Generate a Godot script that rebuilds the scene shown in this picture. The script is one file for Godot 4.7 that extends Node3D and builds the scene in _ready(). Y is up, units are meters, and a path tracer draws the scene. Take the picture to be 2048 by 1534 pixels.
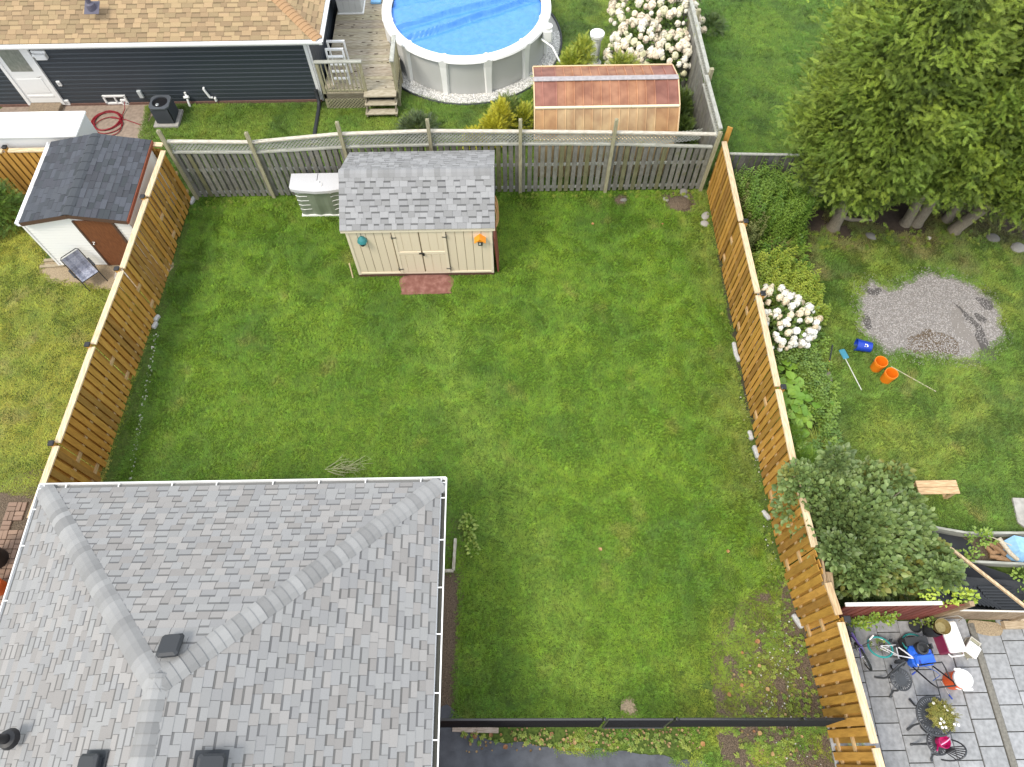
extends Node3D

var M := {}
var counts := {}
var rng := RandomNumberGenerator.new()
var fn := FastNoiseLite.new()


class MB:
	var v := PackedVector3Array()
	var n := PackedVector3Array()
	var c := PackedColorArray()
	var u := PackedVector2Array()
	var col := Color(1, 1, 1)

	func put(p: Vector3, m: Vector3) -> void:
		v.append(p)
		n.append(m)
		c.append(col)
		u.append(Vector2(p.x, p.z))

	# corners run counterclockwise seen from outside
	func tri(a: Vector3, b: Vector3, d: Vector3) -> void:
		var m := (b - a).cross(d - a).normalized()
		put(a, m)
		put(d, m)
		put(b, m)

	func quad(a: Vector3, b: Vector3, d: Vector3, e: Vector3) -> void:
		tri(a, b, d)
		tri(a, d, e)

	func stri(a: Vector3, na: Vector3, b: Vector3, nb: Vector3, d: Vector3, nd: Vector3) -> void:
		put(a, na)
		put(d, nd)
		put(b, nb)

	func box(ce: Vector3, s: Vector3, b := Basis()) -> void:
		var x := b.x * s.x * 0.5
		var y := b.y * s.y * 0.5
		var z := b.z * s.z * 0.5
		quad(ce - x - y + z, ce + x - y + z, ce + x + y + z, ce - x + y + z)
		quad(ce + x - y - z, ce - x - y - z, ce - x + y - z, ce + x + y - z)
		quad(ce + x - y + z, ce + x - y - z, ce + x + y - z, ce + x + y + z)
		quad(ce - x - y - z, ce - x - y + z, ce - x + y + z, ce - x + y - z)
		quad(ce - x + y + z, ce + x + y + z, ce + x + y - z, ce - x + y - z)
		quad(ce - x - y - z, ce + x - y - z, ce + x - y + z, ce - x - y + z)

	# box with chamfered vertical and top edges
	func cbox(ce: Vector3, s: Vector3, r: float, b := Basis()) -> void:
		var hx := s.x * 0.5
		var hy := s.y * 0.5
		var hz := s.z * 0.5
		var ring := func(y: float, k: float) -> Array:
			var o := []
			for q in [[1, 1, 0], [1, 1, 1], [-1, 1, 1], [-1, 1, 0], [-1, -1, 0], [-1, -1, 1], [1, -1, 1], [1, -1, 0]]:
				var px: float = q[0] * (hx - k - (r if q[2] else 0.0))
				var pz: float = q[1] * (hz - k - (0.0 if q[2] else r))
				o.append(ce + b * Vector3(px, y, pz))
			return o
		var lev := [ring.call(-hy, 0.0), ring.call(hy - r, 0.0), ring.call(hy, r)]
		for l in 2:
			for i in 8:
				var j := (i + 1) % 8
				quad(lev[l][j], lev[l][i], lev[l + 1][i], lev[l + 1][j])
		for i in range(1, 7):
			tri(lev[2][0], lev[2][i + 1], lev[2][i])
			tri(lev[0][0], lev[0][i], lev[0][i + 1])

	func bar(a: Vector3, b: Vector3, w: float, h: float, up := Vector3.UP) -> void:
		var z := (b - a).normalized()
		var x := up.cross(z)
		if x.length() < 0.01:
			x = Vector3.RIGHT.cross(z)
		x = x.normalized()
		box((a + b) * 0.5, Vector3(w, h, a.distance_to(b)), Basis(x, z.cross(x), z))

	func tube(pts: Array, r, k := 8, caps := true) -> void:
		var last := []
		var side := Vector3.ZERO
		for i in pts.size():
			var d: Vector3 = (pts[mini(i + 1, pts.size() - 1)] - pts[maxi(i - 1, 0)])
			d = d.normalized()
			if side == Vector3.ZERO:
				side = d.cross(Vector3.UP)
				if side.length() < 0.05:
					side = d.cross(Vector3.RIGHT)
			side = (side - d * side.dot(d)).normalized()
			var oth := d.cross(side)
			var rr: float = r[i] if r is Array else r
			var ring := []
			for j in k:
				var a := TAU * j / k
				ring.append([pts[i] + (side * cos(a) + oth * sin(a)) * rr, side * cos(a) + oth * sin(a)])
			if last.size():
				for j in k:
					var q := (j + 1) % k
					stri(last[j][0], last[j][1], last[q][0], last[q][1], ring[q][0], ring[q][1])
					stri(last[j][0], last[j][1], ring[q][0], ring[q][1], ring[j][0], ring[j][1])
			if caps and (i == 0 or i == pts.size() - 1):
				for j in range(1, k - 1):
					if i == 0:
						tri(ring[0][0], ring[j + 1][0], ring[j][0])
					else:
						tri(ring[0][0], ring[j][0], ring[j + 1][0])
			last = ring

	# profile of (radius, height) going upwards
	func lathe(prof: Array, k := 16, at := Vector3.ZERO, b := Basis()) -> void:
		for i in prof.size() - 1:
			var p: Vector2 = prof[i]
			var q: Vector2 = prof[i + 1]
			var t := (q - p).normalized()
			for j in k:
				var a0 := TAU * j / k
				var a1 := TAU * (j + 1) / k
				var d0 := Vector3(cos(a0), 0, -sin(a0))
				var d1 := Vector3(cos(a1), 0, -sin(a1))
				var n0 := b * (d0 * t.y - Vector3.UP * t.x)
				var n1 := b * (d1 * t.y - Vector3.UP * t.x)
				var A := at + b * (d0 * p.x + Vector3.UP * p.y)
				var B := at + b * (d1 * p.x + Vector3.UP * p.y)
				var C := at + b * (d1 * q.x + Vector3.UP * q.y)
				var D := at + b * (d0 * q.x + Vector3.UP * q.y)
				if p.x > 1e-5:
					stri(A, n0, B, n1, C, n1)
				if q.x > 1e-5:
					stri(A, n0, C, n1, D, n0)

	# lumpy ball
	func ball(ce: Vector3, s: Vector3, rough := 0.0, noise: FastNoiseLite = null, rings := 6, k := 9, off := Vector3.ZERO) -> void:
		var pos := func(i: int, j: int) -> Vector3:
			var th := PI * i / rings
			var ph := TAU * (j % k) / k
			var d := Vector3(sin(th) * cos(ph), cos(th), sin(th) * sin(ph))
			var m := 1.0
			if noise:
				m += rough * noise.get_noise_3dv(d * 10.0 + off)
			return ce + d * s * m
		for i in rings:
			for j in k:
				var a: Vector3 = pos.call(i, j)
				var b: Vector3 = pos.call(i, j + 1)
				var d: Vector3 = pos.call(i + 1, j + 1)
				var e: Vector3 = pos.call(i + 1, j)
				var na := (a - ce).normalized()
				var nb := (b - ce).normalized()
				var nd := (d - ce).normalized()
				var ne := (e - ce).normalized()
				if rough > 0.12:
					if i > 0:
						tri(a, b, d)
					if i < rings - 1:
						tri(a, d, e)
				else:
					if i > 0:
						stri(a, na, b, nb, d, nd)
					if i < rings - 1:
						stri(a, na, d, nd, e, ne)

	# flat polygon (x, z) facing up at height y, with optional thickness
	func slab(poly: PackedVector2Array, y: float, thick := 0.0) -> void:
		var ix := Geometry2D.triangulate_polygon(poly)
		if ix.is_empty():
			printerr("flat outline fails at ", poly[0])
		for i in range(0, ix.size(), 3):
			var a := Vector3(poly[ix[i]].x, y, poly[ix[i]].y)
			var b := Vector3(poly[ix[i + 1]].x, y, poly[ix[i + 1]].y)
			var d := Vector3(poly[ix[i + 2]].x, y, poly[ix[i + 2]].y)
			if (b - a).cross(d - a).y < 0.0:
				tri(a, d, b)
			else:
				tri(a, b, d)
		if thick > 0.0:
			var s := 1.0 if Geometry2D.is_polygon_clockwise(poly) else -1.0
			for i in poly.size():
				var p := poly[i]
				var q := poly[(i + 1) % poly.size()]
				if s < 0.0:
					var t := p
					p = q
					q = t
				quad(Vector3(q.x, y - thick, q.y), Vector3(p.x, y - thick, p.y), Vector3(p.x, y, p.y), Vector3(q.x, y, q.y))

	func mesh() -> ArrayMesh:
		var a := []
		a.resize(Mesh.ARRAY_MAX)
		a[Mesh.ARRAY_VERTEX] = v
		a[Mesh.ARRAY_NORMAL] = n
		a[Mesh.ARRAY_COLOR] = c
		a[Mesh.ARRAY_TEX_UV] = u
		var m := ArrayMesh.new()
		m.add_surface_from_arrays(Mesh.PRIMITIVE_TRIANGLES, a)
		return m


func rr(a: float, b: float) -> float:
	return rng.randf_range(a, b)


func lin(r: float, g: float, b: float) -> Color:
	return Color(r, g, b).linear_to_srgb()


func numbered(parent: Node, called: String) -> String:
	var k := "%d/%s" % [parent.get_instance_id(), called]
	counts[k] = counts.get(k, -1) + 1
	return called if counts[k] == 0 else "%s_%03d" % [called, counts[k]]


func thing(called: String, label: String, category: String, at := Vector3.ZERO, turn := 0.0, group := "") -> Node3D:
	var o := Node3D.new()
	o.name = numbered(self, called)
	add_child(o, true)
	o.position = at
	o.rotation.y = turn
	tag(o, label, category, group)
	return o


func tag(o: Node, label: String, category: String, group := "") -> Node:
	o.set_meta("label", label)
	o.set_meta("category", category)
	if group:
		o.set_meta("group", group)
	return o


func part(parent: Node, called: String, what, m: Material, xf := Transform3D()) -> MeshInstance3D:
	var o := MeshInstance3D.new()
	o.name = numbered(parent, called)
	o.mesh = what.mesh() if what is MB else what
	o.material_override = m
	parent.add_child(o, true)
	o.transform = xf
	return o


func setting(called: String, what, m: Material) -> MeshInstance3D:
	var o := part(self, called, what, m)
	o.set_meta("kind", "structure")
	return o


func copy(o: Node3D, label: String, at: Vector3, turn: float) -> Node3D:
	var c: Node3D = o.duplicate()
	var base := String(o.name)
	c.name = numbered(self, base)
	add_child(c, true)
	c.position = at
	c.rotation = Vector3(0, turn, 0)
	c.set_meta("label", label)
	return c


func scatter(parent: Node, called: String, mesh: Mesh, m: Material, xfs: Array, cols: Array) -> MultiMeshInstance3D:
	var mm := MultiMesh.new()
	mm.transform_format = MultiMesh.TRANSFORM_3D
	mm.use_colors = true
	mm.mesh = mesh
	mm.instance_count = xfs.size()
	for i in xfs.size():
		mm.set_instance_transform(i, xfs[i])
		mm.set_instance_color(i, cols[i])
	var o := MultiMeshInstance3D.new()
	o.name = numbered(parent, called)
	o.multimesh = mm
	o.material_override = m
	o.set_meta("kind", "stuff")
	parent.add_child(o, true)
	return o


func mat(color: Color, rough := 0.8, tex: Texture2D = null, scale := Vector3.ONE, metal := 0.0, world := true) -> StandardMaterial3D:
	var m := StandardMaterial3D.new()
	m.albedo_color = color.linear_to_srgb()
	m.roughness = rough
	m.metallic = metal
	m.vertex_color_use_as_albedo = true
	if tex:
		m.albedo_texture = tex
		m.uv1_triplanar = true
		m.uv1_world_triplanar = world
		m.uv1_scale = scale
		m.uv1_triplanar_sharpness = 4.0
	return m


func noise_tex(seed_: int, freq: float, lo: Color, hi: Color, mid := 0.5, type := FastNoiseLite.TYPE_SIMPLEX_SMOOTH, oct := 4, size := 512) -> NoiseTexture2D:
	var f := FastNoiseLite.new()
	f.seed = seed_
	f.noise_type = type
	f.frequency = freq
	f.fractal_octaves = oct
	var t := NoiseTexture2D.new()
	t.width = size
	t.height = size
	t.seamless = true
	t.noise = f
	var g := Gradient.new()
	g.offsets = PackedFloat32Array([0.15, mid, 0.85])
	g.colors = PackedColorArray([lo.linear_to_srgb(), lo.lerp(hi, 0.5).linear_to_srgb(), hi.linear_to_srgb()])
	t.color_ramp = g
	return t


func bump(m: StandardMaterial3D, tex: Texture2D, cm: float) -> StandardMaterial3D:
	m.heightmap_enabled = true
	m.heightmap_texture = tex
	m.heightmap_scale = cm
	return m


func bake(w: int, h: int, f: Callable) -> ImageTexture:
	var im := Image.create(w, h, false, Image.FORMAT_RGB8)
	for y in h:
		for x in w:
			var c: Color = f.call(x, y)
			im.set_pixel(x, y, c.linear_to_srgb())
	return ImageTexture.create_from_image(im)


func basis_of(x: Vector3, y: Vector3) -> Basis:
	x = x.normalized()
	var z := x.cross(y).normalized()
	return Basis(x, z.cross(x), z)


func inside(p: Vector2, polys: Array) -> bool:
	for q in polys:
		if Geometry2D.is_point_in_polygon(p, q):
			return true
	return false


# rounded uneven outline through the given points
func blob(pts: Array, wob := 0.06, step := 0.12) -> PackedVector2Array:
	var o := PackedVector2Array()
	var k := pts.size()
	for i in k:
		var a: Vector2 = pts[(i + k - 1) % k]
		var b: Vector2 = pts[i]
		var d: Vector2 = pts[(i + 1) % k]
		var e: Vector2 = pts[(i + 2) % k]
		var m := maxi(2, int(b.distance_to(d) / step))
		for j in m:
			var p := b.cubic_interpolate(d, a, e, float(j) / m)
			p += Vector2(fn.get_noise_2d(p.x * 90.0, p.y * 90.0), fn.get_noise_2d(p.y * 90.0 + 500.0, p.x * 90.0)) * wob * 2.0
			o.append(p)
	return o


func camera_and_light() -> void:
	var cam := Camera3D.new()
	cam.name = "camera"
	cam.fov = 57.437
	cam.near = 0.1
	cam.far = 900.0
	cam.transform = Transform3D(Basis(Vector3(0.999866, -0.0075934, 0.0145011), Vector3(0.0163689, 0.4638281, -0.885774), Vector3(0, 0.8858927, 0.4638902)), Vector3(0, 15.6, 0))
	add_child(cam)
	cam.current = true
	var e := Environment.new()
	e.background_mode = Environment.BG_SKY
	e.tonemap_mode = Environment.TONE_MAPPER_LINEAR
	e.tonemap_exposure = 1.95
	e.sdfgi_enabled = true
	e.ssao_enabled = true
	e.ssil_enabled = true
	var sm := ProceduralSkyMaterial.new()
	sm.sky_top_color = Color(0.9, 0.925, 0.955)
	sm.sky_horizon_color = Color(0.87, 0.895, 0.92)
	sm.ground_bottom_color = Color(0.3, 0.33, 0.25)
	sm.ground_horizon_color = Color(0.6, 0.62, 0.58)
	sm.sky_energy_multiplier = 1.0
	var s := Sky.new()
	s.sky_material = sm
	e.sky = s
	var w := WorldEnvironment.new()
	w.name = "sky"
	w.environment = e
	add_child(w)
	var sun := DirectionalLight3D.new()
	sun.name = "sun"
	sun.light_energy = 0.5
	sun.light_color = Color(1.0, 0.965, 0.91)
	sun.light_angular_distance = 16.0
	sun.shadow_enabled = true
	add_child(sun)
	sun.look_at_from_position(Vector3(-5.5, 10, 4.0), Vector3.ZERO)


func materials() -> void:
	fn.seed = 7
	fn.frequency = 0.02
	var speck := noise_tex(1, 0.12, Color(0.62, 0.62, 0.62), Color(1, 1, 1), 0.5, FastNoiseLite.TYPE_SIMPLEX, 3, 256)
	var grain := noise_tex(2, 0.02, Color(0.6, 0.56, 0.5), Color(1, 1, 1), 0.5, FastNoiseLite.TYPE_SIMPLEX_SMOOTH, 5, 512)
	var cloudy := noise_tex(3, 0.012, Color(0.7, 0.7, 0.7), Color(1, 1, 1), 0.5, FastNoiseLite.TYPE_SIMPLEX_SMOOTH, 5, 512)
	M.grain = grain
	M.cloudy = cloudy
	M.speck = speck
	M.shingle = mat(Color(1.18, 1.18, 1.18), 0.95, speck, Vector3(5, 5, 5))
	M.shingle.albedo_color = Color(1, 1, 1)
	# fence woods: streaks run along the board
	var fk := FastNoiseLite.new()
	fk.seed = 31
	fk.noise_type = FastNoiseLite.TYPE_CELLULAR
	fk.cellular_return_type = FastNoiseLite.RETURN_DISTANCE
	fk.frequency = 1.0
	var fs := FastNoiseLite.new()
	fs.seed = 32
	fs.frequency = 1.0
	var knotty := func(x: int, y: int) -> Color:
		var s := fs.get_noise_2d(x * 0.22, y * 0.012) * 0.5 + fs.get_noise_2d(x * 0.03, y * 0.006 + 40.0) * 0.7
		var c := Color(0.62, 0.58, 0.5).lerp(Color(1, 1, 1), clampf(s * 0.8 + 0.55, 0, 1))
		var d := fk.get_noise_2d(x * 0.04, y * 0.022) + 1.0
		c = c.lerp(Color(0.36, 0.26, 0.2), clampf((0.12 - d) * 12.0, 0, 0.8))
		var e := fk.get_noise_2d(x * 0.06 + 300.0, y * 0.02) + 1.0
		c = c.lerp(Color(1.35, 1.5, 1.9), clampf((0.1 - e) * 9.0, 0, 0.5))
		return c.lerp(Color(0.5, 0.47, 0.42), clampf(fs.get_noise_2d(x * 0.015 + 90.0, y * 0.012) * 2.0 - 0.75, 0, 0.5))
	var ct: ImageTexture = bake(512, 512, knotty)
	M.cedar_up = mat(Color(0.56, 0.3, 0.06), 0.75, ct, Vector3(0.5, 0.5, 0.5))
	M.cedar_x = mat(Color(0.5, 0.272, 0.066), 0.75, grain, Vector3(0.28, 3.4, 3.4))
	M.cedar_z = mat(Color(0.5, 0.272, 0.066), 0.75, grain, Vector3(3.4, 3.4, 0.28))
	M.fresh_x = mat(Color(0.76, 0.6, 0.4), 0.75, grain, Vector3(0.28, 3.4, 3.4))
	M.fresh_z = mat(Color(0.76, 0.6, 0.4), 0.75, grain, Vector3(3.4, 3.4, 0.28))
	# weathered wood: grey streaks with lichen spots, baked at 2 m a tile
	var f1 := FastNoiseLite.new()
	f1.seed = 11
	f1.frequency = 1.0
	var f2 := FastNoiseLite.new()
	f2.seed = 12
	f2.noise_type = FastNoiseLite.TYPE_CELLULAR
	f2.frequency = 1.0
	f2.cellular_return_type = FastNoiseLite.RETURN_DISTANCE
	var weather := func(x: int, y: int) -> Color:
		var s := f1.get_noise_2d(x * 0.19, y * 0.012) * 0.5 + f1.get_noise_2d(x * 0.02, y * 0.015 + 90.0) * 0.55
		var base := Color(0.25, 0.253, 0.235).lerp(Color(0.46, 0.47, 0.445), clampf(s + 0.5, 0, 1))
		var moss := clampf(f1.get_noise_2d(x * 0.011 + 300.0, y * 0.006) * 2.4 - 0.8, 0, 0.5)
		base = base.lerp(Color(0.27, 0.29, 0.11), moss)
		var d := f2.get_noise_2d(x * 0.055, y * 0.04) + 1.0
		var spot := clampf((0.26 - d) * 9.0, 0, 1) * clampf(f1.get_noise_2d(x * 0.012, y * 0.01 + 700.0) * 3.0 + 0.35, 0, 1)
		return base.lerp(Color(0.62, 0.64, 0.6), spot)
	var wt: ImageTexture = bake(512, 512, weather)
	M.old_up = mat(Color(0.52, 0.495, 0.455), 0.9, wt, Vector3(0.5, 0.5, 0.5))
	M.old_rail = mat(Color(1.0, 0.99, 0.95), 0.9, wt, Vector3(0.5, 0.5, 0.5))
	var weather_x := func(x: int, y: int) -> Color:
		return weather.call(y, x)
	M.old_x = mat(Color(0.95, 0.94, 0.88), 0.9, bake(256, 512, weather_x), Vector3(0.5, 0.5, 0.5))
	M.rail = mat(Color(0.58, 0.4, 0.2), 0.75, grain, Vector3(3.4, 3.4, 0.28))
	M.post = mat(Color(0.42, 0.4, 0.27), 0.9, grain, Vector3(3.4, 0.28, 3.4))
	M.deck = mat(Color(0.5, 0.45, 0.36), 0.9, grain, Vector3(0.35, 3.0, 2.6))
	M.black = mat(Color(0.012, 0.012, 0.014), 0.45)
	M.dark = mat(Color(0.03, 0.033, 0.038), 0.6)
	M.white = mat(Color(0.82, 0.82, 0.82), 0.45)
	M.bright = mat(Color(0.86, 0.86, 0.85), 0.5)
	M.cream = mat(Color(0.69, 0.59, 0.44), 0.7)
	M.siding = mat(Color(0.04, 0.05, 0.062), 0.42)
	M.wsiding = mat(Color(0.8, 0.8, 0.78), 0.5)
	M.brown = mat(Color(0.21, 0.075, 0.025), 0.7, grain, Vector3(3, 0.4, 3))
	M.redtrim = mat(Color(0.22, 0.06, 0.03), 0.6)
	M.bronze = mat(Color(0.09, 0.05, 0.035), 0.6)
	M.concrete = mat(Color(0.42, 0.4, 0.37), 0.95, cloudy, Vector3(0.8, 0.8, 0.8))
	M.paver = mat(Color(1, 1, 1), 0.9, cloudy, Vector3(1.1, 1.1, 1.1))
	M.soil = bump(mat(Color(0.23, 0.17, 0.115), 1.0, noise_tex(5, 0.05, Color(0.4, 0.4, 0.4), Color(1, 1, 1)), Vector3(0.9, 0.9, 0.9)), noise_tex(6, 0.08, Color(0, 0, 0), Color(1, 1, 1)), 3.0)
	M.sand = mat(Color(0.4, 0.31, 0.2), 1.0, noise_tex(5, 0.05, Color(0.55, 0.55, 0.55), Color(1, 1, 1)), Vector3(0.9, 0.9, 0.9))
	M.blade = mat(Color(1, 1, 1), 0.65)
	M.blade.backlight = Color(0.7, 0.7, 0.7)
	M.leaf = mat(Color(1, 1, 1), 0.5)
	M.leaf.backlight = Color(0.5, 0.5, 0.5)
	M.needle = mat(Color(1, 1, 1), 0.7)
	M.needle.backlight = Color(0.5, 0.5, 0.5)
	M.plain = mat(Color(1, 1, 1), 0.6)
	M.matte = mat(Color(1, 1, 1), 0.95)
	M.rock = mat(Color(1, 1, 1), 0.95, speck, Vector3(3, 3, 3))
	M.bark = bump(mat(Color(0.3, 0.26, 0.2), 0.95, grain, Vector3(5, 0.6, 5)), grain, 3.0)
	M.glass = mat(Color(0.05, 0.055, 0.06), 0.05)
	M.metal = mat(Color(0.6, 0.6, 0.6), 0.35, null, Vector3.ONE, 0.9)


func blade_clump(k: int, h: float, spread: float, wide: float) -> ArrayMesh:
	var b := MB.new()
	for i in k:
		var r := sqrt(rng.randf()) * spread
		var a := rr(0, TAU)
		var p := Vector3(cos(a) * r, 0, sin(a) * r)
		var d := Vector3.RIGHT.rotated(Vector3.UP, rng.randfn() * 0.75 if i % 4 else rr(0, TAU))
		var lean := rr(0.4, 1.7) * h
		var hh := h * rr(0.55, 1.0)
		var s := d.cross(Vector3.UP) * wide * rr(0.7, 1.2)
		var q := p + d * lean * 0.4 + Vector3.UP * hh * 0.7
		var t := p + d * lean + Vector3.UP * hh
		var g := rr(0.72, 1.25)
		b.col = Color(g * rr(0.9, 1.15), g, g * 0.9)
		b.quad(p - s, p + s, q + s * 0.8, q - s * 0.8)
		b.tri(q - s * 0.8, q + s * 0.8, t)
	return b.mesh()


func lawn(called: String, label: String, poly: Array, skip: Array, step: float, tint: Callable, mesh: ArrayMesh, size := 1.0) -> void:
	var pv := PackedVector2Array(poly)
	var lo := pv[0]
	var hi := pv[0]
	for p in pv:
		lo = lo.min(p)
		hi = hi.max(p)
	var xs := []
	var cs := []
	var z := lo.y
	while z < hi.y:
		var x := lo.x
		while x < hi.x:
			var p := Vector2(x + rr(-0.5, 0.5) * step, z + rr(-0.5, 0.5) * step)
			x += step
			if not Geometry2D.is_point_in_polygon(p, pv) or inside(p, skip):
				continue
			var c: Color = tint.call(p)
			if c.a <= 0.0:
				continue
			var s := size * rr(0.75, 1.25) * c.a
			var g := rr(0.72, 1.28) * (1.0 + 0.55 * n2(p, 0.09, 4.0) + 0.14 * n2(p, 0.35, 8.0))
			var y := 1.0 + 0.22 * n2(p, 0.14, 25.0)
			c = Color(c.r * g * y, c.g * g, c.b * g)
			xs.append(Transform3D(Basis(Vector3.UP, n2(p, 0.9, 3.0) * 9.0 + rng.randfn() * 0.5).scaled(Vector3(s, s, s)), Vector3(p.x, 0.004, p.y)))
			cs.append(c)
		z += step
	var o := scatter(self, called, mesh, M.blade, xs, cs)
	o.set_meta("label", label)


func n2(p: Vector2, size: float, off := 0.0) -> float:
	return fn.get_noise_2d((p.x + off) / size * 25.0, (p.y - off * 0.7) / size * 25.0)


func ground() -> void:
	var g := MB.new()
	g.slab(PackedVector2Array([Vector2(-400, -400), Vector2(400, -400), Vector2(400, 400), Vector2(-400, 400)]), 0.0)
	var tex := noise_tex(21, 0.03, Color(0.45, 0.5, 0.4), Color(1, 1, 1), 0.5, FastNoiseLite.TYPE_SIMPLEX, 5)
	setting("ground", g, mat(Color(0.085, 0.13, 0.02), 1.0, tex, Vector3(0.7, 0.7, 0.7)))
	var clump := blade_clump(16, 0.046, 0.08, 0.0055)
	var tall := blade_clump(16, 0.06, 0.085, 0.006)
	var mown := blade_clump(14, 0.036, 0.08, 0.0055)
	var green := Color(0.108, 0.215, 0.011)
	var fresh := Color(0.158, 0.275, 0.014)
	var deep := Color(0.062, 0.145, 0.01)
	var straw := Color(0.28, 0.27, 0.06)
	var bare := [PackedVector2Array([Vector2(-1.75, -3.5), Vector2(-1.2, -3.5), Vector2(-1.3, -0.4), Vector2(-1.75, -0.4)]), PackedVector2Array([Vector2(-4.2, -14.0), Vector2(-0.4, -14.0), Vector2(-0.4, -11.5), Vector2(-4.2, -11.5)]), PackedVector2Array([Vector2(-2.95, -11.6), Vector2(-1.63, -11.6), Vector2(-1.63, -10.9), Vector2(-2.9, -10.9)]), PackedVector2Array([Vector2(-9.1, -4.3), Vector2(-1.7, -4.3), Vector2(-1.7, 1), Vector2(-9.1, 1)])]
	var yard_tint := func(p: Vector2) -> Color:
		var c := green.lerp(fresh, clampf(n2(p, 1.5) * 1.1 + 0.5, 0, 1))
		c = c.lerp(deep, clampf(n2(p, 1.6, 40.0) * 1.5 - 0.05, 0, 0.5))
		c = c.lerp(straw, clampf(n2(p, 0.8, 90.0) * 2.0 - 0.75, 0, 0.5))
		# worn edge along the right fence, thin corner by the gate
		var e := clampf((p.x - 4.6) / 1.3 + n2(p, 1.4, 15.0), 0, 1) * clampf((-p.y - 2.0) / 3.0, 0, 1)
		c = c.lerp(straw, e * 0.38)
		var q := clampf(1.15 - Vector2(p.x - 5.0, (p.y + 0.6) * 0.9).length() / 2.2 + n2(p, 0.9, 33.0) * 0.7, 0, 1)
		c = c.lerp(Color(0.26, 0.29, 0.035), q * 0.65)
		c.a = 1.0 - q * 0.3
		if q > 0.4 and n2(p, 0.35, 71.0) > 0.26:
			c.a = 0.0
		# the pale walked line from the shed to the drive
		var w := absf(p.x + 2.2 - (p.y + 10.2) * 0.4)
		c = c.lerp(Color(0.2, 0.315, 0.035), clampf(0.75 - w / 1.2 + n2(p, 0.5, 9.0) * 0.7, 0, 0.6) * clampf((p.y + 11.0) / 1.5, 0, 1))
		# lush band by the left fence
		c = c.lerp(deep.lerp(green, 0.4), clampf(0.9 - (p.x + 9.3) / 1.5, 0, 0.85))
		for b in [Vector3(4.95, -14.05, 0.5), Vector3(3.25, -14.1, 0.22), Vector3(2.25, -0.75, 0.16)]:
			if Vector2(p.x - b.x, (p.y - b.y) * 1.2).length() < b.z + n2(p, 0.3) * 0.12:
				c.a = 0.0
		if p.x < -9.0 + n2(p, 0.5, 3.0) * 0.3 - (p.y + 14.0) * 0.03 - 0.12 or p.x > 5.72 + n2(p, 0.6, 5.0) * 0.3:
			c.a *= 0.6 if rng.randf() < 0.3 else 0.0
		return c
	lawn("yard_grass", "mown green back lawn between the two cedar fences", [Vector2(-9.7, -14.55), Vector2(5.95, -14.5), Vector2(5.95, -4.0), Vector2(6.2, -2.3), Vector2(6.2, -0.45), Vector2(-1.7, -0.5), Vector2(-1.7, -4.2), Vector2(-9.75, -4.2)], bare, 0.052, yard_tint, clump)
	var strip_tint := func(p: Vector2) -> Color:
		var c := Color(0.27, 0.33, 0.035).lerp(Color(0.14, 0.26, 0.03), clampf(n2(p, 0.5) * 2.0 + 0.5, 0, 1))
		c.a = 0.85 if n2(p, 0.55, 12.0) < 0.12 else 0.0
		if p.x > 4.4 and n2(p, 0.6, 50.0) > 0.1:
			c.a *= 0.0 if rng.randf() < 0.7 else 0.7
		return c
	lawn("strip_grass", "thin weedy grass between the black fence and the drive", [Vector2(0.3, -0.42), Vector2(6.25, -0.35), Vector2(6.4, 0.9), Vector2(3.9, 0.6), Vector2(2.7, 0.16), Vector2(0.6, 0.05)], [], 0.05, strip_tint, clump)
	var left_tint := func(p: Vector2) -> Color:
		var c := Color(0.34, 0.345, 0.04).lerp(Color(0.235, 0.29, 0.03), clampf(n2(p, 1.5, 7.0) * 1.4 + 0.45, 0, 1))
		c = c.lerp(Color(0.32, 0.28, 0.09), clampf(n2(p, 0.7, 31.0) * 2.0 - 0.4, 0, 0.6))
		return c
	var beds := [blob([Vector2(-13.0, -12.15), Vector2(-12.6, -11.65), Vector2(-11.9, -11.5), Vector2(-10.3, -11.2), Vector2(-9.4, -11.7), Vector2(-9.6, -14.6), Vector2(-12.6, -14.6)], 0.05), PackedVector2Array([Vector2(-12.5, -5.6), Vector2(-9.7, -5.2), Vector2(-9.7, 0), Vector2(-12.5, 0)]), PackedVector2Array([Vector2(-16.5, -16.0), Vector2(-11.4, -16.0), Vector2(-11.4, -14.6), Vector2(-16.5, -14.6)])]
	lawn("left_grass", "dry yellowish mown lawn behind the left fence", [Vector2(-16, -14.2), Vector2(-9.35, -14.2), Vector2(-9.7, -5.0), Vector2(-14, -5.0)], beds, 0.056, left_tint, mown)
	var back_tint := func(p: Vector2) -> Color:
		var c := Color(0.12, 0.22, 0.023).lerp(Color(0.2, 0.29, 0.032), clampf(n2(p, 1.2, 17.0) * 1.5 + 0.4, 0, 1))
		return c.lerp(Color(0.06, 0.125, 0.018), clampf(n2(p, 0.8, 61.0) * 2.0, 0, 0.7))
	var pool := PackedVector2Array()
	for i in 40:
		pool.append(Vector2(-1.25, -21.35) + Vector2.from_angle(TAU * i / 40) * 3.18)
	var backskip := [pool, PackedVector2Array([Vector2(-5.8, -24), Vector2(-3.4, -24), Vector2(-3.4, -18.15), Vector2(-5.8, -18.15)]), PackedVector2Array([Vector2(0.8, -17.7), Vector2(4.7, -17.7), Vector2(4.7, -15), Vector2(0.8, -15)]), PackedVector2Array([Vector2(-16, -18.6), Vector2(-11.5, -18.6), Vector2(-11.35, -16.5), Vector2(-16, -16.5)]), PackedVector2Array([Vector2(-11.3, -18.25), Vector2(-10.1, -18.25), Vector2(-10.1, -17.4), Vector2(-11.3, -17.4)])]
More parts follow.
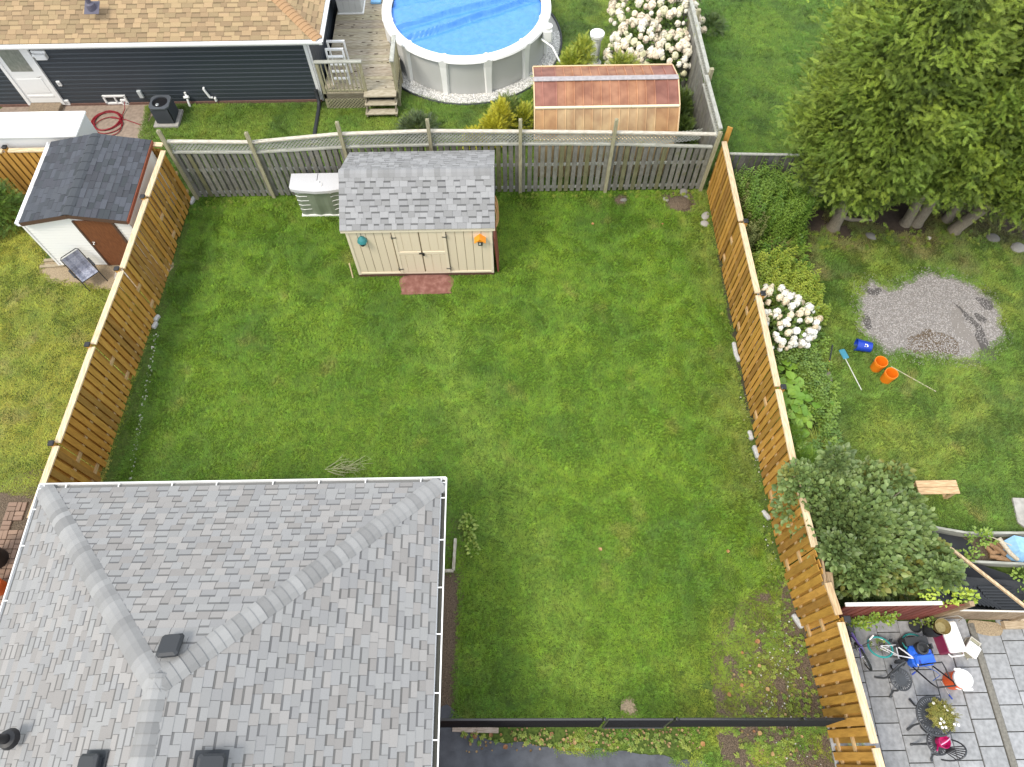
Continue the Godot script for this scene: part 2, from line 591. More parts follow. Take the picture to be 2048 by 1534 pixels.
	lawn("back_grass", "green lawn around the pool behind the weathered fence", [Vector2(-11.6, -18.4), Vector2(-5.8, -18.3), Vector2(-3.4, -18.15), Vector2(1.6, -25.0), Vector2(5.6, -25.0), Vector2(5.8, -14.6), Vector2(-12, -14.7)], backskip, 0.06, back_tint, tall)
	var far_tint := func(p: Vector2) -> Color:
		var c := Color(0.1, 0.21, 0.02).lerp(Color(0.155, 0.275, 0.028), clampf(n2(p, 2.2, 5.0) * 2.0 + 0.4, 0, 1))
		return c.lerp(Color(0.06, 0.13, 0.018), clampf(n2(p, 1.0, 44.0) * 2.0 - 0.2, 0, 0.6))
	lawn("far_grass", "deep green lawn beyond the side fence, left of the cedars", [Vector2(5.9, -26), Vector2(12.5, -26), Vector2(10.5, -13.4), Vector2(5.9, -14.3)], [], 0.06, far_tint, tall)
	var right_tint := func(p: Vector2) -> Color:
		var c := Color(0.125, 0.225, 0.025).lerp(Color(0.2, 0.27, 0.034), clampf(n2(p, 1.6, 27.0) * 2.0 + 0.3, 0, 1))
		c = c.lerp(Color(0.06, 0.125, 0.018), clampf(n2(p, 0.9, 81.0) * 2.0 - 0.1, 0, 0.6))
		c = c.lerp(Color(0.3, 0.25, 0.08), clampf(n2(p, 0.8, 19.0) * 2.2 - 0.8, 0, 0.6))
		if p.y < -11.2:
			c = c.lerp(Color(0.2, 0.16, 0.07), clampf((-11.2 - p.y) * 0.35 + n2(p, 0.7, 2.0), 0, 0.7))
			c.a = 0.0 if n2(p, 0.8, 23.0) > 0.3 + (p.y + 12.5) * 0.4 else 1.0
		return c
	M.gravel_poly = blob([Vector2(9.266, -10.58), Vector2(9.725, -11.127), Vector2(10.373, -10.916), Vector2(11.08, -11.266), Vector2(11.791, -11.369), Vector2(12.359, -11.008), Vector2(12.868, -10.509), Vector2(12.86, -9.658), Vector2(12.516, -9.027), Vector2(11.534, -8.602), Vector2(10.555, -8.738), Vector2(9.528, -8.964), Vector2(9.067, -9.654)], 0.09, 0.07)
	lawn("right_grass", "patchy lawn round the gravel patch right of the cedar fence", [Vector2(5.95, -13.8), Vector2(14.5, -13.4), Vector2(13.6, -7.0), Vector2(12.2, -3.95), Vector2(9.6, -4.1), Vector2(8.6, -4.1), Vector2(6.1, -2.8)], [Geometry2D.offset_polygon(M.gravel_poly, -0.1)[0], PackedVector2Array([Vector2(11.35, -5.0), Vector2(13, -5.0), Vector2(13, -3.6), Vector2(11.4, -3.6)])], 0.056, right_tint, clump)
	# bare patches, each a sheet a little above the ground
	var sheet := func(called: String, pts: Array, y: float, m: Material, wob := 0.07) -> void:
		var b := MB.new()
		b.slab(blob(pts, wob), y)
		setting(called, b, m)
	sheet.call("dirt_strip", [Vector2(-1.8, -4.9), Vector2(-1.2, -4.5), Vector2(-1.13, -3.4), Vector2(-1.2, -1.5), Vector2(-1.25, -0.6), Vector2(-1.8, -0.5)], 0.004, M.soil, 0.04)
	sheet.call("dirt_patch", [Vector2(4.3, -14.2), Vector2(4.9, -14.45), Vector2(5.45, -14.3), Vector2(5.4, -13.7), Vector2(4.8, -13.55), Vector2(4.4, -13.8)], 0.004, M.soil)
	sheet.call("dirt_patch", [Vector2(3.05, -14.3), Vector2(3.45, -14.3), Vector2(3.45, -13.95), Vector2(3.1, -13.9)], 0.004, M.soil)
	sheet.call("dirt_patch", [Vector2(2.1, -0.9), Vector2(2.4, -0.92), Vector2(2.45, -0.5), Vector2(2.05, -0.5)], 0.004, M.sand)
	sheet.call("dirt_patch", [Vector2(4.3, -2.2), Vector2(5.6, -3.2), Vector2(6.2, -2.4), Vector2(6.35, 0.8), Vector2(4.2, 0.7), Vector2(4.0, -1.0)], 0.004, M.soil)
	sheet.call("dirt_path", [Vector2(-13.1, -12.2), Vector2(-12.75, -11.6), Vector2(-11.9, -11.4), Vector2(-10.3, -11.2), Vector2(-9.4, -11.7), Vector2(-9.6, -12.2), Vector2(-12.5, -12.2)], 0.004, M.sand)
	sheet.call("cedar_bed", [Vector2(7.6, -14.2), Vector2(14.5, -14.6), Vector2(15.5, -12.8), Vector2(12.6, -12.3), Vector2(10.5, -12.5), Vector2(8.6, -12.3)], 0.004, mat(Color(0.07, 0.05, 0.035), 1.0, M.cloudy, Vector3(1, 1, 1)), 0.05)
	sheet.call("flower_bed", [Vector2(5.95, -14.3), Vector2(8.2, -14.0), Vector2(8.0, -11.6), Vector2(7.7, -9.0), Vector2(7.4, -6.5), Vector2(7.2, -5.0), Vector2(5.95, -4.8)], 0.008, mat(Color(0.05, 0.045, 0.025), 1.0, M.cloudy, Vector3(1, 1, 1)), 0.03)
	sheet.call("garden_walk", [Vector2(-16, -18.5), Vector2(-11.45, -18.5), Vector2(-11.3, -17.6), Vector2(-11.35, -16.5), Vector2(-16, -16.4)], 0.005, mat(Color(0.36, 0.28, 0.22), 0.95, M.cloudy, Vector3(0.9, 0.9, 0.9)), 0.05)


func driveway() -> void:
	var f := FastNoiseLite.new()
	f.seed = 5
	f.noise_type = FastNoiseLite.TYPE_CELLULAR
	f.cellular_return_type = FastNoiseLite.RETURN_DISTANCE2_SUB
	f.frequency = 1.0
	f.domain_warp_enabled = true
	f.domain_warp_amplitude = 0.35
	f.domain_warp_frequency = 1.2
	var g := FastNoiseLite.new()
	g.frequency = 1.0
	var crack := func(x: int, y: int) -> Color:
		var d := f.get_noise_2d(x * 0.022, y * 0.022) + 1.0
		var s := 0.8 + g.get_noise_2d(x * 0.5, y * 0.5) * 0.35 + g.get_noise_2d(x * 0.012, y * 0.012) * 0.3
		var k := clampf((0.05 - d) * 20.0, 0, 1) * clampf(g.get_noise_2d(x * 0.008 + 50.0, y * 0.008) * 3.0 + 0.8, 0, 1)
		return Color(s, s, s * 1.03) * (1.0 - 0.85 * k)
	var t: ImageTexture = bake(512, 512, crack)
	var b := MB.new()
	b.slab(blob([Vector2(-1.75, -0.12), Vector2(-0.6, -0.18), Vector2(0.7, -0.02), Vector2(1.5, 0.02), Vector2(2.6, 0.1), Vector2(3.2, 0.2), Vector2(3.75, 0.4), Vector2(3.95, 1.2), Vector2(3.9, 9), Vector2(1.0, 9.0), Vector2(-1.7, 9)], 0.05), 0.012)
	setting("driveway", b, mat(Color(0.105, 0.112, 0.125), 0.95, t, Vector3(0.42, 0.42, 0.42)))
	# patio of large grey slabs, every slab a piece of its own
	var pb := MB.new()
	pb.slab(PackedVector2Array([Vector2(6.3, -2.3), Vector2(13, -2.0), Vector2(13, 3), Vector2(6.5, 3)]), 0.006)
	var patio := setting("patio", pb, mat(Color(0.07, 0.066, 0.05), 1.0))
	var slabs := []
	for i in 6:
		var sb := MB.new()
		var k := 0.345 + 0.012 * (i - 2.5)
		sb.col = Color(k * 0.98, k, k * 1.04)
		sb.cbox(Vector3(0, 0.02, 0), Vector3(0.468, 0.04, 0.468), 0.006)
		slabs.append(sb.mesh())
	var cols := [[6.405, -1.82], [6.888, -1.6], [7.37, -1.82], [7.85, -1.6], [8.325, -1.83], [8.81, -1.63], [9.305, -1.38], [9.935, -1.63], [10.42, -1.88], [10.905, -1.63]]
	for c in cols:
		var z: float = c[1] - 1.21
		while z < -2.44:
			z += 0.484
		while z < 1.2:
			if not (c[0] > 9.5 and z < (-1.95 if c[0] < 10.1 else -2.15)):
				part(patio, "paving_slab", slabs[rng.randi() % 6], M.paver, Transform3D(Basis(Vector3.UP, rr(-0.004, 0.004)), Vector3(c[0], 0.004 + rr(0, 0.005), z)))
			z += 0.484
	var kb := MB.new()
	kb.cbox(Vector3(9.63, 0.025, -0.5), Vector3(0.13, 0.05, 3.5), 0.008)
	part(patio, "edging_beam", kb, mat(Color(0.2, 0.19, 0.165), 0.95, M.cloudy, Vector3(2, 2, 2)))


# one shingle tab of unit width: x across, y up the slope, z out of the roof
func tab_mesh(tone: Color, thick: float, expo: float, band: float) -> ArrayMesh:
	var b := MB.new()
	var e := 0.012
	var x1 := 1.0 - e
	var hi := expo + 0.02
	b.col = tone
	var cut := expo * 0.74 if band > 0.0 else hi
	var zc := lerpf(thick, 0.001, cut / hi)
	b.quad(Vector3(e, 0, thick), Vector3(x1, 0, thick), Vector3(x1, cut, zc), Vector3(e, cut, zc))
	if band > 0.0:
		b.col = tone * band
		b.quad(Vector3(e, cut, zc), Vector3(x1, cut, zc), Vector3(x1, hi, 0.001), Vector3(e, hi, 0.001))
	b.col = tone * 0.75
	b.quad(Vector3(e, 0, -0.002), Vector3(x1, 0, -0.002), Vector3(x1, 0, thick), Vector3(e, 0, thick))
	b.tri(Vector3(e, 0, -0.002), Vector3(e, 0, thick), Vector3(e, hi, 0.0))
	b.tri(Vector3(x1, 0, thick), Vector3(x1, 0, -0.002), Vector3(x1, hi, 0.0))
	return b.mesh()


func tab_set(tone: Callable, expo: float, band: float, k := 7) -> Array:
	var o := []
	for i in k:
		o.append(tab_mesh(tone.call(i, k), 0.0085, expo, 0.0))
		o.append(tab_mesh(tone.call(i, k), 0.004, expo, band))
	return o


# rows of tabs on one slope; limits(s) gives the x range at the distance s up the slope
func lay_tabs(out: Array, at: Vector3, along: Vector3, up: Vector3, length: float, limits: Callable, expo: float, wmin: float, wmax: float, tabs: Array) -> void:
	var bas := basis_of(along, up)
	var eye := Vector3(0, 15.6, 0)
	var row := 0
	var s := 0.0
	while s < length - expo * 0.8:
		var a: Vector2 = limits.call(s)
		var b: Vector2 = limits.call(minf(s + expo, length))
		var x0 := maxf(a.x, b.x)
		var x1 := minf(a.y, b.y)
		var x := x0
		var high := rng.randf() < 0.5
		while x < x1 - 0.02:
			var w := rr(wmin, wmax)
			if x + w > x1 - wmin * 0.5:
				w = x1 - x
			var i: int = (rng.randi() % (tabs.size() / 2)) * 2 + (0 if high else 1)
			high = not high if rng.randf() < 0.85 else high
			var o := at + along * x + up * s + bas.z * (0.006 + 0.0005 * rng.randf())
			var view := eye - o
			out.append([view.normalized().dot(bas.z) / view.length_squared(), tabs[i], Transform3D(Basis(bas.x * w, bas.y, bas.z), o)])
			x += w
		s += expo
		row += 1


func place_tabs(roof: Node, list: Array, m: Material, most := 300) -> void:
	list.sort_custom(func(a, b): return a[0] > b[0])
	for i in mini(most, list.size()):
		part(roof, "shingle", list[i][1], m, list[i][2])
	if list.size() > most:
		var st := SurfaceTool.new()
		for i in range(most, list.size()):
			st.append_from(list[i][1], 0, list[i][2])
		var rest := part(roof, "shingle_field", st.commit(), m)
		rest.set_meta("kind", "stuff")


# bent cap shingles along a hip or ridge
func lay_caps(roof: Node, a: Vector3, b: Vector3, nl: Vector3, nr: Vector3, half: float, expo: float, tone: Callable, m: Material) -> void:
	var d := (b - a).normalized()
	var l := nl.cross(d).normalized()
	if l.dot(nl - nr) < 0.0:
		l = -l
	var r := nr.cross(d).normalized()
	if r.dot(nr - nl) < 0.0:
		r = -r
	var k := int(ceil(a.distance_to(b) / expo))
	for i in k:
		var mb := MB.new()
		mb.col = tone.call(rng.randi() % 7, 7)
		var up := (nl + nr).normalized()
		var p := a + d * (i * expo) + up * 0.028
		var q := a + d * minf((i + 1) * expo + 0.03, a.distance_to(b)) + up * 0.018
		var rise := up * 0.006
		for side in 2:
			var w := (l if side == 0 else r) * half
			var w1 := w * 0.5 + up * 0.012
			for z in 2:
				var s0 := Vector3.ZERO if z == 0 else w1
				var s1 := w1 if z == 0 else w - up * 0.012
				if side == 0:
					mb.quad(p + rise + s1, p + rise + s0, q + s0, q + s1)
					mb.quad(p + s1 - up * 0.012, p + s0 - up * 0.012, p + rise + s0, p + rise + s1)
				else:
					mb.quad(p + rise + s0, p + rise + s1, q + s1, q + s0)
					mb.quad(p + s0 - up * 0.012, p + s1 - up * 0.012, p + rise + s1, p + rise + s0)
		part(roof, "cap_shingle", mb, m)


func gutter(parent: Node, a: Vector3, b: Vector3, out: Vector3, m: Material, gap := 0.62) -> void:
	var g := MB.new()
	var d := (b - a).normalized()
	var prof := [out * 0.0 + Vector3.UP * 0.0, Vector3.DOWN * 0.1, out * 0.09 + Vector3.DOWN * 0.1, out * 0.12 + Vector3.DOWN * 0.045, out * 0.12 + Vector3.UP * 0.005, out * 0.098 + Vector3.UP * 0.005, out * 0.098 + Vector3.DOWN * 0.04, out * 0.078 + Vector3.DOWN * 0.085, out * 0.015 + Vector3.DOWN * 0.085, out * 0.015]
	for i in prof.size():
		var p: Vector3 = prof[i]
		var q: Vector3 = prof[(i + 1) % prof.size()]
		if d.cross(out).y > 0.0:
			g.quad(a + q, a + p, b + p, b + q)
		else:
			g.quad(a + p, a + q, b + q, b + p)
	var o := part(parent, "gutter", g, m)
	var k := int(a.distance_to(b) / gap)
	for i in k:
		var h := MB.new()
		var p := a.lerp(b, (i + 0.5 + rr(-0.12, 0.12)) / k)
		h.bar(p - Vector3.UP * 0.004, p + out * 0.118 + Vector3.UP * 0.004, 0.022, 0.006)
		part(o, "hanger", h, m)


func roof_vent(house: Node, at: Vector3, turn: float, n: Vector3) -> void:
	var b := MB.new()
	b.col = Color(0.9, 0.95, 1.1)
	var up := n
	var x := Vector3.RIGHT.rotated(Vector3.UP, turn)
	x = (x - up * x.dot(up)).normalized()
	var bas := Basis(x, up, x.cross(up))
	b.box(at + up * 0.012, Vector3(0.42, 0.006, 0.46), bas)
	b.box(at + up * 0.07, Vector3(0.24, 0.12, 0.28), bas)
	b.col = Color(2.2, 2.4, 2.7)
	b.cbox(at + up * 0.135, Vector3(0.33, 0.06, 0.38), 0.035, bas)
	part(house, "roof_vent", b, M.dark)


func main_house() -> void:
	var h := thing("bungalow", "bungalow under a light grey hipped shingle roof with white gutters", "house")
	var A := Vector3(-9.125, 2.7, -4.62)
	var B := Vector3(-1.415, 2.7, -4.62)
	var apex := Vector3(-5.27, 4.6, -0.92)
	var back := Vector3(-5.27, 4.6, 4.5)
	var wall := MB.new()
	wall.box(Vector3(-5.27, 1.3, 0.2), Vector3(7.1, 2.6, 9.0))
	part(h, "wall", wall, mat(Color(0.3, 0.14, 0.09), 0.9, M.speck, Vector3(2, 2, 2)))
	var nb := (B - A).cross(apex - A).normalized()
	if nb.y < 0:
		nb = -nb
	var nl := Vector3(-(apex.y - A.y), apex.x - A.x, 0).normalized()
	var nr := Vector3(-nl.x, nl.y, 0)
	var base := MB.new()
	var dz := Vector3(0, 0, 9.2)
	base.tri(B, A, apex)
	base.quad(A, A + dz, back, apex)
	base.quad(B + dz, B, apex, back)
	base.quad(B + dz, B - Vector3.UP * 0.02 + dz, A - Vector3.UP * 0.02 + dz, A + dz)
	base.quad(A - Vector3.UP * 0.1, B - Vector3.UP * 0.1, B + dz - Vector3.UP * 0.1, A + dz - Vector3.UP * 0.1)
	var roof := part(h, "roof", base, mat(Color(0.09, 0.09, 0.095), 0.95))
	var tone := func(i: int, k: int) -> Color:
		var t := 0.278 + 0.062 * i / (k - 1.0)
		return Color(t * (1.03 if i % 3 == 0 else 1.0), t, t * (0.97 if i % 3 == 0 else 1.01))
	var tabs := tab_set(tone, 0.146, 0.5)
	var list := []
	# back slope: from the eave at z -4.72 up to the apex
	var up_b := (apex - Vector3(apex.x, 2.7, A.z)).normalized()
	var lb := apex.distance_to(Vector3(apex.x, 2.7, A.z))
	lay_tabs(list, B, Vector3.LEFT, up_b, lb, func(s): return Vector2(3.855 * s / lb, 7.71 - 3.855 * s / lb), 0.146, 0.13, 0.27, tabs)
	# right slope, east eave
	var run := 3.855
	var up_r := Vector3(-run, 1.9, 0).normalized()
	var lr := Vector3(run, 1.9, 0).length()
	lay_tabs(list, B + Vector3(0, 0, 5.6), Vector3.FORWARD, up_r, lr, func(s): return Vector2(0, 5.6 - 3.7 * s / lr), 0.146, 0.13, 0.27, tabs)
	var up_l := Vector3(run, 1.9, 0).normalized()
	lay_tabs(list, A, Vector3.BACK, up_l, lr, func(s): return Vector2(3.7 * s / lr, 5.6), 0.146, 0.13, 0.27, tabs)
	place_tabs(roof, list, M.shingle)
	var captone := func(i: int, k: int) -> Color:
		var t := 0.25 + 0.11 * i / (k - 1.0)
		return Color(t, t, t * 1.0)
	lay_caps(roof, A, apex, nl, nb, 0.19, 0.145, captone, M.shingle)
	lay_caps(roof, B, apex, nb, nr, 0.19, 0.145, captone, M.shingle)
	lay_caps(roof, back, apex + Vector3(0, 0, -0.15), nl, nr, 0.19, 0.145, captone, M.shingle)
	gutter(h, A + Vector3(-0.1, -0.02, 0), B + Vector3(0.1, -0.02, 0), Vector3.FORWARD, M.white, 0.95)
	gutter(h, B + Vector3(0, -0.02, -0.1), B + Vector3(0, -0.02, 9.2), Vector3.RIGHT, M.white, 0.8)
	gutter(h, A + Vector3(0, -0.02, 9.2), A + Vector3(0, -0.02, -0.1), Vector3.LEFT, M.white, 0.8)
	var dirt := MB.new()
	dirt.box(B + Vector3(0.052, -0.072, 4.4), Vector3(0.06, 0.02, 8.4))
	part(h, "gutter_leaf_litter", dirt, mat(Color(0.06, 0.06, 0.05), 1.0, M.speck, Vector3(7, 7, 7)))
	dirt = MB.new()
	dirt.box(Vector3(-5.27, 2.628, -4.672), Vector3(7.5, 0.02, 0.06))
	dirt.box(A + Vector3(-0.052, -0.072, 4.4), Vector3(0.06, 0.02, 8.4))
	part(h, "gutter_silt", dirt, mat(Color(0.2, 0.2, 0.195), 1.0, M.speck, Vector3(7, 7, 7)))
	var ds := MB.new()
	ds.box(B + Vector3(0.055, -0.085, 0.95), Vector3(0.075, 0.012, 0.11))
	part(h, "downspout_outlet", ds, M.black)
	roof_vent(h, Vector3(-5.228, 4.33, -1.423), 0.1, nb)
	roof_vent(h, Vector3(-6.045, 4.25, 0.121), PI / 2, nl)
	roof_vent(h, Vector3(-4.398, 4.25, 0.145), PI / 2, nr)
	var pv := MB.new()
	var pp := Vector3(-7.848, 3.62, -0.263)
	pv.lathe([Vector2(0.16, -0.09), Vector2(0.13, 0.0), Vector2(0.075, 0.02), Vector2(0.07, 0.3), Vector2(0.055, 0.3), Vector2(0.05, 0.1)], 14, pp)
	part(h, "vent_pipe", pv, M.black)


func far_house() -> void:
	var h := thing("dark_house", "house with charcoal lap siding and a tan shingle roof behind the fence", "house")
	var zf := -18.5
	var xr := -5.9
	var wall := MB.new()
	wall.box(Vector3(-13, 1.15, -22.5), Vector3(14.16, 2.7, 7.9))
	var w := part(h, "wall", wall, M.siding)
	var fb := MB.new()
	fb.box(Vector3(-13.0, 0.03, zf + 0.03), Vector3(14.2, 0.1, 0.06))
	part(h, "foundation", fb, mat(Color(0.2, 0.11, 0.085), 0.95, M.cloudy, Vector3(1.5, 1.5, 1.5)))
	var board := MB.new()
	board.quad(Vector3(-0.5, 0, 0.026), Vector3(0.5, 0, 0.026), Vector3(0.5, 0.112, 0.026), Vector3(-0.5, 0.112, 0.026))
	board.quad(Vector3(-0.5, 0.112, 0.026), Vector3(0.5, 0.112, 0.026), Vector3(0.5, 0.149, 0.003), Vector3(-0.5, 0.149, 0.003))
	board.quad(Vector3(-0.5, 0, 0), Vector3(0.5, 0, 0), Vector3(0.5, 0, 0.026), Vector3(-0.5, 0, 0.026))
	var bm := board.mesh()
	var y := 0.08
	while y < 2.3:
		var segs := [[xr, -14.1], [-15.25, -20.2]]
		if y < 0.36:
			segs = [[xr, -12.05], [-12.79, -14.1], [-15.25, -20.2]]
		elif y > 2.22:
			segs = [[xr, -20.2]]
		for s in segs:
			var wd: float = s[0] - s[1]
			part(w, "siding_board", bm, M.siding, Transform3D(Basis.from_scale(Vector3(wd, 1, 1)), Vector3((s[0] + s[1]) * 0.5, y, zf)))
		part(w, "siding_board", bm, M.siding, Transform3D(Basis(Vector3.UP, PI / 2).scaled_local(Vector3(7.6, 1, 1)), Vector3(xr + 0.02, y, zf - 3.82)))
		y += 0.149
	var corner := MB.new()
	corner.box(Vector3(xr - 0.04, 1.2, zf + 0.03), Vector3(0.1, 2.35, 0.03))
	corner.box(Vector3(xr + 0.035, 1.2, zf - 0.01), Vector3(0.03, 2.35, 0.1))
	part(h, "corner_trim", corner, M.white)
	# back door
	var dr := MB.new()
	dr.cbox(Vector3(-14.66, 1.2, zf + 0.03), Vector3(1.06, 2.1, 0.05), 0.01)
	for t in [Vector3(-15.2, 1.2, 0.08), Vector3(-14.13, 1.2, 0.08)]:
		dr.box(Vector3(t.x, t.y, zf + 0.045), Vector3(0.1, 2.25, t.z))
	var door := part(h, "door", dr, M.bright)
	var dp := MB.new()
	dp.box(Vector3(-14.66, 0.78, zf + 0.062), Vector3(0.76, 0.5, 0.012))
	dp.box(Vector3(-14.66, 0.4, zf + 0.062), Vector3(0.8, 0.06, 0.014))
	part(door, "panel", dp, M.bright)
	var gl := MB.new()
	gl.box(Vector3(-14.68, 1.75, zf + 0.06), Vector3(0.66, 0.9, 0.012))
	part(door, "pane", gl, mat(Color(0.3, 0.31, 0.27), 0.08, M.cloudy, Vector3(1.5, 0.8, 1.5)))
	var hd := MB.new()
	hd.tube([Vector3(-14.26, 1.12, zf + 0.06), Vector3(-14.26, 1.12, zf + 0.11), Vector3(-14.36, 1.13, zf + 0.115)], 0.011, 6)
	part(door, "handle", hd, M.metal)
	var st := MB.new()
	st.cbox(Vector3(-14.66, 0.07, zf + 0.27), Vector3(0.98, 0.14, 0.5), 0.01)
	part(h, "door_step", st, mat(Color(0.3, 0.23, 0.16), 0.95, M.cloudy, Vector3(1.5, 1.5, 1.5)))
	# small window low in the wall
	var wf := MB.new()
	for r in [[-12.42, 0.34, 0.72, 0.05], [-12.42, 0.07, 0.72, 0.05], [-12.76, 0.2, 0.05, 0.3], [-12.1, 0.2, 0.05, 0.3], [-12.42, 0.2, 0.035, 0.24]]:
		wf.box(Vector3(r[0], r[1], zf + 0.03), Vector3(r[2], r[3], 0.075))
	var win := part(h, "basement_window", wf, M.bright)
	var wp := MB.new()
	wp.box(Vector3(-12.42, 0.2, zf + 0.012), Vector3(0.64, 0.26, 0.01))
	part(win, "pane", wp, M.glass)
	for r in [["wall_vent", Vector3(-13.85, 0.84, -18.47), 0.12, 0.17], ["wall_vent", Vector3(-14.03, 0.13, -18.47), 0.2, 0.18], ["tap_box", Vector3(-12.19, 0.11, -18.47), 0.2, 0.2], ["disconnect_box", Vector3(-11.54, 0.41, -18.47), 0.13, 0.26]]:
		var b := MB.new()
		var p: Vector3 = r[1]
		b.cbox(p, Vector3(r[2], r[3], 0.07 if r[0] != "disconnect_box" else 0.12), 0.01)
		var o := part(h, r[0], b, M.bright if r[0] != "disconnect_box" else mat(Color(0.5, 0.53, 0.54), 0.5))
		var g := MB.new()
		g.box(p + Vector3(0, 0, 0.037), Vector3(r[2] * 0.55, r[3] * 0.55, 0.006))
		if r[0] != "disconnect_box":
			part(o, "grille", g, mat(Color(0.45, 0.45, 0.45), 0.6))
	var lt := MB.new()
	lt.cbox(Vector3(-13.8, 1.83, -18.42), Vector3(0.34, 0.16, 0.16), 0.02)
	lt.ball(Vector3(-13.98, 1.87, -18.4), Vector3(0.06, 0.06, 0.06))
	lt.bar(Vector3(-14.03, 1.96, -18.46), Vector3(-13.62, 1.95, -18.46), 0.05, 0.08)
	part(h, "flood_light", lt, M.bright)
	var fp := MB.new()
	var q1 := Vector3(-10.13, 0.34, -18.45)
	fp.tube([q1 + Vector3(0, 0.1, 0), q1, q1 + Vector3(0.02, -0.2, 0.12), q1 + Vector3(0.03, -0.42, 0.16)], 0.035, 8)
	fp.tube([q1 + Vector3(-0.07, -0.04, 0.06), q1 + Vector3(0.09, -0.02, 0.06)], 0.045, 8)
	part(h, "tap_pipe", fp, M.bright)
	var q2 := Vector3(-9.48, 0.58, -18.42)
	var q3 := Vector3(-9.4, 0.26, -18.42)
	var vp := MB.new()
	vp.tube([q2 + Vector3(0, 0, -0.07), q2, q3, q3 + Vector3(0.09, 0, 0)], 0.04, 8)
	part(h, "exhaust_pipe", vp, M.white)
	var vq := MB.new()
	vq.cbox(Vector3(-9.26, 0.18, -18.44), Vector3(0.07, 0.13, 0.09), 0.015)
	part(h, "exhaust_outlet", vq, M.white)
	# hipped roof in tan shingles
	var ey := 2.45
	var C := Vector3(-5.38, ey, -18.12)
	var L := Vector3(-21, ey, -18.12)
	var up := Vector3(0, 0.36, -1).normalized()
	var rise := 4.4 * 0.36
	var ridge_r := Vector3(C.x - 4.4, ey + rise, C.z - 4.4)
	var ridge_l := Vector3(L.x, ey + rise, C.z - 4.4)
	var base := MB.new()
	base.quad(L, C, ridge_r, ridge_l)
	base.tri(C, C + Vector3(0, 0, -8.8), ridge_r)
	base.quad(C + Vector3(0, 0, -8.8), L + Vector3(0, 0, -8.8), ridge_l, ridge_r)
	base.quad(L + Vector3(0, -0.1, 0), L + Vector3(0, -0.1, -8.8), C + Vector3(0, -0.1, -8.8), C + Vector3(0, -0.1, 0))
	var roof := part(h, "roof", base, mat(Color(0.2, 0.125, 0.06), 0.95))
	var tone := func(i: int, k: int) -> Color:
		var t := 0.8 + 0.4 * i / (k - 1.0)
		return Color(0.375 * t, 0.262 * t + (0.012 if i % 2 else 0.0), 0.15 * t)
	var tabs := tab_set(tone, 0.15, 0.62)
	var list := []
	var len := Vector2(4.4, rise).length()
	lay_tabs(list, L, Vector3.RIGHT, up, 3.4, func(s): return Vector2(3.6, C.x - L.x - 4.4 * s / len), 0.15, 0.16, 0.34, tabs)
	lay_tabs(list, C, Vector3.FORWARD, Vector3(-1, 0.36, 0).normalized(), 3.4, func(s): return Vector2(4.4 * s / len, 5.5), 0.15, 0.16, 0.34, tabs)
	place_tabs(roof, list, M.shingle)
	lay_caps(roof, C, C.lerp(ridge_r, 0.75), Vector3(0, 1, 0.36).normalized(), Vector3(0.36, 1, 0).normalized(), 0.17, 0.14, func(_i, _k): return Color(0.43, 0.265, 0.14), M.shingle)
	gutter(h, L + Vector3(0, -0.01, 0), C + Vector3(0.1, -0.01, 0), Vector3.BACK, M.bright, 0.42)
	gutter(h, C + Vector3(0, -0.01, 0.1), C + Vector3(0, -0.01, -6), Vector3.RIGHT, M.bright, 0.8)
	var vent := MB.new()
	var p := Vector3(-11.755, 3.05, -18.85)
	vent.box(p + Vector3(0, -0.02, 0), Vector3(0.42, 0.01, 0.4), Basis(Vector3.RIGHT, 0.345))
	vent.lathe([Vector2(0.13, -0.05), Vector2(0.12, 0.1), Vector2(0.07, 0.14), Vector2(0.065, 0.32), Vector2(0.05, 0.32), Vector2(0.045, 0.2)], 12, p)
	part(h, "roof_vent", vent, mat(Color(0.09, 0.085, 0.12), 0.6))
	var pipe := thing("drain_pipe", "black drain pipe lying on the grass from the dark house corner", "pipe")
	var pb := MB.new()
	pb.tube([Vector3(-6.0, 0.5, -18.4), Vector3(-5.98, 0.12, -18.34), Vector3(-5.97, 0.06, -18.1), Vector3(-5.98, 0.06, -16.4), Vector3(-6.0, 0.06, -15.0)], 0.06, 9)
	part(pipe, "pipe", pb, M.dark)


func board_set(w: float, h: float, t: float, tones: Array, dog := 0.0) -> Array:
	var o := []
	for c in tones:
		var b := MB.new()
		b.col = c
		if dog > 0.0:
			b.box(Vector3(0, (h - dog) * 0.5, 0), Vector3(w, h - dog, t))
			b.box(Vector3(0, h - dog * 0.5, 0), Vector3(w - 0.04, dog, t))
		else:
			b.cbox(Vector3(0, h * 0.5, 0), Vector3(w, h, t), 0.004)
		o.append(b.mesh())
	return o


# a run of boards along a line of ground points, on the side given by offset
func board_run(f: Node, a: Vector2, b: Vector2, start: float, pitch: float, offset: float, y: float, set_: Array, m: Material, yfn = null) -> void:
	var d := (b - a).normalized()
	var nrm := Vector3(-d.y, 0, d.x)
	var len := a.distance_to(b)
	var k_all := int(round(len / pitch))
	var step := len / k_all
	var shift := 0.5 if start < 0.13 else 1.0
	for i in k_all:
		var s := (i + shift) * step + rr(-0.004, 0.004)
		if s > len - 0.02 and shift > 0.9:
			continue
		var p := a + d * s
		var x := Vector3(d.x, 0, d.y)
		var bas := Basis(x, Vector3.UP, x.cross(Vector3.UP)).rotated(nrm, rr(-0.008, 0.008))
		var k := 1.0
		if yfn != null:
			k = yfn.call(p.x)
		part(f, "board", set_[rng.randi() % set_.size()], m, Transform3D(bas * Basis.from_scale(Vector3(1, k, 1)), Vector3(p.x, y + rr(-0.012, 0.012), p.y) + nrm * offset))


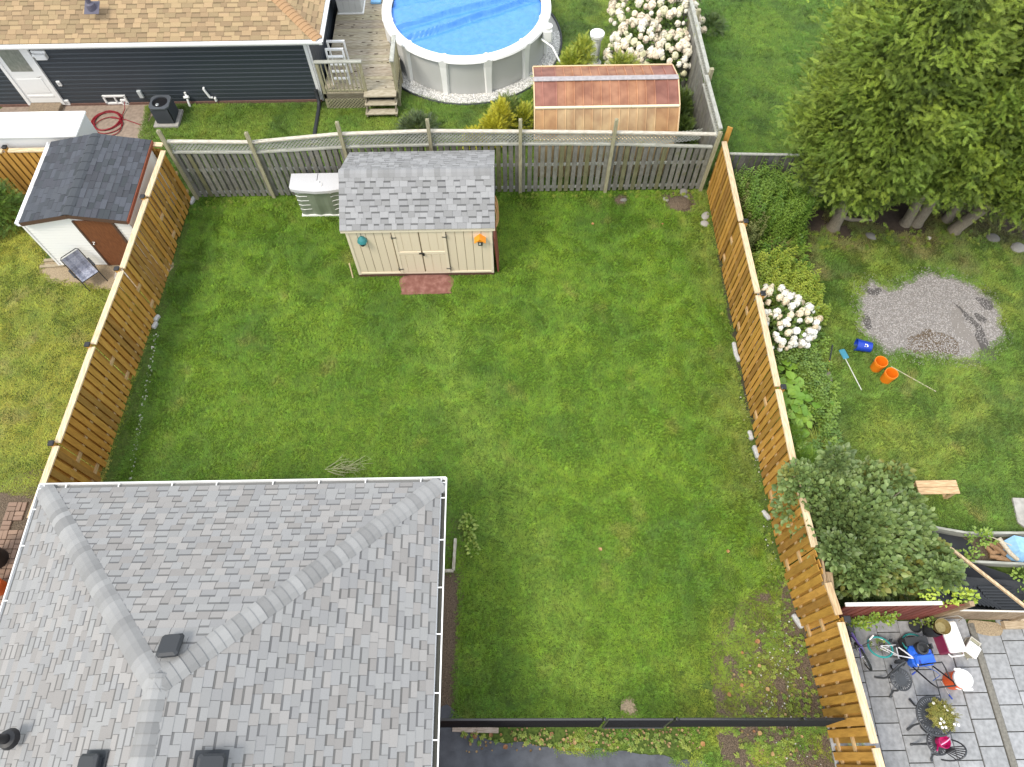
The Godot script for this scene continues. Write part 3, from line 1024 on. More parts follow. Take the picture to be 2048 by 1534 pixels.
func cedar_tones(k: int) -> Array:
	var o := []
	for i in k:
		var t := rr(0.62, 1.28)
		o.append(Color(t, t * rr(0.95, 1.05), t * rr(0.8, 1.15)))
	return o


# side: +1 when the yard lies to the right of the line's direction
func cedar_fence(f: Node, line: Array, posts: Array, side: float, rail_mats: Array, h := 1.8) -> void:
	var near := board_set(0.153, h - 0.07, 0.019, cedar_tones(9))
	var far := board_set(0.142, h - 0.07, 0.019, cedar_tones(5))
	for i in line.size() - 1:
		var a: Vector2 = line[i]
		var b: Vector2 = line[i + 1]
		var d := (b - a).normalized()
		var nrm := Vector3(-d.y, 0, d.x) * side
		board_run(f, a, b, 0.08, 0.196, 0.032 * side, 0.05, near, M.cedar_up)
		board_run(f, a, b, 0.178, 0.196, -0.032 * side, 0.05, far, M.cedar_up)
		var p := Vector3(a.x, 0, a.y)
		var q := Vector3(b.x, 0, b.y)
		for y in [0.3, 1.02]:
			var rb := MB.new()
			rb.bar(p + Vector3.UP * y, q + Vector3.UP * y, 0.04, 0.085)
			part(f, "rail", rb, M.rail)
	for i in posts.size():
		var v: Vector2 = posts[i]
		var pb := MB.new()
		pb.box(Vector3(0, (h + 0.1) * 0.5, 0), Vector3(0.09, h + 0.1, 0.09))
		var po := part(f, "post", pb, M.cedar_up, Transform3D(Basis(), Vector3(v.x, 0, v.y)))
		var cb := MB.new()
		cb.col = Color(3, 3.2, 3.5)
		cb.cbox(Vector3(0, h + 0.115, 0), Vector3(0.125, 0.04, 0.125), 0.015)
		part(po, "post_cap", cb, M.black)


func top_rail(f: Node, pts: Array, m: Material, y := 1.8, w := 0.135) -> void:
	for i in pts.size() - 1:
		var a: Vector2 = pts[i]
		var b: Vector2 = pts[i + 1]
		var d := (b - a).normalized() * 0.012
		var t := MB.new()
		var r := rr(0.94, 1.06)
		t.col = Color(r, r, r)
		t.bar(Vector3(a.x + d.x, y + 0.019, a.y + d.y), Vector3(b.x - d.x, y + 0.019, b.y - d.y), w, 0.038)
		part(f, "top_rail", t, m)


func lattice_panel(f: Node, a: Vector3, b: Vector3, h0: float, h1: float, m: Material, bow := 0.0) -> void:
	var st := MB.new()
	var len := Vector2(a.x - b.x, a.z - b.z).length()
	var d := (b - a) / len
	d.y = 0
	var nrm := Vector3(-d.z, 0, d.x)
	var h := (h0 + h1) * 0.5
	var y0 := func(s: float) -> float: return lerpf(a.y, b.y, s / len)
	for dir in [1.0, -1.0]:
		var s := -h
		while s < len + h:
			var s0 := clampf(s, 0, len)
			var s1 := clampf(s + h * dir, 0, len) if dir > 0 else clampf(s - h, 0, len)
			var u0 := absf(s0 - s) / h
			var u1 := absf(s1 - s) / h
			if absf(u1 - u0) > 0.08:
				var p: Vector3 = Vector3(a.x, 0, a.z) + d * s0 + nrm * (0.006 * dir + bow * pow(s0 / len, 3)) + Vector3.UP * (y0.call(s0) + u0 * h)
				var q: Vector3 = Vector3(a.x, 0, a.z) + d * s1 + nrm * (0.006 * dir + bow * pow(s1 / len, 3)) + Vector3.UP * (y0.call(s1) + u1 * h)
				var t := rr(0.85, 1.1)
				st.col = Color(t, t, t)
				st.bar(p, q, 0.007, 0.036, (q - p).normalized().cross(nrm))
			s += 0.105
	var o := part(f, "lattice", st, m)
	o.set_meta("kind", "stuff")


func fences() -> void:
	var f := thing("cedar_fence", "golden cedar board fence along the left side of the lawn", "fence", Vector3.ZERO, 0, "golden cedar board fences")
	var line := [Vector2(-9.3, -14.5), Vector2(-9.38, -12.85), Vector2(-9.46, -10.55), Vector2(-9.6, -8.4), Vector2(-9.72, -5.95), Vector2(-9.8, -4.3)]
	cedar_fence(f, line, [Vector2(-9.46, -12.8), Vector2(-9.56, -10.5), Vector2(-9.7, -8.36), Vector2(-9.82, -5.92)], 1.0, [])
	for i in line.size() - 1:
		top_rail(f, [line[i] - Vector2(0.02, -0.05 if i else 0.0), line[i + 1] - Vector2(0.02, 0)], M.fresh_z)
	f = thing("cedar_fence", "short golden cedar fence behind the dark roofed shed at far left", "fence", Vector3.ZERO, 0, "golden cedar board fences")
	var set_ := board_set(0.142, 1.6, 0.019, cedar_tones(6))
	board_run(f, Vector2(-16.5, -14.75), Vector2(-9.45, -14.75), 0.08, 0.196, 0.03, 0.03, set_, M.cedar_up)
	board_run(f, Vector2(-16.5, -14.75), Vector2(-9.45, -14.75), 0.178, 0.196, -0.03, 0.03, set_, M.cedar_up)
	top_rail(f, [Vector2(-16.5, -14.75), Vector2(-13.85, -14.75)], M.fresh_x, 1.64)
	top_rail(f, [Vector2(-13.7, -14.75), Vector2(-9.85, -14.75)], M.fresh_x, 1.66)
	top_rail(f, [Vector2(-9.75, -14.75), Vector2(-9.38, -14.72)], M.fresh_x, 1.8)
	for x in [-13.78, -9.8]:
		var pb := MB.new()
		pb.box(Vector3(x, 0.86, -14.82), Vector3(0.09, 1.72, 0.09))
		var po := part(f, "post", pb, M.cedar_up)
		var cb := MB.new()
		cb.col = Color(3, 3.2, 3.5)
		cb.cbox(Vector3(x, 1.75, -14.82), Vector3(0.125, 0.05, 0.125), 0.015)
		part(po, "post_cap", cb, M.black)
	f = thing("cedar_fence", "golden cedar board fence along the right side of the lawn", "fence", Vector3.ZERO, 0, "golden cedar board fences")
	line = [Vector2(5.82, -14.5), Vector2(5.82, -11.72), Vector2(5.85, -9.52), Vector2(5.85, -7.02), Vector2(5.84, -5.0), Vector2(5.9, -3.45), Vector2(6.08, -2.1), Vector2(6.2, 0.0), Vector2(6.28, 1.4)]
	cedar_fence(f, line, [Vector2(5.93, -11.66), Vector2(5.96, -9.46), Vector2(5.96, -6.98), Vector2(5.95, -4.95), Vector2(6.2, -2.08)], -1.0, [])
	for i in line.size() - 1:
		if i == 5:
			var c := MB.new()
			c.box(Vector3(6.02, 1.72, -3.05), Vector3(0.04, 0.14, 0.75), Basis(Vector3.UP, -0.1))
			c.box(Vector3(6.12, 1.68, -2.75), Vector3(0.13, 0.038, 0.5), Basis(Vector3.UP, -0.1))
			part(f, "rail", c, mat(Color(0.42, 0.3, 0.18), 0.8, M.grain, Vector3(3, 3, 0.3)))
			top_rail(f, [Vector2(6.02, -2.78), Vector2(6.1, -2.16)], mat(Color(0.56, 0.4, 0.23), 0.8, M.grain, Vector3(3, 3, 0.3)))
			continue
		top_rail(f, [line[i] + Vector2(0.02, 0.05 if i else 0.0), line[i + 1] + Vector2(0.02, 0)], M.fresh_z)
	var eb := MB.new()
	eb.box(Vector3(5.93, 1.1, -14.62), Vector3(0.14, 2.2, 0.03), Basis(Vector3.UP, -0.5))
	part(f, "end_board", eb, M.cedar_up)
	# weathered fence across the back, lattice along its top
	f = thing("weathered_fence", "grey weathered board fence with lattice top across the back of the lawn", "fence", Vector3.ZERO, 0, "grey weathered fences")
	var px := [-9.12, -6.87, -4.42, -2.08, 0.33, 2.81, 5.6]
	var ty := [2.14, 2.07, 2.3, 2.35, 2.28, 2.2, 2.08]
	var my := [1.79, 1.74, 1.87, 1.9, 1.88, 1.82, 1.66]
	var tp := [2.56, 2.44, 2.74, 2.78, 2.73, 2.68, 2.2]
	var lean := [0.0, 0.0, 0.0, 0.0, 0.0, 0.02, 0.05]
	var tones := []
	for i in 9:
		var t := rr(0.58, 1.32)
		tones.append(Color(t, t * rr(0.97, 1.03), t * rr(0.92, 1.08)))
	tones[3] = Color(0.8, 0.8, 0.5)
	tones[7] = Color(0.95, 0.98, 1.15)
	var near := board_set(0.118, 1.7, 0.018, tones)
	for i in 6:
		var a := Vector2(px[i], -14.5)
		var b := Vector2(px[i + 1], -14.5)
		var hf := func(x: float) -> float: return (lerpf(my[i], my[i + 1], (x - px[i]) / (px[i + 1] - px[i])) - 0.1) / 1.7
		board_run(f, a, b, 0.12, 0.176, 0.03, 0.07, near, M.old_up, hf)
		board_run(f, a, b, 0.03, 0.176, -0.045, 0.07, near, M.old_up, hf)
		for k in 2:
			var yy: float = [0.2, 1.08][k]
			var r := MB.new()
			r.bar(Vector3(px[i], yy, -14.51), Vector3(px[i + 1], yy, -14.51), 0.04, 0.085)
			part(f, "rail", r, M.old_x)
		var t := MB.new()
		t.bar(Vector3(px[i] + 0.04, ty[i], -14.5), Vector3(px[i + 1] - 0.04, ty[i + 1], -14.5), 0.1, 0.04)
		part(f, "top_rail", t, mat(Color(0.6, 0.57, 0.5), 0.9, M.grain, Vector3(0.5, 4, 4)))
		var mr := MB.new()
		mr.bar(Vector3(px[i] + 0.04, my[i], -14.48), Vector3(px[i + 1] - 0.04, my[i + 1], -14.48), 0.09, 0.045)
		part(f, "middle_rail", mr, M.old_x)
		var e := 0.0 if i < 5 else 0.35
		lattice_panel(f, Vector3(px[i], my[i] + 0.02, -14.5), Vector3(px[i + 1] - e, my[i + 1] + 0.02, -14.5), ty[i] - my[i] - 0.03, ty[i + 1] - my[i + 1] - 0.03, M.old_x, -0.25 if i == 5 else 0.0)
	for i in 7:
		var p := MB.new()
		p.col = Color.WHITE * rr(0.9, 1.1)
		var top := Vector3(px[i] + lean[i], tp[i], -14.44)
		p.bar(Vector3(px[i], 0, -14.44), top, 0.088, 0.088, Vector3.BACK)
		p.ball(top, Vector3(0.045, 0.02, 0.045), 0, null, 4, 8)
		part(f, "post", p, M.post)
	# the side fence going back from the corner
	f = thing("weathered_fence", "grey weathered fence running back past the hydrangea from the rear corner", "fence", Vector3.ZERO, 0, "grey weathered fences")
	var sb := board_set(0.135, 1.75, 0.018, tones)
	board_run(f, Vector2(5.66, -14.6), Vector2(5.58, -20.5), 0.07, 0.14, 0.0, 0.05, sb, M.old_up)
	for q in [[2.12, 0.1], [1.83, 0.1]]:
		for s in [[-14.65, -16.75], [-16.85, -20.5]]:
			var t := MB.new()
			t.bar(Vector3(5.7, q[0], s[0]), Vector3(5.62, q[0], s[1]), q[1], 0.04)
			part(f, "rail", t, M.old_rail)
	for s in [[-14.65, -16.75], [-16.85, -20.5]]:
		lattice_panel(f, Vector3(5.7, 1.84, s[0]), Vector3(5.62, 1.84, s[1]), 0.27, 0.27, M.old_x)
	for z in [-16.8, -19.4]:
		var p := MB.new()
		p.box(Vector3(5.74, 1.15, z), Vector3(0.1, 2.3, 0.1))
		part(f, "post", p, M.post)
	# low old fence behind the tall weeds
	f = thing("weathered_fence", "low dark grey board fence between the tall weeds and the far lawn", "fence", Vector3.ZERO, 0, "grey weathered fences")
	var dk := []
	for c in tones:
		dk.append(Color(c.r * 0.62, c.g * 0.62, c.b * 0.62))
	board_run(f, Vector2(6.0, -14.25), Vector2(13.5, -13.9), 0.05, 0.155, 0.0, 0.03, board_set(0.14, 1.55, 0.018, dk), M.old_up)
	for s in [[6.0, 7.9, 0], [7.95, 10.4, 1], [10.45, 13.5, 2]]:
		var t := MB.new()
		t.bar(Vector3(s[0], 1.62, -14.25 + (s[0] - 6.0) * 0.047), Vector3(s[1], 1.62, -14.25 + (s[1] - 6.0) * 0.047), 0.07, 0.035)
		part(f, "top_rail", t, M.old_rail)
	black_fence()


func black_fence() -> void:
	var f := thing("wire_fence", "black chain link fence with a gate along the edge of the drive", "fence")
	var ga := 1.62
	var gb := 2.95
	var z := func(x: float) -> float: return -0.52 + (x + 1.6) * 0.012
	for x in [-1.62, ga, gb, 5.3]:
		var b := MB.new()
		b.lathe([Vector2(0.03, 0), Vector2(0.03, 1.22), Vector2(0.036, 1.22), Vector2(0.03, 1.27), Vector2(0, 1.28)], 8, Vector3(x, 0, z.call(x)))
		part(f, "post", b, M.black)
	for s in [[-1.62, ga - 0.05], [gb + 0.05, 6.1]]:
		var b := MB.new()
		var y1 := 1.2 if s[1] < 5 else 1.05
		b.tube([Vector3(s[0], 1.2, z.call(s[0])), Vector3(s[1], y1, z.call(s[1]))], 0.022, 8)
		part(f, "top_rail", b, mat(Color(0.05, 0.05, 0.052), 0.35))
	var w := MB.new()
	for s in [[-1.62, ga], [ga + 0.08, gb - 0.08], [gb, 6.1]]:
		var tip := 0.12 if s[0] > ga and s[1] < gb else 0.1
		for dir in [1.0, -1.0]:
			var x: float = s[0] - 1.2
			while x < s[1]:
				var y0 := 0.04
				var y1 := 1.2
				var x0 := x
				var x1 := x + 1.16
				if dir < 0:
					x0 = x + 1.16
					x1 = x
				var lo: float = s[0]
				var hi: float = s[1]
				var t0 := 0.0
				var t1 := 1.0
				var dx := x1 - x0
				var ta := (lo - x0) / dx
				var tb := (hi - x0) / dx
				t0 = maxf(t0, minf(ta, tb))
				t1 = minf(t1, maxf(ta, tb))
				if t1 - t0 > 0.02:
					var p := Vector3(x0 + dx * t0, lerpf(y0, y1, t0), z.call(x0 + dx * t0) + 0.003 * dir + tip * (1.0 - lerpf(y0, y1, t0) / 1.2))
					var q := Vector3(x0 + dx * t1, lerpf(y0, y1, t1), z.call(x0 + dx * t1) + 0.003 * dir + tip * (1.0 - lerpf(y0, y1, t1) / 1.2))
					w.tube([p, q], 0.0045, 3, false)
				x += 0.055
	var wo := part(f, "wire_mesh", w, M.black)
	wo.set_meta("kind", "stuff")
	var g := MB.new()
	var za: float = z.call(ga)
	var zb: float = z.call(gb)
	for y in [0.08, 1.18]:
		g.tube([Vector3(ga + 0.07, y, za + 0.12 * (1.0 - y / 1.2)), Vector3(gb - 0.07, y, zb + 0.12 * (1.0 - y / 1.2))], 0.02, 8)
	for x in [ga + 0.07, gb - 0.07]:
		g.tube([Vector3(x, 0.08, z.call(x) + 0.11), Vector3(x, 1.18, z.call(x))], 0.02, 8)
	part(f, "gate_frame", g, mat(Color(0.05, 0.05, 0.052), 0.35))


func garden_shed() -> void:
	var h := thing("garden_shed", "cream wooden shed with double doors and a light grey shingle roof", "shed")
	var x0 := -4.11
	var x1 := -0.45
	var z0 := -13.98
	var z1 := -11.56
	var wb := MB.new()
	wb.box(Vector3((x0 + x1) / 2, 1.02, (z0 + z1) / 2), Vector3(x1 - x0 - 0.03, 1.86, z1 - z0 - 0.03))
	for x in [x0, x1 - 0.0]:
		wb.tri(Vector3(x + 0.01, 1.95, z0 + 0.02), Vector3(x + 0.01, 1.95, z1 - 0.02), Vector3(x + 0.01, 2.62, (z0 + z1) / 2))
	var wall := part(h, "wall", wb, mat(Color(0.42, 0.35, 0.24), 0.8))
	var bp := MB.new()
	bp.box(Vector3((x0 + x1) / 2, 0.06, (z0 + z1) / 2), Vector3(x1 - x0 + 0.02, 0.1, z1 - z0 + 0.04))
	part(h, "base_frame", bp, mat(Color(0.11, 0.05, 0.035), 0.8))
	# vertical panel boards with grooves between them
	var groove := func(a: float, b: float, k: int, y0: float, y1: float) -> void:
		for i in k:
			var p := MB.new()
			var w := (b - a) / k
			var t := rr(0.97, 1.03)
			p.col = Color(t, t, t)
			p.cbox(Vector3(a + w * (i + 0.5), (y0 + y1) / 2, z1), Vector3(w - 0.012, y1 - y0, 0.024), 0.004)
			part(wall, "wall_board", p, M.cream)
	groove.call(x0 + 0.05, -2.99, 5, 0.14, 1.95)
	groove.call(-1.6, x1 - 0.05, 5, 0.14, 1.95)
	var sp := MB.new()
	for i in 12:
		sp.cbox(Vector3(x1, 1.05, z0 + 0.1 + i * 0.2), Vector3(0.02, 1.8, 0.19), 0.004)
		sp.cbox(Vector3(x0, 1.05, z0 + 0.1 + i * 0.2), Vector3(0.02, 1.8, 0.19), 0.004)
	part(wall, "side_boards_sheet", sp, M.cream).name = "side_cladding"
	var tr := MB.new()
	tr.box(Vector3(x0 + 0.025, 1.04, z1 + 0.008), Vector3(0.07, 1.86, 0.045))
	tr.box(Vector3(x1 - 0.025, 1.04, z1 + 0.008), Vector3(0.07, 1.86, 0.045))
	tr.box(Vector3((x0 + x1) / 2, 0.16, z1 + 0.016), Vector3(x1 - x0 - 0.12, 0.06, 0.03))
	part(h, "corner_trim", tr, mat(Color(0.73, 0.64, 0.49), 0.6))
	for s in [[-2.96, -2.305, -1], [-2.275, -1.62, 1]]:
		var d := MB.new()
		d.cbox(Vector3((s[0] + s[1]) / 2, 1.03, z1 + 0.012), Vector3(s[1] - s[0], 1.74, 0.035), 0.004)
		var door := part(h, "door", d, M.cream)
		var t := MB.new()
		var wd: float = s[1] - s[0]
		for k in 3:
			t.box(Vector3(s[0] + wd * (k + 0.5) / 3.0, 0.58, z1 + 0.033), Vector3(wd / 3.0 - 0.014, 0.72, 0.012))
			t.box(Vector3(s[0] + wd * (k + 0.5) / 3.0, 1.5, z1 + 0.033), Vector3(wd / 3.0 - 0.014, 0.74, 0.012))
		part(door, "door_boards", t, M.cream).name = "cladding"
		var u := MB.new()
		u.box(Vector3((s[0] + s[1]) / 2, 1.03, z1 + 0.042), Vector3(wd - 0.02, 0.09, 0.022))
		u.box(Vector3(s[0] + 0.035 if s[2] < 0 else s[1] - 0.035, 1.03, z1 + 0.042), Vector3(0.07, 1.72, 0.02))
		part(door, "trim", u, mat(Color(0.73, 0.63, 0.475), 0.6))
		for y in [0.36, 1.66]:
			var g := MB.new()
			var hx: float = s[0] - 0.02 if s[2] < 0 else s[1] + 0.02
			g.box(Vector3(hx, y, z1 + 0.05), Vector3(0.035, 0.09, 0.03))
			g.box(Vector3(hx - 0.05 * s[2], y, z1 + 0.055), Vector3(0.12, 0.035, 0.015))
			part(door, "hinge", g, mat(Color(0.2, 0.19, 0.17), 0.5, null, Vector3.ONE, 0.6))
		if s[2] > 0:
			var l := MB.new()
			l.box(Vector3(-2.3, 1.03, z1 + 0.065), Vector3(0.13, 0.03, 0.03))
			l.box(Vector3(-2.25, 0.985, z1 + 0.075), Vector3(0.05, 0.06, 0.03))
			part(door, "latch", l, M.black)
	# roof
	var e0 := Vector3(-4.22, 2.0, -11.48)
	var e1 := Vector3(-0.36, 2.0, -11.48)
	var rz := -12.78
	var ry := 2.68
	var rb := MB.new()
	var bk := Vector3(0, 2.0, -14.12)
	rb.quad(e0, e1, Vector3(e1.x, ry, rz), Vector3(e0.x, ry, rz))
	rb.quad(Vector3(e1.x, 2.0, bk.z), Vector3(e0.x, 2.0, bk.z), Vector3(e0.x, ry, rz), Vector3(e1.x, ry, rz))
	rb.quad(Vector3(e0.x, 1.97, e0.z), Vector3(e0.x, 1.97, bk.z), Vector3(e1.x, 1.97, bk.z), Vector3(e1.x, 1.97, e1.z))
	var roof := part(h, "roof", rb, mat(Color(0.14, 0.14, 0.145), 0.95))
	var tone := func(i: int, k: int) -> Color:
		var t := 0.26 + 0.09 * i / (k - 1.0)
		return Color(t, t, t * 1.01)
	var tabs := tab_set(tone, 0.148, 0.42)
	var list := []
	var len := Vector2(1.3, 0.68).length()
	lay_tabs(list, e0, Vector3.RIGHT, Vector3(0, 0.68, -1.3).normalized(), len - 0.1, func(_s): return Vector2(0, 3.86), 0.152, 0.12, 0.24, tabs)
	lay_tabs(list, Vector3(e1.x, 2.0, bk.z), Vector3.LEFT, Vector3(0, 0.68, 1.34).normalized(), len - 0.1, func(_s): return Vector2(0, 3.86), 0.152, 0.12, 0.24, tabs)
	place_tabs(roof, list, M.shingle)
	lay_caps(roof, Vector3(e0.x, ry, rz), Vector3(e1.x, ry, rz), Vector3(0, 1.3, -0.68).normalized(), Vector3(0, 1.3, 0.68).normalized(), 0.17, 0.14, tone, M.shingle)
	var fa := MB.new()
	fa.box(Vector3(-2.29, 1.94, -11.5), Vector3(3.86, 0.1, 0.025))
	part(h, "fascia", fa, mat(Color(0.73, 0.64, 0.49), 0.6))
	var br := MB.new()
	for x in [e0.x + 0.012, e1.x - 0.012]:
		br.bar(Vector3(x, 1.95, -11.5), Vector3(x, ry - 0.04, rz), 0.022, 0.09)
		br.bar(Vector3(x, 1.95, bk.z), Vector3(x, ry - 0.04, rz), 0.022, 0.09)
	part(h, "bargeboard", br, mat(Color(0.78, 0.72, 0.58), 0.6))
	# on and around the shed
	var pad := thing("step_slab", "weathered red brown slab in the grass before the cream shed doors", "step")
	var pm := MB.new()
	pm.slab(blob([Vector2(-2.93, -11.5), Vector2(-1.64, -11.5), Vector2(-1.62, -11.0), Vector2(-1.68, -10.93), Vector2(-2.84, -10.92), Vector2(-2.93, -11.0)], 0.008), 0.035, 0.035)
	var pt := noise_tex(31, 0.02, Color(0.62, 0.5, 0.46), Color(1, 1, 1), 0.62, FastNoiseLite.TYPE_SIMPLEX_SMOOTH, 5, 256)
	part(pad, "slab", pm, mat(Color(0.28, 0.135, 0.11), 0.85, pt, Vector3(0.9, 0.9, 0.9)))
	var bh := thing("bird_house", "teal round bird house on the left of the cream shed front", "bird house", Vector3(-3.74, 1.55, -11.5))
	var b := MB.new()
	b.lathe([Vector2(0.0, -0.12), Vector2(0.08, -0.1), Vector2(0.1, -0.02), Vector2(0.095, 0.05)], 14)
	part(bh, "body", b, mat(Color(0.02, 0.16, 0.17), 0.5))
	b = MB.new()
	b.lathe([Vector2(0.13, 0.02), Vector2(0.1, 0.1), Vector2(0.04, 0.17), Vector2(0.0, 0.19)], 14)
	part(bh, "roof", b, mat(Color(0.03, 0.2, 0.21), 0.5))
	b = MB.new()
	b.ball(Vector3(0, -0.05, 0.09), Vector3(0.045, 0.045, 0.02))
	part(bh, "opening", b, M.black)
	b = MB.new()
	b.tube([Vector3(0, 0.18, 0), Vector3(0, 0.3, -0.02), Vector3(0, 0.31, -0.05)], 0.006, 5)
	part(bh, "hook", b, M.dark)
	var oh := thing("bird_house", "black bird house under an orange roof on the right of the cream shed front", "bird house", Vector3(-0.75, 1.57, -11.5))
	b = MB.new()
	b.cbox(Vector3(0, -0.09, 0), Vector3(0.12, 0.24, 0.1), 0.01)
	part(oh, "body", b, M.dark)
	b = MB.new()
	b.bar(Vector3(-0.14, 0.0, 0.02), Vector3(0.0, 0.14, 0.02), 0.02, 0.24, Vector3.BACK)
	b.bar(Vector3(0.14, 0.0, 0.02), Vector3(0.0, 0.14, 0.02), 0.02, 0.24, Vector3.BACK)
	b.tri(Vector3(-0.12, 0, 0.1), Vector3(0.12, 0, 0.1), Vector3(0, 0.12, 0.1))
	part(oh, "roof", b, mat(Color(0.85, 0.3, 0.02), 0.5))
	b = MB.new()
	b.ball(Vector3(0, -0.04, 0.052), Vector3(0.03, 0.03, 0.01))
	b.box(Vector3(-0.01, -0.13, 0.053), Vector3(0.05, 0.05, 0.008))
	part(oh, "marking", b, M.bright)
	var hose := thing("hose_coil", "tan hose looped on the right wall of the cream shed", "hose")
	b = MB.new()
	for k in 3:
		var pts := []
		for i in 25:
			var a := TAU * i / 24
			pts.append(Vector3(x1 + 0.06 + 0.025 * k + 0.05 * sin(a * 2.0), 1.1 + (0.42 + 0.06 * k) * sin(a), -12.6 - 0.1 * k + 0.3 * cos(a)))
		b.tube(pts, 0.013, 6, false)
	part(hose, "coil", b, mat(Color(0.45, 0.24, 0.1), 0.5))
	var rack := thing("leaning_board", "dark red board leaning on the right wall of the cream shed", "board")
	b = MB.new()
	b.box(Vector3(x1 + 0.09, 0.75, -11.95), Vector3(0.04, 1.4, 0.7), Basis(Vector3.FORWARD, -0.05))
	part(rack, "board", b, mat(Color(0.22, 0.06, 0.04), 0.7))
	var st := thing("wood_stake", "thin pale stake in the grass at the left corner of the cream shed", "stake")
	b = MB.new()
	b.bar(Vector3(-4.3, 0, -11.5), Vector3(-4.31, 0.5, -11.62), 0.03, 0.03)
	part(st, "stake", b, M.fresh_z)
	# resin storage box
	var bx := thing("storage_box", "grey green plastic storage box with a white lid beside the cream shed", "storage box")
	b = MB.new()
	var prof := func(y: float, bulge: float) -> Array:
		var o := []
		for i in 13:
			var t := i / 12.0
			o.append(Vector3(lerpf(-5.93, -4.62, t), y, -13.74 + bulge * sin(PI * t) + 0.02 * sin(t * 20.0)))
		return o
	var rows := [prof.call(0.02, 0.02), prof.call(0.5, 0.07), prof.call(1.06, 0.1)]
	for r in 2:
		for i in 12:
			b.quad(rows[r][i], rows[r][i + 1], rows[r + 1][i + 1], rows[r + 1][i])
	b.quad(Vector3(-5.93, 0.02, -14.2), Vector3(-5.93, 0.02, -13.74), Vector3(-5.93, 1.06, -13.74), Vector3(-5.93, 1.06, -14.2))
	b.quad(Vector3(-4.62, 0.02, -13.74), Vector3(-4.62, 0.02, -14.2), Vector3(-4.62, 1.06, -14.2), Vector3(-4.62, 1.06, -13.74))
	b.quad(Vector3(-4.62, 0.02, -14.2), Vector3(-5.93, 0.02, -14.2), Vector3(-5.93, 1.06, -14.2), Vector3(-4.62, 1.06, -14.2))
	part(bx, "body", b, mat(Color(0.2, 0.235, 0.175), 0.5))
	for y in [0.3, 0.48, 0.66, 0.84, 0.98]:
		for e in [[0, 3], [9, 12]]:
			b = MB.new()
			var ps := []
			for i in range(e[0], e[1] + 1):
				var t := i / 12.0
				ps.append(Vector3(lerpf(-5.93, -4.62, t), y, -13.735 + (0.02 + 0.08 * y) * sin(PI * t) + 0.02 * sin(t * 20.0)))
			b.tube(ps, 0.009, 5)
			part(bx, "rib", b, M.bright)
	b = MB.new()
	b.slab(PackedVector2Array([Vector2(-6.02, -14.24), Vector2(-4.56, -14.24), Vector2(-4.56, -13.74), Vector2(-4.62, -13.64), Vector2(-4.95, -13.58), Vector2(-5.3, -13.56), Vector2(-5.65, -13.6), Vector2(-5.96, -13.66), Vector2(-6.02, -13.74)]), 1.16, 0.09)
	var lid := part(bx, "lid", b, mat(Color(0.66, 0.66, 0.68), 0.6, M.speck, Vector3(2, 2, 2)))
	b = MB.new()
	b.cbox(Vector3(-5.42, 1.18, -13.78), Vector3(0.22, 0.045, 0.12), 0.015)
	b.cbox(Vector3(-5.22, 1.18, -13.8), Vector3(0.2, 0.05, 0.1), 0.02)
	b.cbox(Vector3(-5.24, 1.18, -13.9), Vector3(0.08, 0.04, 0.06), 0.01)
	part(lid, "latch", b, M.bright)
	b = MB.new()
	b.box(Vector3(-5.28, 1.162, -14.08), Vector3(0.012, 0.008, 0.3))
	part(lid, "seam", b, M.dark)
	b = MB.new()
	b.box(Vector3(-5.28, 0.04, -13.9), Vector3(1.35, 0.06, 0.42))
	part(bx, "base", b, M.bright)


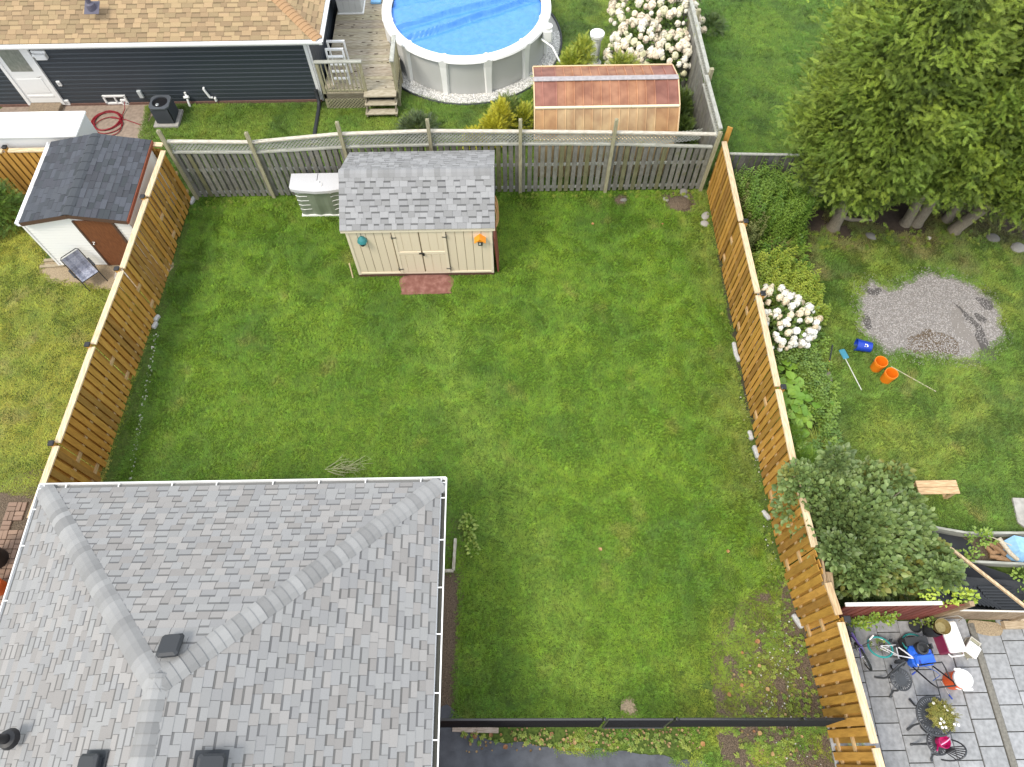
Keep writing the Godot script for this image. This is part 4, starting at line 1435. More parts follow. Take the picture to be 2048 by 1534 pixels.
func white_shed() -> void:
	var h := thing("white_shed", "white clad shed with a brown door and dark slate shingle roof", "shed")
	var x0 := -12.5
	var x1 := -9.74
	var zf := -12.1
	var zb := -14.65
	var ey := 1.93
	var px := -11.04
	var py := 2.19
	var b := MB.new()
	b.box(Vector3((x0 + x1) / 2, 0.94, (zf + zb) / 2), Vector3(x1 - x0, 1.88, zf - zb))
	b.tri(Vector3(x0, 1.88, zf), Vector3(x1, 1.88, zf), Vector3(px, py - 0.04, zf))
	b.tri(Vector3(x1, 1.88, zb), Vector3(x0, 1.88, zb), Vector3(px, py - 0.04, zb))
	var wall := part(h, "wall", b, M.wsiding)
	var y := 0.04
	while y < 2.0:
		var l := x0
		var r := x1
		if y > 1.78:
			l = lerpf(x0, px, maxf(0.0, y + 0.1 - 1.86) / (py - 1.86))
			r = lerpf(x1, px, maxf(0.0, y + 0.1 - 1.86) / (py - 1.86))
		for s in [[l, -11.12], [-10.12, r]]:
			var s1: float = s[1]
			if y > 1.86:
				s1 = r
			if s1 - s[0] < 0.03:
				continue
			var k := MB.new()
			k.quad(Vector3(s[0], y, zf + 0.02), Vector3(s1, y, zf + 0.02), Vector3(s1, y + 0.1, zf + 0.004), Vector3(s[0], y + 0.1, zf + 0.004))
			k.quad(Vector3(s[0], y, zf), Vector3(s1, y, zf), Vector3(s1, y, zf + 0.02), Vector3(s[0], y, zf + 0.02))
			part(wall, "siding_board", k, M.wsiding)
			if y > 1.86:
				break
		if y < 1.82:
			var q := MB.new()
			q.quad(Vector3(x1 + 0.018, y, zf), Vector3(x1 + 0.018, y, zb), Vector3(x1 + 0.003, y + 0.1, zb), Vector3(x1 + 0.003, y + 0.1, zf))
			q.quad(Vector3(x1, y, zf), Vector3(x1, y, zb), Vector3(x1 + 0.018, y, zb), Vector3(x1 + 0.018, y, zf))
			part(wall, "siding_board", q, M.wsiding)
		y += 0.104
	b = MB.new()
	b.box(Vector3(x0 + 0.03, 0.87, zf + 0.012), Vector3(0.06, 1.7, 0.04))
	part(h, "corner_trim", b, M.white)
	b = MB.new()
	b.cbox(Vector3(-10.62, 0.93, zf + 0.015), Vector3(0.92, 1.8, 0.045), 0.006)
	var door := part(h, "door", b, M.brown)
	b = MB.new()
	b.box(Vector3(-11.1, 0.93, zf + 0.02), Vector3(0.05, 1.82, 0.06))
	b.box(Vector3(-10.14, 0.93, zf + 0.02), Vector3(0.05, 1.82, 0.06))
	part(door, "frame", b, M.bronze)
	b = MB.new()
	b.ball(Vector3(-11.0, 0.98, zf + 0.075), Vector3(0.03, 0.03, 0.03))
	b.tube([Vector3(-11.0, 1.06, zf + 0.05), Vector3(-11.0, 1.06, zf + 0.08), Vector3(-10.93, 1.06, zf + 0.08)], 0.01, 5)
	part(door, "handle", b, M.metal)
	# roof, ridge running front to back
	var rz0 := -14.78
	var rz1 := -11.95
	var lx := -12.37
	var rx := -9.66
	var rb := MB.new()
	var pk0 := Vector3(px, py, rz0)
	var pk1 := Vector3(px, py, rz1)
	rb.quad(Vector3(lx, ey, rz0), Vector3(lx, ey, rz1), pk1, pk0)
	rb.quad(Vector3(rx, ey, rz1), Vector3(rx, ey, rz0), pk0, pk1)
	rb.quad(Vector3(lx, ey - 0.03, rz1), Vector3(lx, ey - 0.03, rz0), pk0 - Vector3.UP * 0.03, pk1 - Vector3.UP * 0.03)
	rb.quad(Vector3(rx, ey - 0.03, rz0), Vector3(rx, ey - 0.03, rz1), pk1 - Vector3.UP * 0.03, pk0 - Vector3.UP * 0.03)
	var roof := part(h, "roof", rb, mat(Color(0.03, 0.033, 0.04), 0.95))
	var tone := func(i: int, k: int) -> Color:
		var t := 0.055 + 0.038 * i / (k - 1.0)
		return Color(t * 0.92, t, t * 1.2)
	var tabs := tab_set(tone, 0.142, 0.85)
	var list := []
	var lu := Vector3(px - lx, py - ey, 0)
	var ru := Vector3(px - rx, py - ey, 0)
	lay_tabs(list, Vector3(lx, ey, rz0), Vector3.BACK, lu.normalized(), lu.length() - 0.05, func(_s): return Vector2(0, rz1 - rz0), 0.142, 0.2, 0.34, tabs)
	lay_tabs(list, Vector3(rx, ey, rz1), Vector3.FORWARD, ru.normalized(), ru.length() - 0.05, func(_s): return Vector2(0, rz1 - rz0), 0.142, 0.2, 0.34, tabs)
	place_tabs(roof, list, M.shingle)
	lay_caps(roof, pk1, pk0, Vector3(-lu.y, lu.x, 0).normalized(), Vector3(lu.y, lu.x, 0).normalized(), 0.14, 0.3, func(_i, _k): return Color(0.066, 0.072, 0.086), M.shingle)
	b = MB.new()
	b.bar(Vector3(lx, ey - 0.06, rz1 - 0.012), pk1 + Vector3(0, -0.06, -0.012), 0.025, 0.12, Vector3.UP)
	b.bar(Vector3(rx, ey - 0.06, rz1 - 0.012), pk1 + Vector3(0, -0.06, -0.012), 0.025, 0.12, Vector3.UP)
	part(h, "bargeboard", b, M.bronze)
	b = MB.new()
	b.box(Vector3(rx + 0.012, ey - 0.05, (rz0 + rz1) / 2), Vector3(0.025, 0.1, rz1 - rz0))
	part(h, "fascia", b, M.redtrim)
	gutter(h, Vector3(lx, ey - 0.01, rz1), Vector3(lx, ey - 0.01, rz0), Vector3.LEFT, M.white, 0.9)
	b = MB.new()
	b.tube([Vector3(x1 + 0.06, 1.35, -13.2), Vector3(x1 + 0.12, 1.42, -13.1), Vector3(x1 + 0.12, 1.38, -12.95), Vector3(x1 + 0.06, 1.3, -12.95)], 0.03, 7)
	part(h, "wall_lamp", b, mat(Color(0.25, 0.015, 0.02), 0.4))
	# pale box shed behind the short fence
	var c := thing("flat_roof_shed", "pale storage shed with a flat white roof at far left", "shed")
	b = MB.new()
	b.box(Vector3(-14.2, 0.97, -15.4), Vector3(4.9, 1.94, 0.9))
	part(c, "wall", b, mat(Color(0.62, 0.63, 0.64), 0.6))
	b = MB.new()
	for i in 3:
		b.cbox(Vector3(-14.2, 1.975 + 0.004 * i, -15.72 + 0.325 * i), Vector3(4.98, 0.05, 0.32), 0.008)
	part(c, "roof", b, mat(Color(0.9, 0.9, 0.9), 0.5))
	b = MB.new()
	b.box(Vector3(-11.735, 0.75, -15.3), Vector3(0.012, 0.5, 0.3))
	part(c, "side_hatch", b, mat(Color(0.5, 0.34, 0.06), 0.7, M.cloudy, Vector3(2, 2, 2)))


func metal_shed() -> void:
	var h := thing("metal_shed", "low metal shed with a rust orange ribbed roof behind the weathered fence", "shed")
	var x0 := 0.75
	var x1 := 4.72
	# profile across the shed (z, y)
	var pf := [Vector2(-15.1, 1.4), Vector2(-15.6, 2.08), Vector2(-16.4, 2.36), Vector2(-17.25, 2.08)]
	var b := MB.new()
	b.box(Vector3((x0 + x1) / 2, 0.72, -16.25), Vector3(x1 - x0 - 0.1, 1.44, 2.4))
	for x in [x0 + 0.06, x1 - 0.06]:
		b.quad(Vector3(x, 1.44, pf[0].x), Vector3(x, 1.44, -17.4), Vector3(x, pf[3].y - 0.02, pf[3].x), Vector3(x, pf[1].y - 0.02, pf[1].x))
		b.tri(Vector3(x, pf[1].y - 0.02, pf[1].x), Vector3(x, pf[3].y - 0.02, pf[3].x), Vector3(x, pf[2].y - 0.02, pf[2].x))
	part(h, "wall", b, mat(Color(0.6, 0.45, 0.25), 0.6))
	var ws := [0.22, 0.35]
	for i in 11:
		ws.append(0.233)
	ws.append(0.34)
	ws.append(0.26)
	var cr := noise_tex(41, 0.012, Color(0.6, 0.5, 0.48), Color(1, 1, 1), 0.5, FastNoiseLite.TYPE_SIMPLEX_SMOOTH, 5, 256)
	var mo := mat(Color(1, 1, 1), 0.55, cr, Vector3(0.5, 0.5, 0.5))
	for s in 3:
		var x := x0
		for i in ws.size():
			var w: float = ws[i] * (x1 - x0) / 3.743
			var t: float = 1.0 if i < 2 or i > 12 else rr(0.2, 0.55)
			var k := MB.new()
			if s == 0:
				k.col = Color(0.52, 0.4, 0.225).lerp(Color(0.45, 0.25, 0.11), t * 0.8)
			else:
				k.col = Color(0.41, 0.205, 0.095).lerp(Color(0.28, 0.12, 0.085), t)
			var a: Vector2 = pf[s]
			var c: Vector2 = pf[s + 1]
			var up := Vector3(0, c.y - a.y, c.x - a.x)
			var nn := Vector3(1, 0, 0).cross(up).normalized()
			var p := Vector3(x, a.y, a.x)
			k.quad(p, p + Vector3(w, 0, 0), p + Vector3(w, 0, 0) + up, p + up)
			var q := p + Vector3(w, 0, 0)
			k.col = k.col * 1.3
			k.bar(q + nn * 0.01, q + up + nn * 0.01, 0.026, 0.028, nn)
			part(h, "roof_panel", k, mo)
			x += w
	b = MB.new()
	b.box(Vector3((x0 + x1) / 2, pf[2].y + 0.012, pf[2].x), Vector3(x1 - x0 + 0.04, 0.02, 0.17))
	part(h, "ridge_strip", b, mat(Color(0.4, 0.37, 0.38), 0.45, M.cloudy, Vector3(1, 1, 1)))
	for i in 3:
		b = MB.new()
		b.box(Vector3(x0 + (x1 - x0) * (i + 0.5) / 3.0, pf[1].y + 0.015, pf[1].x + 0.01), Vector3((x1 - x0) / 3.0 - 0.008, 0.035, 0.07))
		part(h, "seam_strip", b, mat(Color(0.72, 0.64, 0.44), 0.5))
	b = MB.new()
	for x in [x0 - 0.01, x1 + 0.01]:
		for s in 3:
			b.bar(Vector3(x, pf[s].y, pf[s].x), Vector3(x, pf[s + 1].y, pf[s + 1].x), 0.03, 0.05)
	b.box(Vector3((x0 + x1) / 2, pf[3].y, pf[3].x - 0.02), Vector3(x1 - x0, 0.05, 0.04))
	part(h, "edge_trim", b, mat(Color(0.66, 0.48, 0.28), 0.5))


func stones(parent: Node, called: String, spot: Callable, k: int, s0: float, s1: float, tint: Callable) -> MultiMeshInstance3D:
	var b := MB.new()
	b.ball(Vector3.ZERO, Vector3(1, 0.62, 0.8), 0.5, fn, 4, 6)
	var xs := []
	var cs := []
	while xs.size() < k:
		var p: Vector3 = spot.call()
		if p.y < -1.0:
			k -= 1
			continue
		var s := rr(s0, s1)
		xs.append(Transform3D(Basis.from_euler(Vector3(rr(-0.4, 0.4), rr(0, TAU), rr(-0.4, 0.4))).scaled(Vector3(s, s, s)), p))
		cs.append(tint.call())
	return scatter(parent, called, b.mesh(), M.matte, xs, cs)


func pool() -> void:
	var c := Vector3(-1.27, 0, -21.3)
	var R := 2.62
	var h := thing("swimming_pool", "round above ground pool with white rim and blue cover", "pool")
	var k := 12
	var hw := 1.22
	var wm := mat(Color(0.52, 0.525, 0.515), 0.5)
	for i in k:
		var a0 := TAU * (i + 0.5) / k
		var b := MB.new()
		for j in 6:
			var t0 := a0 + TAU / k * j / 6.0
			var t1 := a0 + TAU / k * (j + 1) / 6.0
			var p := c + Vector3(sin(t0), 0, cos(t0)) * R
			var q := c + Vector3(sin(t1), 0, cos(t1)) * R
			var np := (p - c).normalized()
			var nq := (q - c).normalized()
			var u := Vector3.UP * hw
			b.stri(p, np, q, nq, q + u, nq)
			b.stri(p, np, q + u, nq, p + u, np)
			var ip := p - np * 0.02
			var iq := q - nq * 0.02
			b.stri(ip + u, -np, iq + u, -nq, iq, -nq)
			b.stri(ip + u, -np, iq, -nq, ip, -np)
		part(h, "wall_panel", b, wm)
		# upright
		var d := Vector3(sin(a0), 0, cos(a0))
		var x := Vector3(d.z, 0, -d.x)
		var ub := MB.new()
		for s in [[0.0, 0.1, 0.085], [0.62, 0.115, 0.075], [1.2, 0.15, 0.1]]:
			pass
		var lv := []
		for s in [[0.0, 0.11, 0.1], [0.5, 0.12, 0.09], [1.0, 0.145, 0.1], [1.24, 0.18, 0.13]]:
			var o: Vector3 = c + d * R + Vector3.UP * float(s[0])
			lv.append([o - x * s[1], o - x * float(s[1]) * 0.7 + d * s[2], o + x * float(s[1]) * 0.7 + d * s[2], o + x * s[1]])
		for l in 3:
			for j in 3:
				ub.quad(lv[l][j], lv[l][j + 1], lv[l + 1][j + 1], lv[l + 1][j])
		part(h, "upright", ub, M.bright)
		# rim rail, one length between two uprights
		var rb := MB.new()
		for j in 6:
			var t0 := a0 + TAU / k * (j / 6.0) + (0.012 if j == 0 else 0.0)
			var t1 := a0 + TAU / k * ((j + 1) / 6.0) - (0.012 if j == 5 else 0.0)
			var pr := [Vector2(R - 0.2, 1.23), Vector2(R - 0.17, 1.285), Vector2(R - 0.03, 1.3), Vector2(R + 0.1, 1.27), Vector2(R + 0.125, 1.2)]
			for m in 4:
				var f := func(t: float, v: Vector2) -> Vector3: return c + Vector3(sin(t) * v.x, v.y, cos(t) * v.x)
				rb.quad(f.call(t0, pr[m + 1]), f.call(t1, pr[m + 1]), f.call(t1, pr[m]), f.call(t0, pr[m]))
		part(h, "rim", rb, M.bright)
		var jb := MB.new()
		jb.cbox(c + d * (R - 0.04) + Vector3.UP * 1.28, Vector3(0.13, 0.07, 0.34), 0.03, Basis(x, Vector3.UP, x.cross(Vector3.UP)))
		part(h, "joint_cap", jb, M.bright)
	# blue bubble cover floating on the water, pulled into folds
	var cover := MB.new()
	var n := 190
	var hf := func(x: float, z: float) -> float:
		var y := fn.get_noise_2d(x * 60 + fn.get_noise_2d(x * 30, z * 30) * 60, z * 60) * 0.02 + fn.get_noise_2d(x * 22, z * 40 + 300) * 0.022
		for q in [[-0.10, 0.42, 0.9], [0.5, 0.47, 1.0], [-0.95, 0.2, 0.35]]:
			var e: float = z - (q[0] - (x - 0.0) * float(q[1]) + fn.get_noise_2d(x * 20, q[0] * 100) * 0.12)
			y += 0.13 * float(q[2]) * exp(-e * e / 0.006) - 0.05 * exp(-(e - 0.17) * (e - 0.17) / 0.014)
		return y
	var rad := R - 0.19
	for r in n / 2:
		for j in n:
			var f := func(rr_: float, t: float) -> Vector3:
				var x := sin(t) * rr_
				var z := cos(t) * rr_
				return c + Vector3(x, 1.13 + hf.call(x, z), z)
			var r0 := rad * r / (n / 2.0)
			var r1 := rad * (r + 1) / (n / 2.0)
			var t0 := TAU * j / n
			var t1 := TAU * (j + 1) / n
			cover.quad(f.call(r0, t0), f.call(r1, t0), f.call(r1, t1), f.call(r0, t1))
	var rip := noise_tex(51, 0.012, Color(0, 0, 0), Color(1, 1, 1), 0.5, FastNoiseLite.TYPE_SIMPLEX_SMOOTH, 4, 512)
	var cm := bump(mat(Color(0.085, 0.28, 0.76), 0.35, noise_tex(52, 0.015, Color(0.8, 0.86, 0.92), Color(1, 1, 1)), Vector3(0.45, 0.45, 0.45)), rip, 1.2)
	var cv := thing("pool_cover", "blue creased solar cover lying on the round pool", "pool cover")
	part(cv, "sheet", cover, cm)
	var sk := MB.new()
	var sd := Vector3(sin(1.15), 0, cos(1.15))
	sk.cbox(c + sd * (R + 0.2) + Vector3.UP * 1.05, Vector3(0.3, 0.4, 0.32), 0.04)
	sk.lathe([Vector2(0.14, 0.0), Vector2(0.14, 0.06), Vector2(0, 0.07)], 12, c + sd * (R + 0.22) + Vector3.UP * 1.27)
	part(h, "skimmer", sk, M.bright)
	var hs := MB.new()
	hs.tube([c + sd * (R + 0.2) + Vector3(-0.2, 1.0, 0.2), c + sd * (R + 0.35) + Vector3(0, 0.95, 0.45), c + sd * (R + 0.5) + Vector3(0.15, 0.6, 0.75), c + sd * (R + 0.5) + Vector3(0.1, 0.1, 0.9)], 0.03, 7)
	part(h, "pool_hose", hs, M.bright)
	# white stones round the foot, held by a black edging
	var ring := MB.new()
	for j in 72:
		var t0 := TAU * j / 72
		var t1 := TAU * (j + 1) / 72
		ring.quad(c + Vector3(sin(t0), 0, cos(t0)) * (R + 0.5) + Vector3.UP * 0.012, c + Vector3(sin(t1), 0, cos(t1)) * (R + 0.5) + Vector3.UP * 0.012, c + Vector3(sin(t1), 0, cos(t1)) * (R - 0.1) + Vector3.UP * 0.012, c + Vector3(sin(t0), 0, cos(t0)) * (R - 0.1) + Vector3.UP * 0.012)
	setting("gravel_ring", ring, mat(Color(0.45, 0.44, 0.41), 0.95, M.speck, Vector3(4, 4, 4)))
	var gr := stones(self, "pool_gravel", func() -> Vector3:
		var a := rr(-1.7, 1.7)
		return c + Vector3(sin(a), 0, cos(a)) * rr(R + 0.02, R + 0.48) + Vector3.UP * 0.016, 7000, 0.012, 0.03, func() -> Color:
		var t := rr(0.4, 0.85)
		return Color(t, t * 0.98, t * 0.94))
	gr.set_meta("label", "white pebbles in a ring round the foot of the pool")
	var ed := MB.new()
	var ps := []
	for j in 73:
		var t := TAU * j / 72
		ps.append(c + Vector3(sin(t), 0, cos(t)) * (R + 0.51) + Vector3.UP * 0.03)
	ed.tube(ps, 0.035, 6, false)
	part(thing("garden_edging", "black plastic edging round the white pool pebbles", "edging"), "strip", ed, M.dark)


func deck() -> void:
	var h := thing("deck", "weathered wooden deck with steps between the dark house and the pool", "deck")
	var x0 := -5.68
	var x1 := -3.42
	var y := 0.6
	var z := -18.2
	var i := 0
	while z > -24.5:
		var r := -3.42
		var w := 0.138
		if z < -19.2:
			var dz := z + 21.3
			r = minf(r, -1.27 - sqrt(maxf(0.0, 2.62 * 2.62 - dz * dz)) - 0.06)
		var b := MB.new()
		var t := rr(0.75, 1.15)
		b.col = Color(t, t * rr(0.96, 1.02), t * rr(0.9, 1.0))
		b.cbox(Vector3((x0 + r) / 2, y - 0.015, z), Vector3(r - x0, 0.032, w), 0.005)
		if i % 3 != 2:
			for k in 3:
				b.col = Color(0.25, 0.2, 0.15) * rr(0.6, 1.0)
				b.ball(Vector3(rr(x0 + 0.1, r - 0.1), y + 0.0005, z + rr(-0.04, 0.04)), Vector3(rr(0.03, 0.11), 0.0025, rr(0.012, 0.03)), 0, null, 3, 7)
		part(h, "deck_board", b, M.deck)
		z -= 0.145
		i += 1
	# steps
	for s in [[0.6, -18.05, 0.3], [0.4, -17.92, 0.24], [0.2, -17.74, 0.24]]:
		var b := MB.new()
		var t := rr(0.9, 1.15)
		b.col = Color(t, t, t * 0.96)
		b.cbox(Vector3(-3.93, s[0] - 0.02 if s[0] < 0.6 else 0.612, s[1]), Vector3(1.0, 0.04, s[2]), 0.006)
		part(h, "step", b, M.deck)
	var sb := MB.new()
	for x in [-4.38, -3.48]:
		sb.bar(Vector3(x, 0.5, -18.1), Vector3(x, 0.05, -17.68), 0.04, 0.2)
	sb.box(Vector3(-4.55, 0.48, -18.13), Vector3(2.3, 0.18, 0.03))
	sb.box(Vector3(-3.44, 0.48, -18.9), Vector3(0.03, 0.18, 1.4))
	part(h, "joist", sb, mat(Color(0.22, 0.2, 0.15), 0.9, M.grain, Vector3(0.4, 3, 3)))
	var dk := MB.new()
	dk.box(Vector3(-4.55, 0.2, -21.4), Vector3(2.0, 0.4, 6.2))
	part(h, "underside", dk, M.dark)
	lattice_panel(h, Vector3(-5.66, 0.04, -18.1), Vector3(-4.45, 0.04, -18.1), 0.36, 0.36, M.post)
	lattice_panel(h, Vector3(-3.41, 0.04, -18.15), Vector3(-3.41, 0.04, -19.2), 0.36, 0.36, M.post)
	# railings
	for p in [Vector3(-5.66, 0, -18.16), Vector3(-4.38, 0, -18.16), Vector3(-3.42, 0, -18.2), Vector3(-3.42, 0, -19.25)]:
		var b := MB.new()
		b.box(p + Vector3(0, 0.83, 0), Vector3(0.09, 1.66, 0.09))
		part(h, "post", b, M.post)
	var rl := MB.new()
	rl.cbox(Vector3(-5.02, 1.68, -18.16), Vector3(1.42, 0.04, 0.13), 0.01)
	part(h, "handrail", rl, M.old_x)
	rl = MB.new()
	rl.cbox(Vector3(-3.42, 1.68, -18.72), Vector3(0.13, 0.04, 1.2), 0.01)
	part(h, "handrail", rl, M.old_rail)
	for k in 9:
		var b := MB.new()
		b.box(Vector3(-5.55 + k * 0.133, 1.13, -18.16), Vector3(0.034, 1.06, 0.034))
		part(h, "baluster", b, M.post)
	for k in 8:
		var b := MB.new()
		b.box(Vector3(-3.42, 1.13, -18.33 - k * 0.118), Vector3(0.034, 1.06, 0.034))
		part(h, "baluster", b, M.post)
	rl = MB.new()
	rl.box(Vector3(-5.02, 0.66, -18.16), Vector3(1.3, 0.05, 0.04))
	part(h, "bottom_rail", rl, M.post)
	# white pool ladder standing on the deck
	var l := thing("pool_ladder", "white plastic pool ladder standing on the deck by the railing", "ladder")
	var b := MB.new()
	for f in [[-18.62, 0.62, 0.5], [-18.98, -0.3, 0.42]]:
		var zz: float = f[0]
		var lean: float = f[1] * 0.2
		for x in [-5.4, -4.9]:
			b.bar(Vector3(x, 0.61, zz + lean), Vector3(x, 1.75, zz), 0.05, 0.05)
		b.bar(Vector3(-5.425, 1.75, zz), Vector3(-4.875, 1.75, zz), 0.055, 0.055)
	part(l, "frame", b, M.white)
	for k in 4:
		b = MB.new()
		b.box(Vector3(-5.15, 0.82 + k * 0.24, -18.5 - k * 0.02), Vector3(0.46, 0.035, 0.1))
		part(l, "rung", b, M.white)
	var q := thing("deck_cabinet", "pale grey resin cabinet on the far end of the deck", "cabinet")
	b = MB.new()
	b.cbox(Vector3(-5.2, 1.05, -22.35), Vector3(0.82, 0.9, 0.8), 0.02)
	part(q, "body", b, mat(Color(0.55, 0.56, 0.55), 0.5))
	for k in 4:
		b = MB.new()
		b.cbox(Vector3(-5.5 + k * 0.2, 1.03, -21.945), Vector3(0.19, 0.8, 0.02), 0.005)
		part(q, "front_board", b, mat(Color(0.6, 0.61, 0.6), 0.5))
	b = MB.new()
	b.cbox(Vector3(-5.2, 0.62, -22.34), Vector3(0.88, 0.05, 0.86), 0.01)
	part(q, "base", b, M.bright)
	var tr := thing("blue_tray", "light blue plastic tray at the pool edge on the deck", "tray")
	b = MB.new()
	b.cbox(Vector3(-4.391, 0.65, -22.526), Vector3(0.35, 0.08, 0.2), 0.02)
	part(tr, "tray", b, mat(Color(0.2, 0.45, 0.75), 0.5))


func air_conditioner() -> void:
	var u := thing("air_conditioner", "dark grey air conditioner unit on a concrete pad by the dark house", "air conditioner", Vector3(-10.66, 0, -17.76))
	u.scale = Vector3(0.78, 0.84, 0.78)
	var b := MB.new()
	b.cbox(Vector3(0.0, 0.05, 0.02), Vector3(0.98, 0.1, 0.98), 0.01)
	part(u, "pad", b, M.concrete)
	b = MB.new()
	b.cbox(Vector3(0, 0.43, 0), Vector3(0.7, 0.66, 0.7), 0.05)
	part(u, "core", b, M.black)
	var cm := mat(Color(0.045, 0.052, 0.062), 0.5)
	for k in 13:
		var l := MB.new()
		for s in 4:
			var d := Vector3.BACK.rotated(Vector3.UP, s * PI / 2)
			var x := Vector3(d.z, 0, -d.x)
			var o := d * 0.36 + Vector3.UP * (0.14 + k * 0.047)
			l.quad(o - x * 0.34 + d * 0.018, o + x * 0.34 + d * 0.018, o + x * 0.34 + Vector3.UP * 0.036, o - x * 0.34 + Vector3.UP * 0.036)
		part(u, "louvre", l, cm)
	b = MB.new()
	var oct := []
	var inn := []
	for i in 32:
		var a := TAU * i / 32
		var d := Vector3(sin(a), 0, cos(a))
		var m := minf(0.39 / maxf(absf(d.x), absf(d.z)), 0.47)
		oct.append(d * m + Vector3.UP * 0.8)
		inn.append(d * 0.3 + Vector3.UP * 0.81)
	for i in 32:
		var j := (i + 1) % 32
		b.quad(oct[i], oct[j], inn[j], inn[i])
		b.quad(oct[i] - Vector3.UP * 0.06, oct[j] - Vector3.UP * 0.06, oct[j], oct[i])
		b.quad(inn[i], inn[j], inn[j] - Vector3.UP * 0.14, inn[i] - Vector3.UP * 0.14)
	part(u, "top_panel", b, mat(Color(0.09, 0.1, 0.115), 0.45))
	b = MB.new()
	for i in 5:
		var a := TAU * i / 5
		var d := Vector3(sin(a), 0, cos(a))
		var x := Vector3(d.z, 0, -d.x)
		b.quad(d * 0.06 - x * 0.03 + Vector3.UP * 0.7, d * 0.28 - x * 0.09 + Vector3.UP * 0.69, d * 0.28 + x * 0.07 + Vector3.UP * 0.73, d * 0.06 + x * 0.03 + Vector3.UP * 0.73)
	part(u, "fan", b, M.dark)
	b = MB.new()
	b.lathe([Vector2(0.075, 0.7), Vector2(0.075, 0.77), Vector2(0.05, 0.79), Vector2(0, 0.79)], 12, Vector3(-0.1, 0, 0.1))
	part(u, "fan_motor", b, mat(Color(0.5, 0.53, 0.55), 0.35, null, Vector3.ONE, 0.4))
	b = MB.new()
	for r in [0.1, 0.16, 0.22, 0.28]:
		var ps := []
		for i in 33:
			ps.append(Vector3(sin(TAU * i / 32) * r, 0.815, cos(TAU * i / 32) * r))
		b.tube(ps, 0.003, 4, false)
	part(u, "fan_guard", b, M.black)
	var pb := MB.new()
	pb.tube([Vector3(-0.75, 0.35, -0.62), Vector3(-0.75, 0.12, -0.5), Vector3(-0.65, 0.05, -0.3), Vector3(-0.45, 0.12, -0.2), Vector3(-0.34, 0.2, -0.2)], 0.028, 7)
	part(u, "insulated_pipe", pb, M.black)
	pb = MB.new()
	pb.tube([Vector3(-0.68, 0.35, -0.62), Vector3(-0.6, 0.2, -0.45), Vector3(-0.36, 0.22, -0.26)], 0.012, 6)
	part(u, "cable", pb, mat(Color(0.4, 0.42, 0.42), 0.5))
	var hs := thing("garden_hose", "dark red garden hose coiled on the ground by the pale shed", "hose")
	pb = MB.new()
	var pts := [Vector3(-12.12, 0.2, -18.36), Vector3(-12.14, 0.06, -18.2)]
	var c := Vector3(-12.62, 0, -17.72)
	for i in 170:
		var a := i * 0.27
		var w := fn.get_noise_1d(i * 3.0)
		var rx := 0.42 + 0.1 * w + 0.05 * sin(i * 0.05)
		var rz := 0.4 + 0.1 * fn.get_noise_1d(i * 3.0 + 500)
		var o := Vector3(0.14, 0, 0.28) * clampf((i - 120) / 30.0, 0, 1)
		pts.append(c + o + Vector3(cos(a) * rx + 0.05 * w, 0.016 + 0.012 * int(a / TAU) * (0.6 if i < 120 else 0.3), -sin(a) * rz))
	pts.append(Vector3(-12.0, 0.02, -17.75))
	pts.append(Vector3(-11.5, 0.02, -17.52))
	pb.tube(pts, 0.014, 6)
	part(hs, "tube", pb, mat(Color(0.25, 0.012, 0.022), 0.45))
	var pl := thing("white_column", "white round pipe column with flared top behind the metal shed", "column", Vector3(2.878, 0, -19.999))
	pb = MB.new()
	pb.lathe([Vector2(0.23, 0), Vector2(0.23, 0.08), Vector2(0.19, 0.12), Vector2(0.15, 0.18), Vector2(0.14, 0.92), Vector2(0.18, 0.95), Vector2(0.18, 1.04), Vector2(0.23, 1.07), Vector2(0.23, 1.15), Vector2(0.15, 1.19), Vector2(0.0, 1.19)], 20)
	part(pl, "shaft", pb, M.white)




func leaf_mesh(l: float, w: float, fold := 0.25) -> ArrayMesh:
	var b := MB.new()
	var z0 := Vector3.ZERO
	var pts := [[0.0, 0.0], [0.25, 0.42], [0.55, 0.5], [0.82, 0.28], [1.0, 0.0]]
	for i in 4:
		var a: Array = pts[i]
		var c: Array = pts[i + 1]
		var y0 := -pow(a[0], 2) * 0.18 * l
		var y1 := -pow(c[0], 2) * 0.18 * l
		for s in [1.0, -1.0]:
			var p0 := Vector3(0, y0, a[0] * l)
			var p1 := Vector3(0, y1, c[0] * l)
			var q0 := Vector3(s * a[1] * w, y0 + a[1] * w * fold, a[0] * l)
			var q1 := Vector3(s * c[1] * w, y1 + c[1] * w * fold, c[0] * l)
			if s > 0:
				b.quad(p0, p1, q1, q0) if i > 0 and i < 3 else (b.tri(p0, p1, q1) if i == 0 else b.tri(p0, p1, q0))
			else:
				b.quad(p1, p0, q0, q1) if i > 0 and i < 3 else (b.tri(p1, p0, q1) if i == 0 else b.tri(p1, p0, q0))
	return b.mesh()


# flat fan of scale leaves, as on a white cedar
func spray_mesh() -> ArrayMesh:
	var b := MB.new()
	var n := 8
	for i in n:
		var t := (i + 0.5) / n
		var o := Vector3(0, -0.05 * t * t, 0.26 * t)
		for s in [-1.0, 1.0]:
			var l := 0.12 * (1.0 - t * 0.6) * rr(0.7, 1.25)
			var d := Vector3(s * rr(0.6, 0.95), rr(-0.45, 0.25), 0.85).normalized()
			var w := d.cross(Vector3.UP).normalized() * 0.0085
			var g := rr(0.7, 1.3)
			b.col = Color(g * rr(0.92, 1.15), g, g)
			var m := o + d * l * 0.55
			b.tri(o, m + w, o + d * l)
			b.tri(o, o + d * l, m - w)
	b.col = Color(1.1, 1.05, 0.8)
	b.tri(Vector3(-0.008, 0, 0), Vector3(0.008, 0, 0), Vector3(0, -0.06, 0.33))
	return b.mesh()


